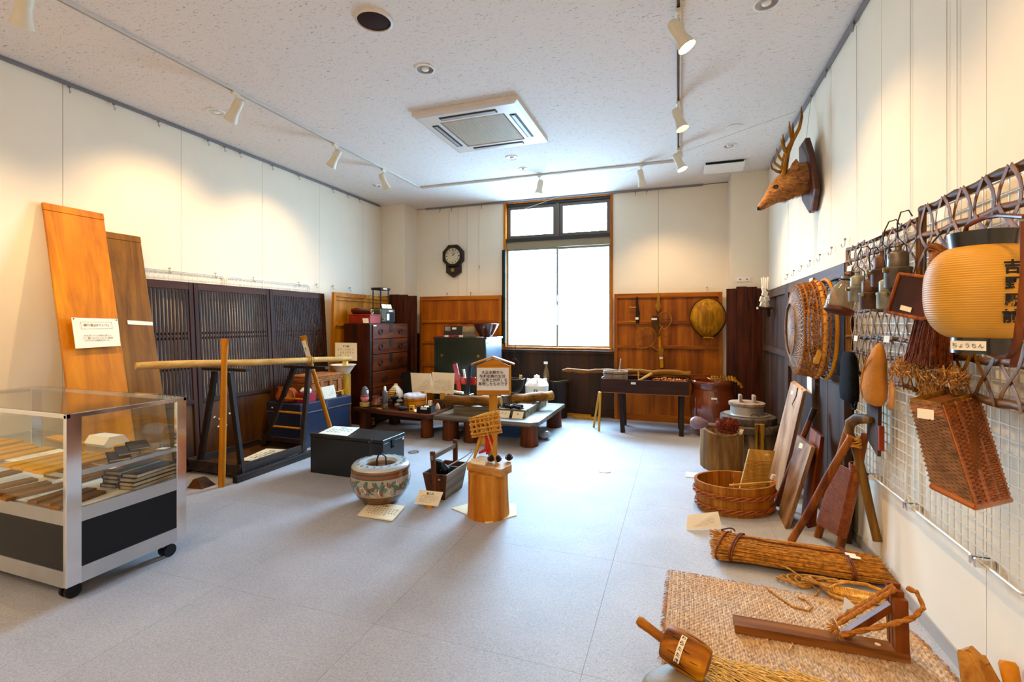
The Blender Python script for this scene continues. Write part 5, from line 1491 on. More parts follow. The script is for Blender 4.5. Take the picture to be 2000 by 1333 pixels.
# woven hexagonal basket of straw rods
g = G(); c0 = Vector((-1.25, 3.045, .60)); ax = Vector((.93, .33, .16)).normalized(); u_ = Vector((0, 0, 1)); u_ = (u_ - ax * u_.dot(ax)).normalized(); v_ = ax.cross(u_)
for s_ in (-.095, -.06, -.03, 0, .03, .06, .095):
    g.tube([c0 + ax * s_ + (u_ * math.cos(2 * PI * k / 6) + v_ * math.sin(2 * PI * k / 6)) * (.068 if abs(s_) < .09 else .06) for k in range(6)], .006, 6, closed=True)
for k in range(12):
    a_ = 2 * PI * k / 12; d_ = (u_ * math.cos(a_) + v_ * math.sin(a_)) * .066
    g.tube([c0 - ax * .105 + d_, c0 + ax * .105 + d_], .0065, 6)
for s_ in (-.098, .098):
    for k in range(3):
        a_ = PI * k / 3; d_ = (u_ * math.cos(a_) + v_ * math.sin(a_)) * .062
        g.tube([c0 + ax * s_ - d_, c0 + ax * s_ + d_], .005, 6)
ob('straw_bundle', g, M_STRAW, t, True, kind='stuff')
g = G()
for k in range(5):
    g.tube([c0 - ax * (.08 - .035 * k) + u_ * .07 + v_ * (.03 - .012 * k), c0 + ax * (.03 + .02 * k) + u_ * .078 - v_ * .03], .006, 5)
ob('pale_straps', g, M_STRAW2, t, True, kind='stuff')
for q in ([(-1.245, 3.035, .545), (-1.225, 3.02, .50), (-1.235, 3.01, .44), (-1.285, 3.01, .415)], [(-1.225, 3.045, .545), (-1.2, 3.03, .50), (-1.21, 3.02, .44), (-1.235, 3.02, .41)]):
    ob('red_scarf', G().tube(q, [(.012, .004), (.014, .005), (.013, .004), (.006, .004)], 8, side=(1, 0, 0)), plain('scarf_red', 'b51c1c', .7), t, True)
single('thin_staff', G().tube([(-1.236, 3.02, .58), (-1.135, 2.965, zs)], .006, 8), M_NATX, 'thin pale wooden staff leaning from straw figure to slab top', 'stick', smooth=True)
M_CONE = plain('pine_cone', '3a1d14', .7, noise=.4, scale=40)
for k, (x, y) in enumerate(((-1.205, 3.035), (-1.16, 3.04), (-1.10, 3.10))):
    g = G()
    for l in range(6):
        rr = [.010, .019, .022, .020, .014, .006][l]
        for j in range(8):
            a_ = 2 * PI * (j + .5 * (l % 2)) / 8
            g.box((x + rr * math.cos(a_), y + rr * math.sin(a_), zs + .008 + l * .0075), (.013, .010, .003), (0, -.4, a_))
    g.ball((x, y, zs + .026), .018, 1, (1, 1, 1.3))
    single('pine_cone', g, M_CONE, 'dark pine cone on the slab top, ' + ['nearest the straw figure', 'middle one beside the staff', 'rightmost one behind the staff'][k], 'pine cone', 'pine cones on the stump')
card('written_card', 'small cream card lying at the straw figure feet', 'card', (-1.335, 2.985, .385), (-1.215, 2.955, .382), (-1.212, 2.94, .356), (-1.325, 2.965, .356), None, 1, M_WARMP)

# ------------------------------------------------------------------ roofed wooden sign on a post
M_SGN = wood('signboard_wood', 'b5701f', 'd99440', 'X', 14, .45, .1)
M_SGNZ = wood('sign_post_wood', 'b5722a', 'dca057', 'Z', 14, .45, .15)
SG = (-1.535, 3.91, 0); sa = R(19.2)
t = thing('wooden_sign', 'wooden notice sign with a little gabled roof on a post', 'sign', SG, (0, 0, sa))
ob('post', G().bx(-.036, .036, .002, .045, 0, .95, .002), M_SGNZ, t, False, True)
ob('board', G().bx(-.143, .143, -.022, .0, .675, .93, .002), M_SGN, t, False, True)
ob('gable', G().prism([(-.143, -.02, .93), (.143, -.02, .93), (0, -.02, .995)], (0, .018, 0)), M_SGN, t, False, True)
ob('edge_strip', G().bx(.143, .158, -.026, .004, .68, .935), M_SGNZ, t, False, True)
for s in (-1, 1):
    ob('roof_board', G().prism([(0, -.05, 1.000), (s * .19, -.05, .935), (s * .19, -.05, .947), (0, -.05, 1.014)], (0, .1, 0)), M_SGN, t, False, True)
ob('paper', G().bx(-.140, .138, -.0245, -.0225, .715, .912), plain('sign_paper', 'e6dcd2', .7, noise=.03), t, False, True)
u_ = Vector((math.cos(sa), math.sin(sa), 0)); n_ = Vector((math.sin(sa), -math.cos(sa), 0))
write(' 大正末期から  \n昭和初期の生活 \n「台所と納戸」を\n再現したものです', t, Vector(SG) + Vector((0, 0, .822)) + n_ * .0248, u_, (0, 0, 1), .255, plain('sign_ink', '3a3230', .7), .022, 1.05)
# ------------------------------------------------------------------ long box table right of the window
M_NAG = wood('dark_brown_trough', '2e1812', '553028', 'X', 12, .45, .2)
t = thing('box_table', 'dark wooden trough table on splayed legs by the right door panel', 'table', (-.385, 6.05, 0))
x0_, x1_, y0_, y1_ = -.885, .115, 5.80, 6.30
ob('front_board', G().bx(x0_, x1_, y0_, y0_ + .02, .475, .632, .002), M_NAG, t)
ob('back_board', G().bx(x0_, x1_, y1_ - .02, y1_, .475, .632, .002), M_NAG, t)
for x in (x0_, x1_ - .02): ob('end_board', G().bx(x, x + .02, y0_ + .02, y1_ - .02, .475, .645, .002), M_NAG, t)
ob('bottom_board', G().bx(x0_ + .02, x1_ - .02, y0_ + .02, y1_ - .02, .475, .492), M_NAG, t)
ob('edge_strip', G().bx(x0_ - .004, x1_ + .004, y0_ - .004, y1_ + .004, .468, .4745), wood('pale_edge', '8f5a3c', 'b98462', 'X', 12), t)
for a_, b_ in (((-.625, 5.82, 0), (-.655, 5.84, .468)), ((.03, 5.84, 0), (.045, 5.86, .468)), ((-.65, 6.25, 0), (-.66, 6.24, .468)), ((.02, 6.25, 0), (.02, 6.24, .468))):
    ob('leg', G().bar(a_, b_, .05, .04, (1, 0, 0)), M_DK, t)
ob('label', G().bx(-.53, -.475, 5.797, 5.80, .58, .605), M_PAPER, t)
ob('inner_board', G().bx(-.86, .09, 5.83, 6.12, .5, .52), M_NAG, t)
single('pale_stick', G().tube([(-.905, 5.79, 0), (-.885, 5.785, .47)], .014, 8), M_NAT, 'pale round stick leaning on the box table, right one of the pair', 'stick', smooth=True)
single('pale_stick', G().tube([(-1.0, 5.98, 0), (-.905, 5.83, .47)], .013, 8), M_NAT, 'pale round stick leaning on the box table, left one of the pair', 'stick', smooth=True)
M_TUBG = wood('grey_tub_wood', '8d7468', 'c2aca4', 'Z', 12, .5, .2)
t = thing('water_tub', 'oval pale wooden tub standing on the left of the box table', 'wooden tub', (-.725, 5.95, .5205))
ob('staves', G().lathe([(.12, 0), (.14, .004), (.15, .20), (.14, .2), (.125, .1), (.001, .1)], n=28, sx=1.0, sy=.8), M_TUBG, t, True, True)
ob('hoop', G().tube([(.152 * math.cos(s), .122 * math.sin(s), .17) for s in [2 * PI * j / 28 for j in range(28)]], .004, 6, closed=True), M_DK, t, True, True)
single('ladle_handle', G().tube([(-.69, 5.95, .66), (-.672, 5.95, .78), (-.66, 5.95, .87)], [.012, .009, .006], 8), M_STEEL, 'grey handle standing up out of the oval tub', 'ladle', smooth=True)
M_DRLOG = wood('driftwood', '6a4224', 'b88a54', 'X', 9, .7, .8, mid='8e5f34')
p, q = Vector((-1.46, 6.24, .672)), Vector((.14, 6.22, .69))
g = G(); k = 22; g.tube([p.lerp(q, i / k) + Vector((0, 0, .008 * math.sin(i * 1.1))) for i in range(k + 1)], [(.012 if i == 0 else .026 if i < 8 else .036) * (1 + .12 * math.sin(i * 2.3)) for i in range(k + 1)], 10)
single('bark_pole', g, M_DRLOG, 'long rough bark-covered pole laid along the back of the box table', 'pole', smooth=True, ang=60)
single('wooden_paddle', G().tube([(-.47, 5.84, .605), (-.30, 5.95, .70)], [(.014, .008), (.022, .012)], 8), M_NATX, 'pale wooden stick leaning over the front edge of box table', 'stick', smooth=True)
single('upright_peg', G().tube([(-.45, 5.9, .52), (-.45, 5.9, .72)], .008, 8), M_NAT, 'short upright wooden peg in the box table', 'peg', smooth=True)
bowl('blue-grey metal bowl in the middle of the box table', -.36, 5.96, .5205, .07, .09, plain('blue_enamel', '6a7488', .35, coat=.3), 'bowl', 'enamel_bowl')
g = G()
for k in range(120):
    x, y = random.uniform(-.27, .085), random.uniform(5.86, 6.05); a_ = random.random() * PI
    L_ = random.uniform(.012, .03); c_ = Vector((x, y, random.uniform(.59, .64)))
    d_ = Vector((math.cos(a_), math.sin(a_), random.uniform(-.4, .4))) * L_
    g.tube([c_ - d_, c_ + Vector((0, 0, .006)), c_ + d_], [.006, .010, .005], 5)
g.bx(-.27, .085, 5.86, 6.05, .5205, .59)
single('dried_roots', g, plain('dried_orange', 'a5622c', .8, noise=.6, scale=30), 'heap of dried curled orange-brown roots on the right of the box table', 'dried roots', kind='stuff', smooth=True)

# ------------------------------------------------------------------ tools hanging on the red-brown door
M_PALET = wood('tan_tool_wood', '8a5a2c', 'b98848', 'Z', 20, .5)
YH = 6.575
t = thing('hanging_mallet', 'dark slim wooden tool with pegs hanging at left of the door', 'wooden tool', (-.515, YH, 1.3))
ob('shaft', G().tube([(-.52, YH, 1.655), (-.52, YH, 1.56), (-.51, YH, 1.44), (-.515, YH, 1.30)], [.012, .014, .024, .022], 10), M_DK, t, True)
for z in (1.515, 1.325): ob('peg', G().tube([(-.62, YH, z + .005), (-.57, YH - .01, z - .002), (-.53, YH, z)], .007, 6), M_NATX, t, True)
ob('label', G().bx(-.54, -.50, YH - .028, YH - .025, 1.35, 1.38), M_PAPER, t)
t = thing('wooden_spatula', 'tan wooden spatula hanging from the top rail of the door', 'spatula', (-.25, YH, 1.45))
ob('handle', G().tube([(-.25, YH, 1.70), (-.248, YH, 1.57)], [(.018, .007), (.022, .008)], 8, side=(1, 0, 0)), M_PALET, t, True)
ob('blade', G().tube([(-.25, YH, 1.57), (-.25, YH, 1.54), (-.25, YH, 1.50), (-.25, YH, 1.455)], [(.02, .006), (.037, .008), (.034, .008), (.004, .004)], 10, side=(1, 0, 0)), M_PALET, t, True)
def net(label, c, rx, rz, rot, tail):
    t = thing('net_ladle', label, 'net ladle', c)
    g = G(); M = Matrix.Rotation(rot, 3, 'Y')
    pts = [Vector(c) + M @ Vector((rx * math.cos(s), 0, rz * math.sin(s) - (.35 * rz * (1 - abs(math.cos(s))) if math.sin(s) < 0 else 0))) for s in [2 * PI * j / 24 for j in range(24)]]
    g.tube(pts, .005, 6, closed=True); ob('hoop', g, M_PALET, t, True)
    ob('handle', G().tube(tail, .006, 6), M_PALET, t, True)
    g = G()
    for k in range(-4, 5):
        w_ = math.sqrt(max(0, 1 - (k / 5) ** 2))
        g.tube([Vector(c) + M @ Vector((rx * k / 5, .012 * math.cos(j * PI / 4 - PI / 2), rz * w_ * (j / 2 - 1))) for j in range(5)], .0011, 4)
        g.tube([Vector(c) + M @ Vector((rx * w_ * (j / 2 - 1), .012 * math.cos(j * PI / 4 - PI / 2), rz * k / 5)) for j in range(5)], .0011, 4)
    ob('net', g, plain('net_brown', '5c3a26', .7), t, True, kind='stuff')
    return t
net('round brown net ladle overlapping the spatula on the right', (-.17, YH - .02, 1.355), .085, .095, 0, [(-.19, YH - .02, 1.27), (-.235, YH - .02, 1.20), (-.235, YH - .02, 1.12)])
net('larger pear-shaped net ladle hanging lowest at the left', (-.40, YH - .02, 1.115), .12, .13, R(38), [(-.335, YH - .02, 1.0), (-.27, YH - .02, .955), (-.235, YH - .02, .95)])
t = thing('wooden_scoop', 'brown wooden scoop head with a white tag below the spatula', 'scoop', (-.285, YH, 1.25))
ob('head', G().tube([(-.29, YH - .03, 1.40), (-.29, YH - .03, 1.36), (-.275, YH - .03, 1.28), (-.262, YH - .03, 1.22), (-.24, YH - .03, 1.13)], [(.03, .008), (.052, .01), (.035, .01), (.012, .008), (.012, .008)], 12, side=(1, 0, 0)), M_LATP, t, True)
ob('tag', G().bx(-.335, -.265, YH - .045, YH - .042, 1.345, 1.37), M_PAPER, t)
t = thing('bamboo_ladle', 'two-part orange bamboo ladle hanging lowest on the door panel', 'bamboo ladle', (-.21, YH, .73))
M_BAM = wood('orange_bamboo', 'b5721c', 'd9a04a', 'Z', 16, .35, .1)
ob('upper_piece', G().tube([(-.235, YH, 1.13), (-.225, YH, .98)], .022, 12), M_BAM, t, True)
ob('blade', G().tube([(-.225, YH - .02, .99), (-.218, YH - .02, .96), (-.215, YH - .02, .90), (-.215, YH - .02, .865)], [(.02, .006), (.035, .008), (.032, .008), (.008, .005)], 10, side=(1, 0, 0)), M_PALET, t, True)
ob('lower_piece', G().tube([(-.214, YH, .875), (-.205, YH, .80), (-.205, YH, .72)], [.022, .026, .026], 12), M_BAM, t, True)
ob('tag', G().bx(-.235, -.19, YH - .03, YH - .026, .835, .86), M_PAPER, t)

# bamboo winnow basket
M_BASK = wood('golden_basket', '8a581c', 'cc9440', 'Z', 30, .5, .4)
t = thing('winnowing_basket', 'big golden woven basket hanging on the right of the door panel', 'basket', (.35, 6.5, 1.1))
n = 40
def egg(s, k=1.):  # outline of the basket seen from the front
    return Vector((.208 * math.cos(s) * (1 - .30 * max(0, -math.sin(s)) ** 1.5) * k, 0, .25 * math.sin(s) * k))
g = G(); cb = Vector((.35, 6.56, 1.365))
rs = []
for kk, dy in ((1., 0), (.97, -.05), (.86, -.10), (.65, -.135), (.35, -.15), (.02, -.155)):
    rs.append([cb + egg(2 * PI * j / n, kk) + Vector((0, dy, 0)) for j in range(n)])
g.rings(rs); ob('shell', g, M_BASK, t, True)
g = G()
for k in range(-13, 14):
    x = k * .0148; zz = math.sqrt(max(0, 1 - (x / .205) ** 2))
    if zz < .2: continue
    def nar(zc): return 1 - .30 * max(0, -zc / .25) ** 1.5
    pts = []
    for j in range(11):
        f = -1 + 2 * j / 10; zc = .245 * zz * f
        rr = min(1, math.hypot(x / .208, zc / .25)); dy = -.155 * (1 - rr ** 2.4) ** .8
        pts.append(cb + Vector((x * nar(zc), dy - .003, zc)))
    g.tube(pts, (.0058), 5, flat=.5)
ob('ribs', g, M_BASK, t, True, kind='stuff')
g = G()
for k in range(-30, 31):
    z = k * .0078; xx = math.sqrt(max(0, 1 - (z / .246) ** 2))
    pts = []
    for j in range(13):
        f = -1 + 2 * j / 12; xc = .203 * xx * f
        rr = min(1, math.hypot(xc / .208, z / .25)); dy = -.155 * (1 - rr ** 2.4) ** .8
        pts.append(cb + Vector((xc * nar(z), dy - .005 - .003 * ((j + k) % 2), z)))
    g.tube(pts, .0022, 4)
ob('weave', g, M_BASK, t, True, kind='stuff')
ob('rim', G().tube([cb + egg(2 * PI * j / n, 1.02) for j in range(n)], .011, 8, closed=True), M_LATP, t, True)
ob('mouth_pegs', G().bx(.29, .41, 6.40, 6.43, 1.115, 1.13), M_BASK, t)

# ------------------------------------------------------------------ big water jar with a slatted bamboo lid
t = thing('water_jar', 'big glossy brown glazed water jar beside the box table', 'jar', (.375, 6.02, 0))
ob('body', G().lathe([(.17, 0), (.18, .01), (.225, .15), (.25, .30), (.245, .43), (.225, .53), (.222, .555), (.235, .60), (.243, .625), (.236, .64), (.222, .635), (.21, .56), (.001, .5)], n=44), plain('glossy_brown_glaze', '6e3012', .15, noise=.25, scale=5, coat=.6), t, True, True, ang=60)
ob('label', G().bx(-.03, .03, -.253, -.250, .45, .47), M_PAPER, t, False, True)
M_SLB = wood('bamboo_slats', '6a421c', 'b98440', 'Y', 20, .4)
t = thing('bamboo_slat_lid', 'rolled-edge bamboo slat mat half covering the brown jar', 'bamboo mat', (.50, 5.98, .65))
for k in range(11):
    f = k / 10; x = .36 + f * .30; z = .667 - .30 * max(0, f - .76)
    p_ = ob('slat', G().tube([(x, 5.86 - .02 * f, z), (x + .02, 6.16, z + .004)], .0145, 8), M_SLB, t, True)
for y in (5.90, 6.10): ob('binding', G().tube([(.35, y, .685), (.50, y, .682), (.60, y, .682), (.67, y, .63)], .003, 5), M_DK, t, True)
single('paper_label', G().box((.33, 5.90, .67), (.03, .045, .002), (.3, .3, .5)), M_PAPER, 'small white label lying on the jar rim beside the bamboo slats', 'label')

# ------------------------------------------------------------------ hollow log, corn-shaped pestle, quern and lidded pot
M_HLOG = wood('split_bark_log', '6e4e32', 'bc9a72', 'Z', 9, .7, .7, mid='8e6a48', stretch=.1)
t = thing('hollow_log', 'upright hollow grey-brown log with a rough rim behind the tub', 'hollow log', (.372, 4.70, 0))
g = G()
n = 36
rs = []
for r_, z in [(.18, 0), (.182, .12), (.178, .25), (.176, .33), (.150, .335), (.135, .24), (.02, .22)]:
    rs.append([Vector((r_ * (1 + .035 * math.sin(5 * a_) + .02 * math.sin(11 * a_)) * math.cos(a_), r_ * (1 + .035 * math.sin(5 * a_)) * math.sin(a_), z + (.018 * math.sin(2 * a_ + 1) if z > .3 else 0))) for a_ in [2 * PI * k / n for k in range(n)]])
g.rings(rs); ob('log_wall', g, M_HLOG, t, True, True, ang=60)
t = thing('corn_shaker', 'wooden rod with a purple-grey bulb and a rough brown cob end', 'pestle', (.31, 4.52, .36))
P0, P1 = Vector((.10, 4.42, .445)), Vector((.50, 4.62, .392)); D_ = (P1 - P0)
def along(f): return P0 + D_ * f
ob('bulb', G().tube([along(f) for f in (0, .03, .10, .2, .28, .33)], [.012, .038, .056, .05, .036, .026], 18), plain('mauve_gourd', '7d6878', .4, noise=.25), t, True)
ob('rod', G().tube([along(.3), along(.6)], .011, 10), M_STEEL, t, True)
g = G(); g.tube([along(f) for f in (.52, .56, .65, .8, .92, .98)], [.02, .04, .05, .055, .05, .02], 16)
for k in range(260):
    f = random.uniform(.55, .96); a_ = random.random() * 2 * PI; r_ = .052 * math.sin(PI * min(1, max(0, (f - .45) / .62))) ** .5
    u1 = D_.normalized().orthogonal(); v1 = D_.normalized().cross(u1)
    g.box(along(f) + (u1 * math.cos(a_) + v1 * math.sin(a_)) * r_, (.012, .012, .008), (a_, f * 9, a_))
ob('rough_cob', g, plain('red_brown_cob', '6e2c1a', .8, noise=.4, scale=40), t, False, kind='stuff')
M_STONE = plain('dark_granite', '685c52', .85, noise=.45, scale=25, bump=.9)
t = thing('stone_quern', 'two-layer dark stone hand quern on a bark-covered log block', 'stone quern', (.635, 5.17, 0))
ob('log_block', G().lathe([(.262, 0), (.258, .12), (.25, .262)], n=36, wob=.03), M_BARK, t, True, True, ang=60)
ob('lower_stone', G().lathe([(.25, .2625), (.278, .27), (.28, .325), (.27, .335), (.001, .335)], n=36, wob=.015), M_STONE, t, True, True)
ob('upper_stone', G().lathe([(.245, .3355), (.25, .345), (.25, .40), (.238, .41), (.001, .41)], n=36, wob=.02), M_STONE, t, True, True)
ob('resin_strip', G().hexa([(.03, -.272, .04), (.10, -.262, .04), (.10, -.24, .04), (.03, -.25, .04), (.03, -.288, .37), (.11, -.275, .37), (.11, -.235, .37), (.03, -.24, .37)]), wood('amber_streaks', '3a160c', 'c99a54', 'Z', 22, .3, .3), t, False, True)
ob('label', G().box((-.235, -.19, .31), (.03, .003, .035), (0, 0, R(-35))), M_PAPER, t, False, True)
t = thing('rice_cauldron', 'pale grey metal rice pot with flange and wooden lid on the quern', 'pot', (.63, 5.17, .4105))
ob('flange', G().lathe([(.12, 0), (.20, .002), (.203, .008), (.15, .012), (.148, .03), (.146, .085), (.14, .09), (.001, .09)], n=36), plain('pale_aluminium', 'b8b0a4', .4, .6, noise=.15), t, True, True)
ob('lid', G().lathe([(.16, .0905), (.163, .095), (.163, .118), (.158, .121), (.001, .121)], n=36), M_TUBG, t, True, True)
for x in (-.07, .05): ob('lid_grip', G().bx(x, x + .028, -.05, .06, .1215, .19, .004), M_TUBG, t, False, True)
ob('ring', G().tube([(.05 + .034 * math.cos(s), -.165, .0 + .016 + .014 * math.sin(s)) for s in [2 * PI * j / 16 for j in range(16)]], .003, 5, closed=True), M_IRON, t, True, True)

# ------------------------------------------------------------------ dark partition doors on the right wall
M_PART = wood('grey_brown_door', '33201a', '5c4034', 'Z', 10, .45, .1)
M_PARTX = wood('grey_brown_rail', '3a261e', '66493a', 'X', 10, .45, .1)
plank_door('plank_door', 'dark brown door panel on the right wall carrying the round baskets', 1.61, 1.66,
           [(1.66, .085), (.98, .06), (.1, .1)], M_PART, M_PARTX, (.965, 4.925, 0), R(-90), 4, stile=.07)
plank_door('plank_door', 'dark brown door panel on the right wall in the far corner', 1.33, 1.66,
           [(1.66, .085), (1.05, .06), (.1, .1)], M_PART, M_PARTX, (.965, 6.26, 0), R(-90), 3, stile=.06)
single('white_label', G().box((.915, 4.02, 1.61), (.003, .09, .04)), M_PAPER, 'small white label on the top rail of the dark door panel', 'label')
single('white_label', G().box((.912, 4.05, .86), (.003, .13, .14)), M_PAPER, 'square white label on the dark door below the round baskets', 'label')

# little shelf with white paper streamers in the far right corner
t = thing('god_shelf', 'little dark shelf in the far right corner with a white tip', 'shelf', (.85, 5.64, 1.45))
ob('board', G().bx(-.06, .075, -.07, .10, 0, .018, .002), M_DK, t, False, True)
ob('bracket', G().bx(.03, .06, -.01, .01, -.08, -.0005), M_DK, t, False, True)
ob('white_tip', G().bx(-.075, -.06, -.06, -.04, .0, .022), M_WHITE, t, False, True)
t = thing('paper_ornament', 'white folded paper streamers with pale sticks standing on the shelf', 'ornament', (.86, 5.64, 1.4685))
WH = plain('bright_paper', 'f5efe2', .8, noise=.03)
for k, (x, y, z, r_) in enumerate(((-.02, 0, .03, .045), (.02, .01, .03, .045), (-.025, 0, .085, .042), (.02, .0, .09, .045), (0, 0, .145, .05), (-.01, .0, .19, .035))):
    ob('paper_fold', G().box((x, y, z), (r_ * 1.2, .02, .055), (0, .3 * (-1) ** k, .4), .004), WH, t, False, True)
for k in range(4): ob('stick', G().tube([(-.02 + .014 * k, .0, .19), (-.03 + .02 * k, 0, .31 + .01 * (k % 2))], [.005, .008], 8), WH, t, True, True)

# ------------------------------------------------------------------ round baskets
M_WB = plain('bamboo_weave', 'a5661e', .5, noise=.4, scale=30)
M_WBP = plain('grey_weave', '96795e', .6, noise=.3, scale=30)
def ring(g, x, r, rr, c=(3.50, 1.262), n=40, nn=8, fy=1.):
    g.tube([(x, c[0] + r * fy * math.cos(s), c[1] + r * math.sin(s)) for s in [2 * PI * j / n for j in range(n)]], rr, nn, closed=True)
    return g
t = thing('round_basket', 'big round open-weave bamboo basket hung flat side out on the dark door', 'basket', (.79, 3.50, .96))
g = G(); c_ = (3.50, 1.262); Rb = .285
for k in range(30):      # net of the flat bottom
    a_ = PI * k / 30
    for s_ in (-.6, 0, .6):
        d_ = Vector((0, math.cos(a_), math.sin(a_))); nrm_ = Vector((0, -math.sin(a_), math.cos(a_)))
        L_ = math.sqrt(1 - s_ * s_) * Rb
        p_ = Vector((.705 - .012 * (1 - s_ * s_), c_[0], c_[1])) + nrm_ * s_ * Rb
        g.tube([p_ - d_ * L_ + Vector((.02, 0, 0)), p_ + Vector((-.012, 0, 0)), p_ + d_ * L_ + Vector((.02, 0, 0))], .0026, 4)
ob('bottom_net', g, M_WBP, t, kind='stuff')
g = G()
for k, x in enumerate((.722, .745, .768, .79, .81)):
    ring(g, x, Rb + .004 * (k % 2) + .004 * k, .0055, n=56, nn=5)
for k in range(56):
    a_ = 2 * PI * k / 56
    for s_ in (-1, 1):
        g.tube([(.715 + .105 * f, c_[0] + (Rb + .006 + .018 * f) * math.cos(a_ + s_ * .22 * f), c_[1] + (Rb + .006 + .018 * f) * math.sin(a_ + s_ * .22 * f)) for f in (0, .5, 1)], .0028, 4)
ob('side_weave', g, M_WB, t, kind='stuff')
ob('rim', ring(G(), .826, .305, .013), plain('rim_bamboo', 'c98a34', .4, noise=.3), t, True)
g = G()
for k in range(34):
    a_ = 2 * PI * k / 34; cc = Vector((.826, c_[0] + .305 * math.cos(a_), c_[1] + .305 * math.sin(a_)))
    er = Vector((0, math.cos(a_), math.sin(a_))); et = Vector((0, -math.sin(a_), math.cos(a_)))
    g.tube([cc + er * .0145 * math.cos(s) + Vector((.0145 * math.sin(s), 0, 0)) + et * .012 * s / PI for s in [2 * PI * j / 8 for j in range(9)]], .004, 4)
ob('rim_binding', g, M_WB, t, kind='stuff')
ob('tag', G().box((.79, 3.22, 1.10), (.03, .006, .09), (0, .35, .3), .006), plain('yellow_tag_wood', 'd9a038', .5), t)
t.scale = (1, .84, 1); t.location.y = 3.55
t = thing('round_basket', 'second round basket with a wide bamboo hoop nearest the dark door', 'basket', (.87, 3.46, .94))
ob('hoop', ring(G(), .885, .318, .011, (3.49, 1.262)), M_BAM, t, True)
ob('inner_hoop', ring(G(), .855, .30, .006, (3.49, 1.262)), M_WB, t, True)
g = G()
for k in range(30):
    a_ = 2 * PI * k / 30
    for s_ in (-1, 1):
        g.tube([(.885, 3.49 + .315 * math.cos(a_), 1.262 + .315 * math.sin(a_)), (.855, 3.49 + .30 * math.cos(a_ + s_ * .1), 1.262 + .30 * math.sin(a_ + s_ * .1))], .003, 4)
    g.tube([(.868, 3.49 + .3 * math.cos(a_), 1.262 + .3 * math.sin(a_)), (.868, 3.49 - .3 * math.cos(a_ + .4), 1.262 - .3 * math.sin(a_ + .4))], .003, 4)
ob('weave', g, M_LATP, t, kind='stuff')

t.scale = (1, .84, 1); t.location.y = 3.535

# ------------------------------------------------------------------ stuffed deer head
M_PLQ = wood('plaque_wood', '38201c', '6b4238', 'Z', 12, .35, .1, coat=.2)
t = thing('deer_head', 'mounted golden-brown stag head on a dark wooden plaque on the right wall', 'mounted deer head', (.93, 4.2, 2.15))
def plq(y, z, off=0): return (.985 - (z - 2.15) * .09 + off, y, z)
q = [(4.24, 2.15), (4.40, 2.28), (4.38, 2.55), (4.33, 2.70), (4.14, 2.70), (4.06, 2.55), (4.02, 2.28), (4.16, 2.15)]
g = G(); g.rings([[plq(y, z) for y, z in q], [plq(y, z, -.03) for y, z in q], [plq(4.21 + (y - 4.21) * .93, 2.43 + (z - 2.43) * .95, -.038) for y, z in q]])
ob('plaque', g, M_PLQ, t)
def deer_mat():
    m, nt, b = nodes('deer_fur')
    N, L = nt.nodes.new, nt.links.new
    tc = N('ShaderNodeTexCoord'); mp = N('ShaderNodeMapping'); mp.inputs['Scale'].default_value = (1, 1, 2.2); mp.inputs['Rotation'].default_value = (0, .6, 0)
    L(tc.outputs['Object'], mp.inputs['Vector'])
    nz = N('ShaderNodeTexNoise'); nz.inputs['Scale'].default_value = 26; nz.inputs['Detail'].default_value = 6; nz.inputs['Distortion'].default_value = 1
    L(mp.outputs['Vector'], nz.inputs['Vector'])
    cr = N('ShaderNodeValToRGB'); e = cr.color_ramp.elements
    e[0].position, e[1].position = .3, .68; e[0].color, e[1].color = lin('7a4316'), lin('c98a3e')
    L(nz.outputs['Fac'], cr.inputs['Fac'])
    n2 = N('ShaderNodeTexNoise'); n2.inputs['Scale'].default_value = 5
    L(tc.outputs['Object'], n2.inputs['Vector'])
    r2 = N('ShaderNodeValToRGB'); r2.color_ramp.elements[0].position = .38; r2.color_ramp.elements[1].position = .6
    r2.color_ramp.elements[0].color = (.45, .38, .32, 1); r2.color_ramp.elements[1].color = (1, 1, 1, 1)
    L(n2.outputs['Fac'], r2.inputs['Fac'])
    mx = N('ShaderNodeMix'); mx.data_type = 'RGBA'; mx.blend_type = 'MULTIPLY'; mx.inputs['Factor'].default_value = .7
    L(cr.outputs['Color'], mx.inputs['A']); L(r2.outputs['Color'], mx.inputs['B']); L(mx.outputs['Result'], b.inputs['Base Color'])
    b.inputs['Roughness'].default_value = .75
    bp = N('ShaderNodeBump'); bp.inputs['Strength'].default_value = .8; bp.inputs['Distance'].default_value = .008
    L(nz.outputs['Fac'], bp.inputs['Height']); L(bp.outputs['Normal'], b.inputs['Normal'])
    return m
M_FUR = deer_mat()
cs = [((.955, 2.425), .10, .115), ((.915, 2.415), .098, .12), ((.87, 2.40), .085, .115), ((.83, 2.385), .072, .108), ((.79, 2.362), .064, .106), ((.755, 2.335), .060, .098), ((.72, 2.31), .052, .082), ((.69, 2.285), .041, .062), ((.662, 2.258), .034, .047), ((.638, 2.236), .029, .037), ((.615, 2.217), .026, .030), ((.600, 2.206), .021, .023), ((.592, 2.200), .010, .012)]
g = G(); rs = []; n = 28
for i, ((x, z), rw, rh) in enumerate(cs):
    a_ = Vector((cs[max(0, i - 1)][0][0] - cs[min(len(cs) - 1, i + 1)][0][0], 0, cs[max(0, i - 1)][0][1] - cs[min(len(cs) - 1, i + 1)][0][1])).normalized()
    up = Vector((-a_.z, 0, a_.x))
    rs.append([Vector((x, 4.2, z)) + Vector((0, 1, 0)) * rw * math.cos(s) * (1 - .16 * max(0, -math.sin(s)) * (i > 4)) + up * rh * math.sin(s) + Vector((0, 0, random.uniform(-.0015, .0015))) for s in [2 * PI * k / n for k in range(n)]])
g.rings(rs)
ob('head', g, M_FUR, t, True, ang=80)
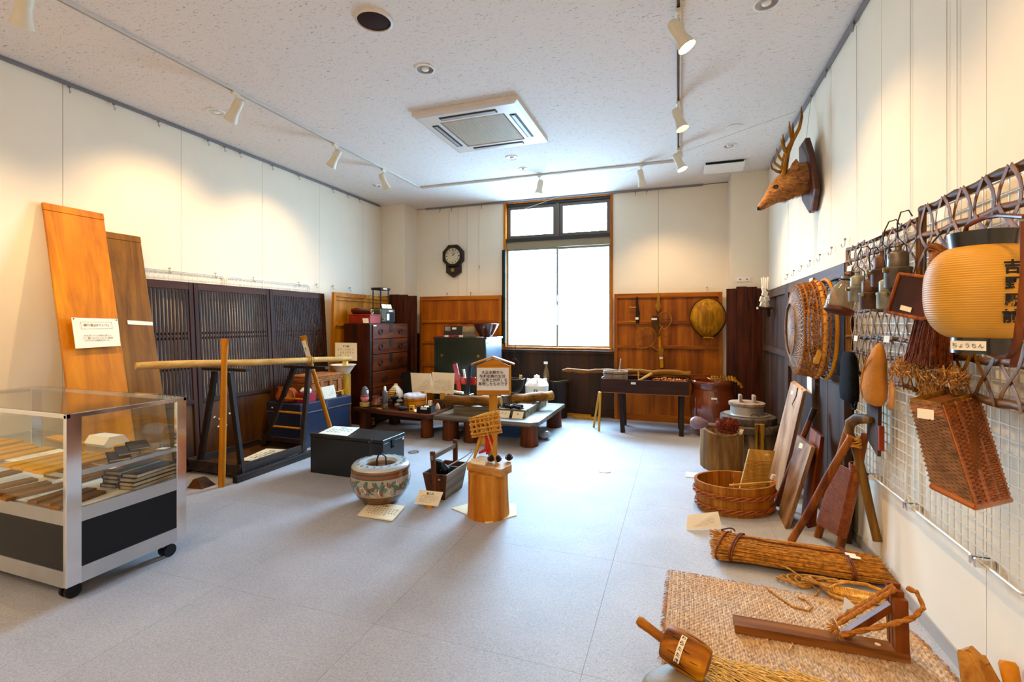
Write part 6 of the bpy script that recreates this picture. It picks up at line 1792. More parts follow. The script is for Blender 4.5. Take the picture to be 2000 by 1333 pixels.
# fur tufts under the neck
g = G()
for k in range(420):
    f = random.random(); i = int(f * 5); (x, z), rw, rh = cs[i]
    s_ = random.uniform(PI * 1.05, PI * 1.95); p_ = Vector((x + random.uniform(-.02, .02), 4.2 + rw * .95 * math.cos(s_), z + rh * .93 * math.sin(s_)))
    g.tube([p_, p_ + Vector((-.006 + random.uniform(-.006, .006), .006 * math.cos(s_), -.016)), p_ + Vector((-.022, .01 * math.cos(s_), -.024 - random.random() * .012))], [.0016, .0012, .0003], 3)
ob('neck_fur', g, M_FUR, t, kind='stuff')
for s_ in (-1, 1):
    e_ = ob('eye', G().ball((.709, 4.2 + s_ * .049, 2.353), .0145, 3, (1, .6, 1)), plain('glass_eye', '0d0806', .05, noise=.02, coat=1), t, True)
    g = G(); g.tube([(.709 + .017 * math.cos(a_), 4.2 + s_ * .051, 2.353 + .013 * math.sin(a_)) for a_ in [2 * PI * j / 14 for j in range(14)]], .0035, 5, closed=True)
    ob('eyelid', g, plain('dark_fur', '3c2210', .8), t, True)
    g = G()
    b0 = Vector((.822, 4.2 + s_ * .062, 2.44))
    ax_ = Vector((.10, s_ * .45, .92)).normalized(); sd = Vector((1, -s_ * .2, 0)).normalized(); nm_ = ax_.cross(sd)
    rs = []
    for f, w_ in ((0, .016), (.25, .030), (.5, .033), (.75, .024), (1, .004)):
        rs.append([b0 + ax_ * .105 * f + sd * w_ * math.cos(a_) + nm_ * (w_ * .35 * math.sin(a_) + .010 * math.cos(a_) ** 2 * (1 if s_ > 0 else -1)) for a_ in [2 * PI * j / 12 for j in range(12)]])
    g.rings(rs); ob('ear', g, M_FUR, t, True, ang=70)
ob('nose', G().ball((.597, 4.2, 2.208), .0215, 3, (.8, 1, .85)), plain('wet_nose', '1a0f0a', .3, noise=.1), t, True)
for s_ in (-1, 1):
    ob('mouth_line', G().tube([(.603, 4.2 + s_ * .022, 2.195), (.63, 4.2 + s_ * .030, 2.212), (.655, 4.2 + s_ * .0355, 2.232)], .002, 5), MATS['dark_fur'], t, True)
M_ANT = wood('antler', '7a4416', 'b8803c', 'Z', 24, .45, .4)
def antler(y0, s_, k_=1.):
    g = G()
    O = Vector((.765, 4.2 + s_ * .035, 2.455))
    def P(dx, dy, dz): return O + Vector((dx, s_ * dy, dz)) * k_
    main = [P(0, 0, -.02), P(.012, .015, .06), P(.02, .045, .14), P(.045, .075, .22), P(.085, .095, .30), P(.10, .10, .38), P(.098, .095, .46)]
    g.tube(main, [.021, .018, .0155, .0155, .013, .010, .002], 10)
    g.tube([P(.004, .005, .03), P(-.03, .02, .045), P(-.065, .03, .075), P(-.075, .035, .13)], [.014, .012, .009, .002], 8)
    g.tube([P(.018, .04, .13), P(-.005, .05, .16), P(-.02, .055, .2), P(-.03, .055, .25)], [.013, .011, .008, .002], 8)
    g.tube([P(.045, .075, .22), P(.03, .08, .26), P(.025, .08, .32), P(.022, .078, .37)], [.013, .011, .008, .002], 8)
    g.b.normal_update()
    return g
ob('antler', antler(4.15, -1), M_ANT, t, True, ang=60)
ob('antler', antler(4.25, 1, .96), M_ANT, t, True, ang=60)
wire((.93, 4.24, 2.70), (XR - .02, 4.30, ZC - .04), 'wire hanging the deer plaque from the picture rail', .0015)

# ------------------------------------------------------------------ wire grids on the right wall
wire_grid('white wire grid on the right wall behind the caps and lamps', .968, 2.605, 3.27, .49, 1.745, .045)
wire_grid('white wire grid on the right wall behind the paper lantern', .968, 1.82, 2.595, .49, 1.755, .045)
for y in (2.05, 2.56, 3.0):
    t = thing('grid_clamp', 'shiny clamp at the lower edge of the wire grid, ' + {2.05: 'nearest the camera', 2.56: 'where the two grids meet', 3.0: 'farthest one'}[y], 'clamp', (.965, y, .49))
    for s_ in (-.014, .014): ob('jaw', G().bx(-.024, .034, s_ - .006, s_ + .006, -.012, .02, .003), M_CHROME, t, False, True)

# ------------------------------------------------------------------ bamboo lattice frames
M_BST = wood('brown_bamboo', '5c3a1a', '9c6c38', 'Z', 20, .45, .2)
M_BRD = wood('brown_bamboo_rod', '4e3018', '8f6236', 'Y', 14, .45, .2)
def bamboo_frame(label, y0, y1, zs_, rr, p, w_, x=.905, zbot=None):
    t = thing('bamboo_lattice', label, 'bamboo lattice', (x, (y0 + y1) / 2, min(zs_)))
    for k, z in enumerate(zs_):
        g = G(); m_ = 12
        rad = [rr * (1.18 if j % 4 == 0 else 1) * (1 if k else 1.15) for j in range(m_ + 1)]
        g.tube([(x - .004 * (k % 2), y0 + (y1 - y0) * j / m_, z + .004 * math.sin(j * 1.7 + k)) for j in range(m_ + 1)], rad, 10)
        ob('rod', g, M_BRD, t, True)
    for y in (y0, y1):
        g = G()
        for s_ in (-.008, .012): g.tube([(x + .0, y + s_, min(zs_) - .02), (x, y + s_, (min(zs_) + max(zs_)) / 2), (x, y + s_, max(zs_) + .012)], .0095, 8)
        ob('post', g, M_BST, t, True, kind='stuff')
    h = .125 if p < .12 else .155
    n_ = int((y1 - y0) / p)
    zt0, zb0 = max(zs_) + .008, min(zs_) - .01
    for k in range(n_):
        for s_ in (-1, 1):
            yc = y0 + (k + .5) * p
            m_ = 26
            pts = [(x - .016 + .006 * s_ * math.sin(j * .8), yc + s_ * p * .5 * math.cos(PI * (zt0 - (zt0 - zb0) * j / m_ - zb0) / h), zt0 - (zt0 - zb0) * j / m_) for j in range(m_ + 1)]
            ob('strip', G().tube(pts, [(.0018, w_ / 2)] * (m_ + 1), 6, side=(1, 0, 0)), M_BST, t, True)
    return t
bamboo_frame('weathered bamboo lattice fence section behind the hanging mine lamps', 2.325, 3.175, (1.712, 1.645, 1.365, 1.228, 1.145, 1.035), .0095, .085, .012)
bamboo_frame('coarser bamboo lattice fence section behind the paper lantern', 1.56, 2.29, (1.74, 1.635, 1.185, 1.065), .0125, .12, .017, .90)
for k, (y, z, w_, h_) in enumerate(((3.04, 1.596, .07, .03), (2.94, 1.222, .05, .028), (2.55, 1.23, .06, .03), (2.085, 1.685, .05, .045), (2.70, 1.715, .20, .028))):
    single('paper_label', G().box((.872, y, z), (.002, w_, h_), (0, .1, 0)), M_PAPER, 'white paper label on the bamboo lattice, ' + ['near the far post at the top', 'left one above the black bag', 'one above the tan cap', 'at the top of the coarser section', 'long one on the top rod'][k], 'label')

# ------------------------------------------------------------------ lamps and bottle hanging there
M_TIN = plain('tarnished_tin', '6b5f50', .4, .6, noise=.35, scale=20)
M_TIN2 = plain('rusty_tin', '5c3c24', .5, .5, noise=.4, scale=20)
M_TIN3 = plain('pale_verdigris_tin', '8f8a76', .5, .4, noise=.35, scale=20)
def mine_lamp(label, loc, m, k=1., rz=0.):
    k *= 1.12
    t = thing('carbide_lamp', label, 'carbide lamp', loc, (0, 0, rz), 'carbide mine lamps on the bamboo lattice')
    f = lambda L_: [(r * k, z * k) for r, z in L_]
    ob('lower_can', G().lathe(f([(.033, 0), (.035, .004), (.035, .052), (.037, .055), (.037, .062), (.030, .065)]), n=24), m, t, True, True)
    ob('upper_can', G().lathe(f([(.026, .065), (.027, .068), (.027, .105), (.023, .110), (.010, .116), (.009, .125), (.012, .128), (.010, .134), (.001, .135)]), n=24), m, t, True, True)
    ob('burner', G().tube([(-.026 * k, -.008, .05 * k), (-.044 * k, -.014, .052 * k), (-.046 * k, -.015, .062 * k)], [.006 * k, .006 * k, .003 * k], 8), M_BRASS, t, True, True)
    g = G(); g.tube([(-.026 * k, 0, .09 * k), (-.024 * k, 0, .13 * k), (0, 0, .155 * k), (.024 * k, 0, .13 * k), (.026 * k, 0, .09 * k)], .0022, 6)
    g.tube([(0, 0, .155 * k), (.004, .01, .20 * k), (.02, .015, .235 * k), (.045, .01, .24 * k), (.055, .005, .22 * k)], .0028, 6)
    ob('hook', g, M_DARKMET, t, True, True)
    return t
mine_lamp('pale verdigris carbide lamp hanging next to the glass bottle', (.82, 2.74, 1.405), M_TIN3)
mine_lamp('small rusty carbide lamp hanging low, second from the glass bottle', (.82, 2.58, 1.365), M_TIN2, 1.05, .5)
mine_lamp('brown carbide lamp hanging highest on a long wire hook', (.82, 2.44, 1.455), M_TIN2, 1.05, -.4)
mine_lamp('large grey carbide lamp hanging just above the wooden case', (.82, 2.29, 1.44), M_TIN, 1.15, .2)
mine_lamp('grey-brown carbide lamp half hidden behind the wooden case', (.81, 2.36, 1.36), M_TIN3, .95, .9)
t = thing('glass_fly_trap', 'bulbous clear glass jar hanging tilted at the end of the lattice', 'glass jar', (.775, 2.86, 1.37), (0, R(18), R(20)))
t.scale = (1.15, 1.15, 1.25)
M_G2 = glass('old_glass', (.86, .80, .68))
_n = M_G2.node_tree; _d = _n.nodes.new('ShaderNodeBsdfDiffuse'); _d.inputs[0].default_value = (.75, .70, .6, 1); _m = _n.nodes.new('ShaderNodeMixShader'); _m.inputs[0].default_value = .12
_o = _n.nodes['Material Output']; _src = _o.inputs[0].links[0].from_socket
_n.links.new(_src, _m.inputs[1]); _n.links.new(_d.outputs[0], _m.inputs[2]); _n.links.new(_m.outputs[0], _o.inputs[0])
ob('jar', G().lathe([(.052, 0), (.058, .01), (.060, .045), (.05, .085), (.032, .115), (.028, .13), (.031, .135), (.028, .137), (.025, .13), (.047, .083), (.056, .045), (.05, .012), (.02, .05), (.015, .05), (.04, .005)], n=32), M_G2, t, True, True)
ob('base_ring', G().lathe([(.053, -.012), (.059, -.008), (.059, .003), (.05, .003), (.05, -.012)], n=32), plain('brown_base', '5c2c18', .4, noise=.3), t, True, True)
ob('neck_wire', G().tube([(.032 * math.cos(s), .032 * math.sin(s), .122) for s in [2 * PI * j / 20 for j in range(20)]], .004, 6, closed=True), M_DARKMET, t, True, True)
ob('stopper', G().ball((.0, .0, .148), .026, 2, (1, 1, .6), .004), M_TIN2, t, True, True)
# wooden case
TL, TR_, BR, BL = Vector((.771, 2.14, 1.483)), Vector((.852, 1.99, 1.446)), Vector((.806, 2.035, 1.313)), Vector((.744, 2.167, 1.343))
nb = Vector((.6, .78, .05)) * .035
t = thing('wooden_case', 'dark lacquered wooden case with worn orange edges hanging by the lamps', 'wooden case', tuple((BL + BR) / 2))
ob('body', G().hexa([BL, BR, BR + nb, BL + nb, TL, TR_, TR_ + nb, TL + nb]), wood('worn_lacquer_case', '2a120c', '5c2412', 'Z', 8, .3, .2, coat=.3), t)
for a_, b_ in ((TL, TR_), (TR_, BR), (BR, BL), (BL, TL)):
    ob('edge', G().tube([a_ - nb * .02, (a_ + b_) / 2 - nb * .05, b_ - nb * .02], .0065, 8), wood('worn_orange_edge', '5c2410', 'b5682c', 'Z', 30, .4), t, True)
ob('label', G().hexa([BL + (BR - BL) * .3 + (TL - BL) * .12 - nb * .03, BL + (BR - BL) * .6 + (TL - BL) * .10 - nb * .03, BL + (BR - BL) * .6 + (TL - BL) * .10, BL + (BR - BL) * .3 + (TL - BL) * .12, BL + (BR - BL) * .3 + (TL - BL) * .24 - nb * .03, BL + (BR - BL) * .6 + (TL - BL) * .22 - nb * .03, BL + (BR - BL) * .6 + (TL - BL) * .22, BL + (BR - BL) * .3 + (TL - BL) * .24]), M_WARMP, t)
single('case_hanger', G().tube([(TL + TR_) / 2 + nb * .5, (.84, 2.12, 1.56), (.885, 2.1, 1.63)], .003, 6), M_DARKMET, 'thin dark cord holding up the wooden case', 'cord', smooth=True)

# palm-fibre bundle and straw fringe
M_FIB = plain('palm_fibre', '743a1a', .8, noise=.5, scale=50)
M_FIBL = plain('palm_fibre_light', '8f5424', .8, noise=.4, scale=50)
t = thing('palm_fibre_cape', 'dark reddish palm-fibre rain cape with a knotted loop top', 'rain cape', (.82, 2.05, 1.12))
g = G()
for k in range(620):
    u0 = random.gauss(0, 1); v0 = random.uniform(-1, 1)
    pts = []
    for j in range(7):
        f = j / 6; z = 1.52 - .36 * f - random.random() * .01
        wd_ = .03 + .095 * f
        pts.append((.835 + .018 * v0 * (0.6 + f) + random.uniform(-.004, .004), 2.0 + .10 * f + wd_ * max(-1.3, min(1.3, u0)) * .62 + random.uniform(-.006, .006), z))
    g.tube(pts, .0016 + .0008 * random.random(), 3)
ob('fibres', g, M_FIB, t, kind='stuff')
g = G()
for k in range(26):
    a_ = random.uniform(-.5, .5); r_ = random.uniform(.022, .042)
    g.tube([(.82 + .02 * a_ + .012 * math.cos(s * 2), 2.0 + r_ * math.cos(s) * .8 + .01 * a_, 1.53 + r_ * math.sin(s) + .008 * a_) for s in [PI * 2 * j / 14 for j in range(14)]], .0022, 4, closed=True)
ob('knot', g, M_FIBL, t, True, kind='stuff')
g = G(); g.ball((.83, 2.0, 1.525), .036, 2, (.7, 1, 1.1), .002); ob('knot_core', g, M_FIBL, t, True)
t = thing('straw_fringe', 'ragged pale straw fringe tied along the bamboo rod below the cape', 'straw fringe', (.85, 2.15, 1.06))
g = G()
for k in range(560):
    y = 2.14 + random.uniform(-.25, .25); x = .85 + random.uniform(-.03, .02); z = 1.165 - .06 * random.random() - .35 * abs(y - 2.14) * .2
    d_ = Vector((random.uniform(-.3, .3), random.uniform(-1, 1), random.uniform(-1.1, .6))).normalized() * random.uniform(.008, .024)
    g.tube([Vector((x, y, z)) - d_, Vector((x, y, z)) + d_], .0022, 3)
for k in range(90):
    y = 2.1 + random.uniform(-.06, .08); z = 1.13 - random.random() * .07
    g.tube([(.85 + random.uniform(-.02, .02), y, z), (.85 + random.uniform(-.02, .02), y + random.uniform(-.02, .02), z - .05)], .002, 3)
ob('straw', g, plain('fringe_straw', 'b07a38', .8, noise=.5, scale=60), t, kind='stuff')

# paper lantern
LC = Vector((.75, 1.586, 0))
t = thing('paper_lantern', 'big yellow ribbed paper lantern with black rings and black writing', 'lantern', (.75, 1.586, 1.22))
def lr(z):
    f = (z - 1.262) / (1.500 - 1.262)
    return .060 + .058 * (1 - abs(2 * f - 1) ** 2.6) ** .62
prof = []
nr = 40
for k in range(nr * 4 + 1):
    z = 1.262 + (1.500 - 1.262) * k / (nr * 4)
    prof.append((lr(z) * (1 + .012 * abs(math.sin(PI * k / 4)) ** .7), z))
ob('paper_body', G().lathe(prof, LC, 48), plain('oiled_paper', 'c8902e', .45, noise=.12, scale=10), t, True, ang=80)
M_LB = plain('lantern_black', '16120f', .3, noise=.1, coat=.3)
ob('top_ring', G().lathe([(.064, 1.497), (.066, 1.497), (.071, 1.537), (.069, 1.537)], LC, 40), M_LB, t, True)
ob('bottom_ring', G().lathe([(.061, 1.222), (.063, 1.222), (.0615, 1.265), (.0595, 1.265)], LC, 40), M_LB, t, True)
ob('bottom_disc', G().lathe([(.06, 1.226), (.06, 1.23), (.001, 1.23)], LC, 30), M_LB, t, True)
dirv, tang = Vector((.012, -1.0, 0)), Vector((1.0, .012, 0))
for ch, z, off in (('吉', 1.436, .002), ('野', 1.396, .0), ('駅', 1.356, -.002), ('前', 1.318, -.004)):
    dv = (dirv + tang * off * 3).normalized(); tg = Vector((-dv.y, dv.x, 0))
    write(ch, t, LC + Vector((0, 0, z)) + dv * (lr(z) * 1.014 + .001), tg, (0, 0, 1), .033, INK, .035, lift=.0015, name='character')
vd = Vector((-.4275, -.904, 0)); rt = Vector((.904, -.4275, 0))
ld = (vd - rt * .42).normalized(); lt = Vector((-ld.y, ld.x, 0))
lcn = LC + Vector((0, 0, 1.243)) + ld * .0675
ob('label', G().hexa([lcn - lt * .036 - Vector((0, 0, .012)), lcn + lt * .036 - Vector((0, 0, .012)), lcn + lt * .036 - Vector((0, 0, .012)) - ld * .001, lcn - lt * .036 - Vector((0, 0, .012)) - ld * .001, lcn - lt * .036 + Vector((0, 0, .012)), lcn + lt * .036 + Vector((0, 0, .012)), lcn + lt * .036 + Vector((0, 0, .012)) - ld * .001, lcn - lt * .036 + Vector((0, 0, .012)) - ld * .001]), M_PAPER, t)
write('ちょうちん', t, lcn, lt, (0, 0, 1), .064, INK, .0, lift=.0012)
M_BOW = wood('red_brown_bow', '4e220e', '8a4a20', 'Z', 14, .35, .1, coat=.3)
ob('bow_handle', G().tube([(.75, 1.56, 1.224), (.74, 1.50, 1.218), (.725, 1.43, 1.222), (.72, 1.39, 1.26), (.72, 1.378, 1.33), (.72, 1.366, 1.42), (.72, 1.366, 1.525)], [(.005, .008)] * 7, 8, side=(0, 0, 1)), M_BOW, t, True)
ob('top_arc', G().tube([(.70, 1.56, 1.525), (.70, 1.545, 1.55), (.715, 1.51, 1.562), (.72, 1.45, 1.556), (.72, 1.366, 1.535)], .0055, 8), M_BOW, t, True)
ob('bow_slat', G().bar((.735, 1.435, 1.20), (.735, 1.355, 1.42), .013, .008, (.9, -.43, 0)), M_BOW, t)

# caps, bag and saw board
M_BCLO = plain('black_cloth', '080605', .9, noise=.3, scale=20, bump=.3)
t = thing('black_bag', 'black cloth cap hanging at the far end of the bamboo lattice', 'cap', (.845, 2.95, .88))
g = G(); g.tube([(.845, 2.95, 1.15), (.845, 2.95, 1.12), (.845, 2.95, 1.04), (.845, 2.95, .95), (.845, 2.95, .90), (.845, 2.95, .885)], [(.02, .05), (.028, .085), (.03, .10), (.034, .108), (.03, .10), (.01, .06)], 18, side=(1, 0, 0))
ob('cloth', g, M_BCLO, t, True, ang=70)
ob('cord_loop', G().tube([(.84, 2.90, .90), (.835, 2.86, .865), (.835, 2.83, .87), (.84, 2.82, .91)], .006, 6), M_BCLO, t, True)
M_TAN = plain('tan_suede', 'b5762c', .75, noise=.2, scale=8, bump=.25)
t = thing('suede_hat', 'tan suede cap hanging by its brim from the bamboo rod', 'cap', (.81, 2.50, .95))
g = G(); n = 22; rs = []
for i, (z, y, wy, wx) in enumerate([(1.215, 2.44, .006, .006), (1.19, 2.45, .03, .02), (1.14, 2.47, .055, .03), (1.08, 2.50, .08, .038), (1.02, 2.51, .095, .042), (.975, 2.50, .085, .038), (.95, 2.49, .055, .028), (.942, 2.485, .02, .01)]):
    rs.append([(.81 + wx * math.sin(s) * (1 + .08 * math.sin(5 * s + i)), y + wy * math.cos(s) * (1 + .04 * math.sin(4 * s + i * .7)), z) for s in [2 * PI * k / n for k in range(n)]])
g.rings(rs); ob('crown', g, M_TAN, t, True, ang=75)
g = G(); g.tube([(.835, 2.40, 1.06), (.83, 2.375, 1.02), (.83, 2.38, .97), (.835, 2.42, .945)], [(.004, .015), (.006, .028), (.006, .028), (.004, .012)], 10, side=(1, 0, 0))
ob('brim', g, M_TAN, t, True)
ob('fold', G().tube([(.775, 2.455, 1.17), (.769, 2.50, 1.10), (.768, 2.53, 1.02), (.775, 2.53, .97)], [.002, .004, .004, .002], 6), M_TAN, t, True)
t = thing('saw_board', 'flat brown wooden saw sheath hanging below the tan cap', 'wooden board', (.925, 2.88, .65))
ob('board', G().hexa([(.925, 2.955, .70), (.925, 2.815, .645), (.940, 2.815, .645), (.940, 2.955, .70), (.925, 2.965, 1.0), (.925, 2.80, 1.0), (.940, 2.80, 1.0), (.940, 2.965, 1.0)]), M_LATP, t)
ob('edge', G().bx(.922, .944, 2.785, 2.80, .68, .80), wood('saw_handle', '7a2e14', 'a34a20', 'Z', 12, .4), t)

# tall rectangular basket
A, B, Cx = Vector((.75, 1.79, 1.05)), Vector((.905, 1.935, 1.068)), Vector((.695, 1.85, 1.052))
a, b, c = Vector((.73, 1.575, .82)), Vector((.905, 1.78, .79)), Vector((.668, 1.643, .845))
Dx, d = B + (Cx - A), b + (c - a)
Bo = [a, b, d, c]; To = [A, B, Dx, Cx]
M_RB = plain('red_brown_reed', '96521c', .6, noise=.45, scale=40)
M_RBG = plain('grey_brown_reed', '7d5a40', .7, noise=.35, scale=40)
t = thing('back_basket', 'tall slanting rectangular reed basket hanging on the wire grid', 'basket', tuple((a + b + c + d) / 4))
ctr = sum((v for v in Bo + To), Vector()) / 8
def sh_(p, k): return ctr + (p - ctr) * k
ob('inner_wall', G().hexa([sh_(p, .955) for p in Bo] + [sh_(p, .955) for p in To]), plain('reed_backing', '74421c', .9, noise=.3), t)  # plain reed-brown wall behind the open weave
def face_weave(g, b0, b1, t0, t1, cols, rows, off, r_):
    n_ = (b1 - b0).cross(t0 - b0).normalized()
    if n_.dot((b0 + t1) / 2 - ctr) < 0: n_ = -n_
    for j in range(rows):
        f = (j + .5) / rows
        pl, pr = b0.lerp(t0, f), b1.lerp(t1, f)
        g.tube([pl.lerp(pr, i / (cols * 2)) + n_ * off * (1 if (i // 2 + j) % 2 else -.3) for i in range(cols * 2 + 1)], r_, 4)
g = G(); face_weave(g, a, b, A, B, 11, 46, .004, .0036); ob('end_weave', g, M_RB, t, True, kind='stuff')
g = G(); face_weave(g, c, a, Cx, A, 7, 48, .003, .0032); face_weave(g, d, c, Dx, Cx, 9, 38, .003, .0036); ob('side_weave', g, M_RBG, t, True, kind='stuff')
for k, f in enumerate((0.03, .36, .66, .96)):
    n_ = Vector((.6, -.75, 0)).normalized()
    p0_, p1_ = a.lerp(b, f) + n_ * .004, A.lerp(B, f) + n_ * .004
    ob('flat_stake', G().bar(p0_, p1_, .022 if k == 1 else .014, .003, (b - a)), plain('orange_stake', 'a05a22', .4, noise=.25), t)
for k, (f0, f1) in enumerate(((.86, .955), (.97, 1.04))):
    g = G(); w_ = 1.03 if k == 0 else 1.0
    lo = [sh_(p, w_).lerp(sh_(q_, w_), f0) for p, q_ in zip(Bo, To)]; hi = [sh_(p, w_).lerp(sh_(q_, w_), f1) for p, q_ in zip(Bo, To)]
    cl = sum(lo, Vector()) / 4; ch_ = sum(hi, Vector()) / 4
    g.rings([lo, hi, [ch_ + (p - ch_) * .93 for p in hi], [cl + (p - cl) * .93 for p in lo]], closed=True)
    ob('rim_band', g, M_BST if k else plain('orange_rim', '9c5420', .4, noise=.3), t)
for p_, q_ in ((a, b), (b, d), (d, c), (c, a)): ob('bottom_edge', G().tube([sh_(p_, 1.0), sh_(q_, 1.0)], .008, 8), MATS['orange_stake'], t, True)
lp = A.lerp(Cx, .5).lerp(a.lerp(c, .5), .12) + Vector((-.012, -.012, 0))
ob('label', G().box(lp, (.002, .04, .03), (0, 0, R(50))), M_PAPER, t)

# ------------------------------------------------------------------ things standing along the right wall
M_OPL = wood('pale_old_plank', '8f6650', 'cba892', 'Z', 10, .45, .2, stretch=.05)
M_OPL2 = wood('brown_old_plank', '6a4834', 'a8846c', 'Z', 10, .45, .2, stretch=.05)
t = thing('old_plank', 'tall pale cracked plank leaning on the dark door', 'plank', (.72, 4.2, 0))
n_ = Vector((.8, .45, .3)).normalized() * .035
q = [Vector((.665, 4.34, 0)), Vector((.715, 4.06, 0)), Vector((.86, 4.00, .80)), Vector((.83, 4.255, .84))]
ob('board', G().hexa([q[0], q[1], q[1] + n_, q[0] + n_, q[3], q[2], q[2] + n_, q[3] + n_]), M_OPL, t)
e1 = q[3].lerp(q[2], .6)
g = G(); g.tube([e1 - n_ * .03, e1.lerp(q[1], .08) - n_ * .04, e1.lerp(q[0], .16) - n_ * .03, e1.lerp(q[1], .2) - n_ * .03], [.006, .005, .003, .001], 6); g.tube([e1 + Vector((.02, -.04, 0)) - n_ * .03, e1.lerp(q[1], .1) + Vector((.02, -.04, 0)) - n_ * .04], [.005, .001], 6)
ob('crack', g, M_DK, t, True)
lb = q[3].lerp(q[2], .35).lerp(q[0], .07) - n_ * .06
ob('label', G().box(lb, (.03, .03, .002), (R(75), 0, R(-60))), M_PAPER, t)
t = thing('digging_pole', 'round brown pole with black tip leaning between the planks', 'pole', (.665, 3.85, 0))
pa, pb = Vector((.66, 3.85, .0)), Vector((.885, 3.80, .715))
ob('shaft', G().tube([pa, pa.lerp(pb, .3), pa.lerp(pb, .62), pa.lerp(pb, .88)], [.020, .022, .019, .017], 12), M_LEGW, t, True)
ob('black_tip', G().tube([pa.lerp(pb, .88), pb], [.017, .019], 12), M_DK, t, True)
t = thing('short_plank', 'shorter brown plank with white label leaning before the square post', 'plank', (.65, 3.57, 0))
n_ = Vector((.78, .4, -.2)).normalized() * .03
q = [Vector((.642, 3.68, .0)), Vector((.638, 3.42, .0)), Vector((.815, 3.57, .50)), Vector((.775, 3.77, .53))]
ob('board', G().hexa([q[0], q[1], q[1] + n_, q[0] + n_, q[3], q[2], q[2] + n_, q[3] + n_]), M_OPL2, t)
lb = q[3].lerp(q[2], .45).lerp(q[0], .08) - n_ * .1
ob('label', G().box(lb, (.03, .035, .002), (R(70), 0, R(-60))), M_PAPER, t)
t = thing('square_post', 'thick red-brown hollow board post leaning on the dark door', 'wooden post', (.80, 3.62, 0))
n_ = Vector((.7, .6, -.2)).normalized() * .07
q = [Vector((.765, 3.62, 0)), Vector((.775, 3.48, 0)), Vector((.875, 3.60, .565)), Vector((.855, 3.78, .59))]
ob('body', G().hexa([q[0], q[1], q[1] + n_, q[0] + n_, q[3], q[2], q[2] + n_ * .5, q[3] + n_ * .5]), wood('red_post_wood', '5c2412', '98502e', 'Z', 12, .4), t)
# carrying frame of poles with wound rope panel
M_POL = wood('brown_round_pole', '6a3418', 'a8683a', 'Z', 14, .4, .3)
t = thing('carrying_frame', 'wooden pole carrying frame wound with brown rope against the wall', 'carrying frame', (.80, 3.2, 0))
def pole(p_, q_, r_, nm='pole', m=None):
    p_, q_ = Vector(p_), Vector(q_)
    return ob(nm, G().tube([p_, p_.lerp(q_, .33) + Vector((.004, 0, .0)), p_.lerp(q_, .66), q_], [r_, r_ * .95, r_ * 1.05, r_ * .8], 12), m or M_POL, t, True)
pole((.634, 3.241, .0), (.865, 2.985, .70), .021, 'prop_pole')
pole((.80, 3.36, 0), (.90, 3.14, .745), .021)
pole((.865, 3.19, 0), (.93, 2.995, .715), .022)
ob('spreader', G().tube([(.805, 3.33, .12), (.87, 3.17, .10)], .012, 8), M_POL, t, True)
g = G()
A0, A1, B0, B1 = Vector((.81, 3.335, .10)), Vector((.868, 3.21, .50)), Vector((.872, 3.165, .10)), Vector((.908, 3.055, .50))
for k in range(46):
    f = k / 45; p_, q_ = A0.lerp(A1, f), B0.lerp(B1, f); off = Vector((-.024, -.012, .0))
    g.tube([p_ + off, q_ + off + Vector((0, 0, .004)), q_ + Vector((.012, -.026, 0)), q_ + Vector((.02, .0, 0))], .0046, 5)
ob('rope_winding', g, plain('red_brown_rope', '864420', .7, noise=.2, scale=30), t, True, kind='stuff')
g = G()
for k in range(5):
    g.tube([(.905 + .026 * math.cos(s), 3.06 + .028 * math.sin(s), .505 + .008 * k + .004 * math.sin(s)) for s in [2 * PI * j / 14 for j in range(14)]], .004, 5, closed=True)
ob('knot', g, MATS['red_brown_rope'], t, True, kind='stuff')
ob('label', G().box((.835, 3.07, .56), (.028, .003, .085), (.0, .5, -.6)), M_PAPER, t)
g = G()
for k in range(9):
    g.tube([(.89 + .03 * math.cos(s), 3.02 + .04 * math.sin(s), .64 + .006 * k - .01 * math.sin(s + k)) for s in [2 * PI * j / 12 for j in range(12)]], .0045, 5, closed=True)
single('straw_tie', g, M_STRAW, 'yellow straw tie where the poles meet the bent wood', 'cord', smooth=True)
t = thing('bent_yoke', 'long flat wooden stick with a hook-bent top leaning on the wall', 'bent stick', (.985, 2.99, .0))
ob('stick', G().tube([(.978, 2.975, .165), (.955, 2.995, .30), (.925, 3.02, .50), (.895, 3.035, .645), (.872, 3.045, .71), (.868, 3.015, .765), (.885, 2.965, .80), (.905, 2.90, .812), (.915, 2.87, .812)], [(.013, .022)] * 5 + [(.014, .027), (.014, .028), (.014, .024), (.010, .016)], 10, side=(.6, .8, 0)), wood('olive_brown_stick', '5c3e20', '8f6a3c', 'Z', 12, .45), t, True, ang=60)

# ------------------------------------------------------------------ washtub with washboard
M_STV = wood('tub_staves', '8a4a1c', 'b87a40', 'Z', 16, .5, .2)
t = thing('washtub', 'oval wooden washtub with braided bamboo hoops near the right wall', 'washtub', (.371, 3.70, 0), (0, 0, R(19)))
n = 30
for k in range(n):
    a0_, a1_ = 2 * PI * k / n + .004, 2 * PI * (k + 1) / n - .004
    def E(a_, k1, z): return Vector((.272 * k1 * math.cos(a_), .205 * k1 * math.sin(a_), z))
    g = G().hexa([E(a0_, .93, 0), E(a1_, .93, 0), E(a1_, .86, 0), E(a0_, .86, 0), E(a0_, 1, .2), E(a1_, 1, .2), E(a1_, .93, .2), E(a0_, .93, .2)])
    ob('stave', g, M_STV, t, False, True)
ob('bottom', G().lathe([(.24, .02), (.24, .035), (.001, .035)], n=30, sx=1, sy=.75), M_STV, t, False, True)
M_HOOP = plain('braided_bamboo', '9c5018', .4, noise=.35, scale=30)
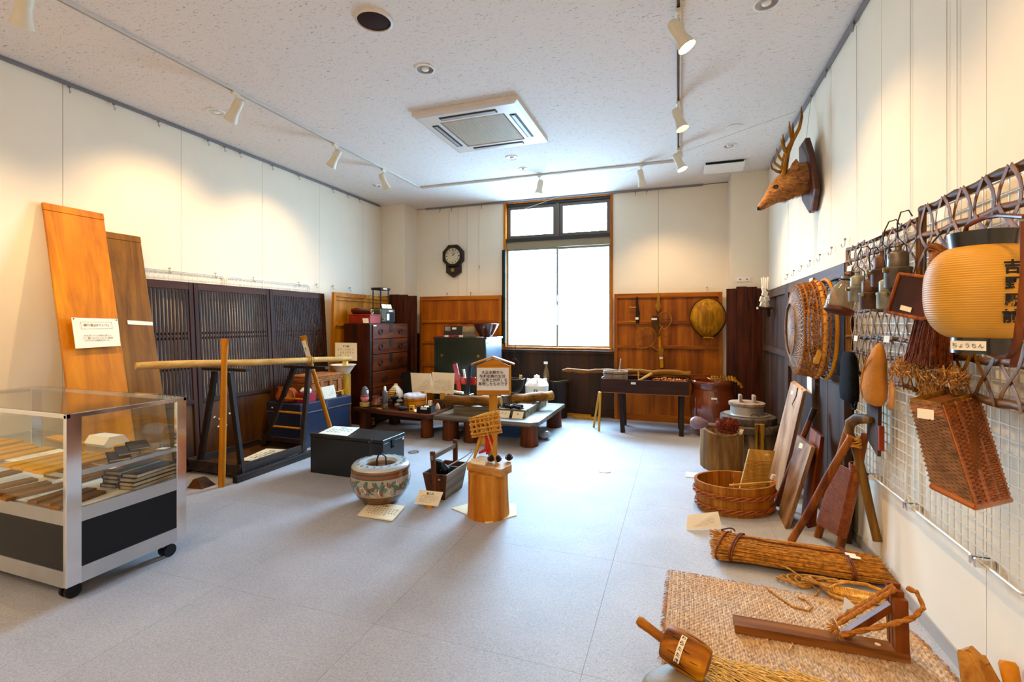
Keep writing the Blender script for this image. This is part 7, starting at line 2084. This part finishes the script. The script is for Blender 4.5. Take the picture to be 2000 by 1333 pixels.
for z, kk in ((.13, 1.0), (.04, .96)):
    g = G()
    for q_ in range(3):
        g.tube([E(s, kk + .012 + .012 * math.cos(9 * s + q_ * 2.1), z + .012 * math.sin(9 * s + q_ * 2.1)) for s in [2 * PI * j / 120 for j in range(120)]], .0065, 5, closed=True)
    ob('braided_hoop', g, M_HOOP, t, True, True)
t = thing('washboard', 'wooden washboard with fine ridges leaning in the washtub', 'washboard', (.45, 3.73, .06))
WTL, WTR, WBR, WBL = Vector((.482, 3.80, .40)), Vector((.655, 3.86, .385)), Vector((.54, 3.66, .06)), Vector((.37, 3.59, .06))
nn = (WTR - WTL).cross(WBL - WTL).normalized()
if nn.y > 0: nn = -nn
ob('board', G().hexa([WBL, WBR, WBR - nn * .016, WBL - nn * .016, WTL, WTR, WTR - nn * .016, WTL - nn * .016]), wood('washboard_wood', '9c7040', 'c9a068', 'Z', 8, .5), t)
g = G()
for k in range(30):
    f = .20 + .78 * k / 30
    cur = nn * .001
    g.tube([WTL.lerp(WBL, f).lerp(WTR.lerp(WBR, f), .04) + cur, (WTL.lerp(WBL, f + .012) + WTR.lerp(WBR, f + .012)) / 2 + cur, WTL.lerp(WBL, f).lerp(WTR.lerp(WBR, f), .96) + cur], .0036, 6)
ob('ridges', g, MATS['washboard_wood'], t, True, kind='stuff')
ob('label', G().box(WTL.lerp(WTR, .7).lerp(WBR, .1) + nn * .002, (.028, .002, .014), (.5, 0, .3)), M_PAPER, t)
single('split_stick', G().tube([(.33, 3.58, .19), (.42, 3.56, .215), (.62, 3.60, .245)], [.010, .008, .003], 8), M_NAT, 'pale split stick lying across the washtub rim', 'stick', smooth=True)
single('white_packet', G().box((.625, 3.76, .225), (.03, .02, .04), (.2, .3, .5), .004), M_PAPER, 'small white packet tucked behind the washboard at the rim', 'packet')
single('tan_board', G().bx(.06, .20, 4.30, 4.44, 0, .006), M_WARMP, 'small tan board on the floor beside hollow log', 'board')
card('written_card', 'white folded card with vertical writing on the floor before the washtub', 'card', (.055, 3.255, .075), (.24, 3.33, .095), (.262, 3.285, .003), (.045, 3.20, .003), None, 5, M_PAPER, th=.002)

# ------------------------------------------------------------------ straw bundle
M_STR3 = plain('dry_straw', 'b5782a', .75, noise=.5, scale=50)
M_ROPE = plain('dark_straw_rope', '6e3c20', .8, noise=.4, scale=60)
t = thing('straw_bundle', 'long bundle of golden straw tied with dark ropes on the floor', 'straw bundle', (.58, 2.90, 0))
P0, P1 = Vector((.20, 2.93, .055)), Vector((.965, 2.905, .055))
g = G()
for k in range(900):
    a_ = random.random() * 2 * PI; rr_ = random.random() ** .35
    oy, oz = .135 * rr_ * math.cos(a_), .048 * rr_ * math.sin(a_)
    f0, f1 = random.uniform(-.04, .25) , random.uniform(.75, 1.03)
    pts = []
    for j in range(6):
        f = f0 + (f1 - f0) * j / 5
        sp = 1.0 + (.12 if f < .12 else 0) - .13 * math.exp(-((f - .13) / .05) ** 2)
        p_ = P0.lerp(P1, max(-.05, min(1.03, f)))
        pts.append(p_ + Vector((0, oy * sp + random.uniform(-.003, .003), max(-.050, oz * sp + random.uniform(-.003, .003)))))
    g.tube(pts, .0022, 4)
ob('straw', g, M_STR3, t, kind='stuff')
ob('core', G().tube([P0 + Vector((.02, 0, 0)), P1 - Vector((.02, 0, 0))], [(.11, .040), (.11, .040)], 16, side=(0, 1, 0)), M_STR3, t, True)
for f in (.05, .135, .15, .80, .815):
    c_ = P0.lerp(P1, f); sk = (f < .2) * .05
    ob('rope', G().tube([c_ + Vector((sk * math.cos(s), .142 * math.cos(s), max(-.052, .053 * math.sin(s)))) for s in [2 * PI * j / 30 for j in range(30)]], .0055, 6, closed=True), M_ROPE, t, True)
ob('rope', G().tube([P0.lerp(P1, .15 + .66 * j / 14) + Vector((0, .01 - .02 * j / 14 + .004 * math.sin(j), .053)) for j in range(15)], .0045, 6), M_ROPE, t, True)
ob('rope_knot', G().tube([P0.lerp(P1, .1) + Vector((.03 * math.cos(s) - .02 * s / 6, .09 + .012 * math.sin(2 * s), .05 + .012 * math.sin(s))) for s in [2 * PI * j / 16 for j in range(17)]], .0045, 6), M_ROPE, t, True)
for k in range(2): ob('label', G().box((.835 + .012 * k, 2.895 - .03 * k, .112), (.045, .026, .002), (0, 0, -.1 + .1 * k)), M_PAPER, t)

# coil of rope and straw pad
g = G()
def loop(c_, rx, ry, z, ph=0, wob=.012, n=26, turns=1.):
    return [(c_[0] + rx * math.cos(s) + wob * math.sin(3 * s + ph), c_[1] + ry * math.sin(s) + wob * math.cos(2 * s + ph), z + .01 * math.sin(s * 2 + ph) + .008) for s in [2 * PI * turns * j / n for j in range(n + 1)]]
for k in range(7):
    g.tube(loop((.56 + .02 * k, 2.725 - .006 * k), .085 - .004 * k, .035, .004 + .006 * k, k * 1.3), .0055, 6)
g.tube([(.50, 2.79, .05), (.53, 2.74, .06), (.60, 2.70, .03), (.64, 2.66, .012), (.60, 2.60, .008), (.62, 2.55, .008)], .004, 6)
single('rope_coil', g, plain('pale_rope', 'b5823c', .8, noise=.4, scale=70), 'loose coil of thin straw rope beside the straw bundle', 'rope', smooth=True)
t = thing('straw_sandal', 'oval woven straw pad with rope straps between bundle and mat', 'straw sandal', (.80, 2.655, 0))
n = 26
g = G(); rs = []
for r_, z in ((.6, .004), (1., .010), (1.02, .022), (.92, .032), (.5, .036), (.02, .037)):
    rs.append([(.79 + .115 * r_ * math.cos(s), 2.66 - .01 * math.cos(s) + .042 * r_ * math.sin(s), z) for s in [2 * PI * k / n for k in range(n)]])
g.rings(rs); ob('sole', g, M_STRAW2, t, True)
g = G()
for k in range(22):
    x = -.105 + k * .01; w_ = .042 * math.sqrt(max(0, 1 - (x / .115) ** 2))
    g.tube([(.79 + x, 2.66 - w_, .025), (.79 + x + .002, 2.66, .041), (.79 + x, 2.66 + w_, .025)], .0045, 5)
ob('weave', g, M_STRAW, t, True, kind='stuff')
ob('strap', G().tube([(.68, 2.70, .02), (.75, 2.725, .045), (.85, 2.72, .05), (.92, 2.69, .04)], .008, 8), M_STRAW, t, True)
ob('strap', G().tube([(.655, 2.70, .02), (.68, 2.62, .02), (.74, 2.59, .02), (.82, 2.595, .02)], .007, 8), M_STRAW, t, True)
single('rope_loop', G().tube([(.40, 2.60, .02), (.44, 2.54, .014), (.49, 2.47, .013), (.55, 2.46, .013), (.575, 2.50, .013), (.56, 2.545, .013), (.53, 2.56, .014)], .0045, 6), MATS['pale_rope'], 'single curved loop of rope lying on the woven mat', 'rope', smooth=True)

# ------------------------------------------------------------------ woven straw mat
def mat_mat():
    m, nt, b = nodes('woven_mat')
    N, L = nt.nodes.new, nt.links.new
    tc = N('ShaderNodeTexCoord'); mp = N('ShaderNodeMapping'); mp.inputs['Scale'].default_value = (3, 1, 1)
    L(tc.outputs['Object'], mp.inputs['Vector'])
    nz = N('ShaderNodeTexNoise'); nz.inputs['Scale'].default_value = 55; nz.inputs['Detail'].default_value = 4
    L(mp.outputs['Vector'], nz.inputs['Vector'])
    cr = N('ShaderNodeValToRGB'); e = cr.color_ramp.elements
    e[0].position, e[1].position = .3, .7; e[0].color, e[1].color = lin('86674a'), lin('d6bc9c')
    L(nz.outputs['Fac'], cr.inputs['Fac'])
    n2 = N('ShaderNodeTexNoise'); n2.inputs['Scale'].default_value = 4
    L(tc.outputs['Object'], n2.inputs['Vector'])
    r2 = N('ShaderNodeValToRGB'); r2.color_ramp.elements[0].position = .4; r2.color_ramp.elements[1].position = .62
    r2.color_ramp.elements[0].color = (1, .8, .5, 1); r2.color_ramp.elements[1].color = (1, .98, .95, 1)
    L(n2.outputs['Fac'], r2.inputs['Fac'])
    mx = N('ShaderNodeMix'); mx.data_type = 'RGBA'; mx.blend_type = 'MULTIPLY'; mx.inputs['Factor'].default_value = .8
    L(cr.outputs['Color'], mx.inputs['A']); L(r2.outputs['Color'], mx.inputs['B']); L(mx.outputs['Result'], b.inputs['Base Color'])
    b.inputs['Roughness'].default_value = .8
    return m
def matpt(u, v):
    tl, tr, br, bl = Vector((-.045, 2.635)), Vector((.93, 2.60)), Vector((.965, 1.72)), Vector((-.058, 1.915))
    p_ = tl.lerp(tr, u).lerp(bl.lerp(br, u), v)
    if u > .8: p_.x -= .05 * ((u - .8) / .2) * (1 - math.sin(PI * min(1, v * 1.2)))
    return p_
nu, nv = 400, 260
g = G(); grid = []
for j in range(nv + 1):
    row = []
    for i in range(nu + 1):
        u, v = i / nu, j / nv
        p_ = matpt(u, v)
        ed = 0 if 0 < i < nu and 0 < j < nv else 1
        z = .0075 + .0028 * abs(math.sin(PI * i / 4)) * (1 if (j // 4) % 2 else .45) + .0015 * math.sin(PI * j / 4) * (-1) ** (i // 4) + random.uniform(-.0006, .0006)
        jit = random.uniform(-.003, .003) if ed else 0
        row.append(g.b.verts.new((p_.x + jit, p_.y + jit * 1.5, z if not ed else .001)))
    grid.append(row)
for j in range(nv):
    for i in range(nu):
        g.b.faces.new((grid[j + 1][i], grid[j + 1][i + 1], grid[j][i + 1], grid[j][i]))
t = thing('straw_mat', 'woven straw mat with a ragged edge spread on the floor', 'straw mat', (.45, 2.2, 0))
ob('weave', g, mat_mat(), t, True, ang=180)
g = G()
for k in range(700):
    e_ = random.random()
    if e_ < .4: p_ = matpt(random.random(), 0); dd = Vector((random.uniform(-.6, .6), 1, 0))
    elif e_ < .6: p_ = matpt(0, random.random()); dd = Vector((-1, random.uniform(-.6, .6), 0))
    elif e_ < .8: p_ = matpt(random.random(), 1); dd = Vector((random.uniform(-.6, .6), -1, 0))
    else: p_ = matpt(1, random.random()); dd = Vector((1, random.uniform(-.6, .6), 0))
    q_ = Vector((p_.x, p_.y, .006)); L_ = random.uniform(.006, .022)
    g.tube([q_ - dd * .01, q_ + dd * L_ * .5 + Vector((0, 0, .003)), q_ + dd * L_ + Vector((0, 0, -.003))], .0011, 3)
ob('frayed_edge', g, M_STR3, t, kind='stuff')

# ------------------------------------------------------------------ rope-making frame, card
M_LT = wood('red_brown_tool', '6a3c20', 'a87048', 'X', 10, .4, .15)
M_LTZ = wood('red_brown_tool_z', '5c2a14', '90522e', 'Z', 12, .4, .15)
t = thing('rope_making_stand', 'L-shaped dark wooden rope-making frame standing on the mat', 'wooden frame', (.52, 2.24, .011))
ob('base_beam', G().hexa([(.222, 2.185, .0115), (.83, 2.205, .0115), (.83, 2.275, .0115), (.222, 2.262, .0115), (.222, 2.185, .045), (.83, 2.205, .045), (.83, 2.275, .045), (.222, 2.262, .045)]), M_LT, t)
for k, (y, h) in enumerate(((2.215, .245), (2.245, .262), (2.275, .275))):
    ob('upright_slat', G().bar((.805, y, .0455), (.80, y + .004 * k, h), .044, .022, (1, 0, 0)), M_LTZ, t)
ob('brace', G().bar((.62, 2.24, .05), (.785, 2.25, .20), .03, .024, (0, 1, 0)), M_LTZ, t)
g = G()
for s_ in (-.012, .012):
    pts = [Vector((.60, 2.235, .085)).lerp(Vector((.79, 2.235, .262)), j / 16) + Vector((.004 * math.sin(j * 1.4), s_ + .004 * math.cos(j * 1.4), .018)) for j in range(17)]
    g.tube(pts, .0075, 6)
    pts = [Vector((.60, 2.235, .085)).lerp(Vector((.79, 2.235, .262)), j / 16) + Vector((-.004 * math.sin(j * 1.4), s_ - .004 * math.cos(j * 1.4), .018)) for j in range(17)]
    g.tube(pts, .0068, 6)
for ph in (0, PI):
    base = [(.60, 2.20, .075), (.68, 2.185, .12), (.76, 2.175, .165), (.825, 2.17, .205), (.86, 2.18, .245), (.85, 2.21, .285), (.82, 2.235, .285)]
    pts = []
    for i in range(len(base) - 1):
        for q_ in range(4):
            p_ = Vector(base[i]).lerp(Vector(base[i + 1]), q_ / 4); kk = i * 4 + q_
            pts.append(p_ + Vector((0, .0045 * math.cos(kk * 1.2 + ph), .0045 * math.sin(kk * 1.2 + ph))))
    g.tube(pts, .0068, 6)
M_TW = plain('twisted_rope', 'a5682a', .8, noise=.4, scale=80)
single('twisted_rope', g, M_TW, 'thick twisted straw rope looped over the uprights of the frame', 'rope', smooth=True)
g = G()
for k in range(90):
    d_ = Vector((random.uniform(-1, .1), random.uniform(-.7, .7), random.uniform(-.5, .5))).normalized() * random.uniform(.02, .045)
    p_ = Vector((.60, 2.23, .082)); g.tube([p_, p_ + d_ * .6, p_ + d_ + Vector((0, 0, -.006))], .0012, 3)
single('frayed_tuft', g, M_STR3, 'frayed straw tuft at the lower end of the rope', 'straw tuft', kind='stuff')
single('round_sticker', G().lathe([(.010, .0455), (.010, .0462), (.001, .0464)], (.735, 2.235, 0), 14), M_WARMP, 'small pale round sticker on the base of the frame', 'sticker')
t = card('written_card', 'white card with blue writing tilted behind the rope frame', 'card', (.662, 2.37, .145), (.735, 2.33, .10), (.705, 2.31, .03), (.645, 2.345, .075), None, 0, plain('cool_card', 'dfe6f2', .7, noise=.03), th=.002)
write('縄ない機', t, (.687, 2.339, .0875), Vector((.073, -.04, -.045)), Vector((.017, .025, .07)), .06, plain('blue_pen', '3c5a9a', .6), .01, lift=.003)

# ------------------------------------------------------------------ mallet on a stone
t = thing('smooth_stone', 'smooth grey-tan stone under the wooden mallet', 'stone', (.0, 1.745, 0))
g = G(); g.ball((0, 0, .03), .125, 4, (1, .86, .42))
for v in g.b.verts:
    v.co += v.normal * .006 * math.sin(v.co.x * 22 + v.co.y * 15) if v.normal.length else Vector()
    v.co.z = max(0, v.co.z)
ob('stone_body', g, plain('river_stone', '8f8068', .55, noise=.25, scale=9, bump=.1), t, True, True)
M_MAL = wood('orange_cracked_wood', '6e400f', 'd09444', 'X', 10, .5, .7, mid='a8691e', stretch=.12)
t = thing('straw_mallet', 'cracked orange-brown wooden mallet lying on the stone', 'mallet', (.02, 1.80, .09))
ax_ = Vector((.143, -.042, -.035)).normalized(); c0 = Vector((.022, 1.792, .142))
g = G()
u1 = Vector((0, 0, 1)); u1 = (u1 - ax_ * u1.dot(ax_)).normalized(); v1 = ax_.cross(u1)
rs = []
for i, (s_, r_) in enumerate(((-.078, .02), (-.077, .046), (-.070, .056), (-.03, .061), (.02, .062), (.06, .058), (.078, .050), (.083, .02))):
    rs.append([c0 + ax_ * s_ + (u1 * math.cos(a_) + v1 * math.sin(a_)) * r_ * (1 + .035 * math.sin(6 * a_) + .03 * math.sin(2 * a_ + 1) - .05 * (abs(a_ - 1.0) < .12)) for a_ in [2 * PI * k / 36 for k in range(36)]])
g.rings(rs); ob('head', g, M_MAL, t, True, ang=55)
g = G()
for k in range(9):
    a_ = .35 + k * .27 + random.uniform(-.08, .08); s0_, s1_ = random.uniform(-.065, -.01), random.uniform(.02, .07)
    pts = []
    for j in range(6):
        aa = a_ + random.uniform(-.03, .03); sj = s0_ + (s1_ - s0_) * j / 5
        cc_ = (Vector((0, 0, 1.3)) - c0); cc_ = (cc_ - ax_ * cc_.dot(ax_)).normalized(); c2_ = ax_.cross(cc_)
        th_ = aa - 1.5
        pts.append(c0 + ax_ * sj + (cc_ * math.cos(th_) + c2_ * math.sin(th_)) * .0612)
    g.tube(pts, [.0006, .0016, .0018, .0016, .0012, .0005], 5)
ob('crack', g, plain('crack_brown', '3a1a08', .9), t, kind='stuff')
h0, h1 = c0 - ax_ * .076 + Vector((0, 0, -.002)), c0 - ax_ * .178 + Vector((0, 0, .012))
ob('handle', G().tube([h0, h0.lerp(h1, .5), h0.lerp(h1, .88), h1], [.017, .0165, .019, .013], 12), M_MAL, t, True)
cam_ = (Vector((0, 0, 1.3)) - c0); cam_ = (cam_ - ax_ * cam_.dot(ax_)).normalized()
rows_ = []
tt = ax_.cross(cam_)
g = G()
for sgn in (-.021, -.002):
    rows_.append([c0 + ax_ * sgn + (cam_ * math.cos(a_) + tt * math.sin(a_)) * .0655 for a_ in [R(-42) + R(84) * k / 8 for k in range(9)]])
for i in range(8):
    g.b.faces.new([g.b.verts.new(p_) for p_ in (rows_[0][i], rows_[1][i], rows_[1][i + 1], rows_[0][i + 1])])
ob('paper_strip', g, M_WARMP, t)
for k, ch in enumerate('わらたたき'):
    a_ = R(-34 + 17 * k) * (1 if tt.z < 0 else -1)
    nn_ = cam_ * math.cos(a_) + tt * math.sin(a_)
    write(ch, t, c0 - ax_ * .0115 + nn_ * .066, ax_, nn_.cross(ax_), .0125, INK, .02, name='character', lift=.001)

# straws lying at the near edge of the mat
g = G()
for k in range(260):
    x, y = random.uniform(.10, .52), random.uniform(1.80, 1.98) ; a_ = random.gauss(-.35, .35); L_ = random.uniform(.03, .10)
    z = .014 + random.random() * .02 * max(.2, 1 - abs(x - .3) * 2)
    d_ = Vector((math.cos(a_), math.sin(a_), random.uniform(-.04, .04))) * L_
    c_ = Vector((x, y, z)); g.tube([c_ - d_, c_ + Vector((0, 0, .004)), c_ + d_], .0019, 4)
for (x, y, a_, L_) in ((.42, 2.16, 1.2, .03), (.56, 2.02, -.9, .12), (.62, 1.95, -.8, .1), (.47, 2.0, -1.1, .09), (.72, 1.9, .9, .08)):
    d_ = Vector((math.cos(a_), math.sin(a_), 0)) * L_; c_ = Vector((x, y, .016)); g.tube([c_ - d_, c_ + Vector((.01, .01, .004)), c_ + d_], .002, 4)
single('loose_straw', g, M_STRAW2, 'scattered loose straw at the near edge of the mat', 'straw', kind='stuff')

# wooden trestle tip at the lower right corner
M_TRS = wood('tan_trestle', '8a5426', 'c08c54', 'Z', 12, .45, .2)
t = thing('wood_trestle', 'wooden trestle tip with two slanted boards in the lower right corner', 'trestle', (.87, 1.88, 0))
ob('slanted_board', G().bar((.815, 1.70, .0), (.888, 1.955, .225), .05, .03, (1, -.3, 0)), M_TRS, t)
ob('slanted_board', G().bar((.955, 1.66, .0), (.905, 1.955, .222), .05, .03, (1, .2, 0)), M_TRS, t)
ob('cap', G().tube([(.885, 1.985, .205), (.90, 1.96, .235), (.925, 1.93, .215)], [.012, .016, .012], 8), M_TRS, t, True)
single('round_club', G().tube([(.965, 1.80, 0), (.967, 1.86, .12), (.970, 1.915, .235), (.970, 1.92, .245)], [.016, .018, .024, .018], 12), M_ORNAT, 'round wooden club standing behind the trestle tip', 'wooden club', smooth=True)
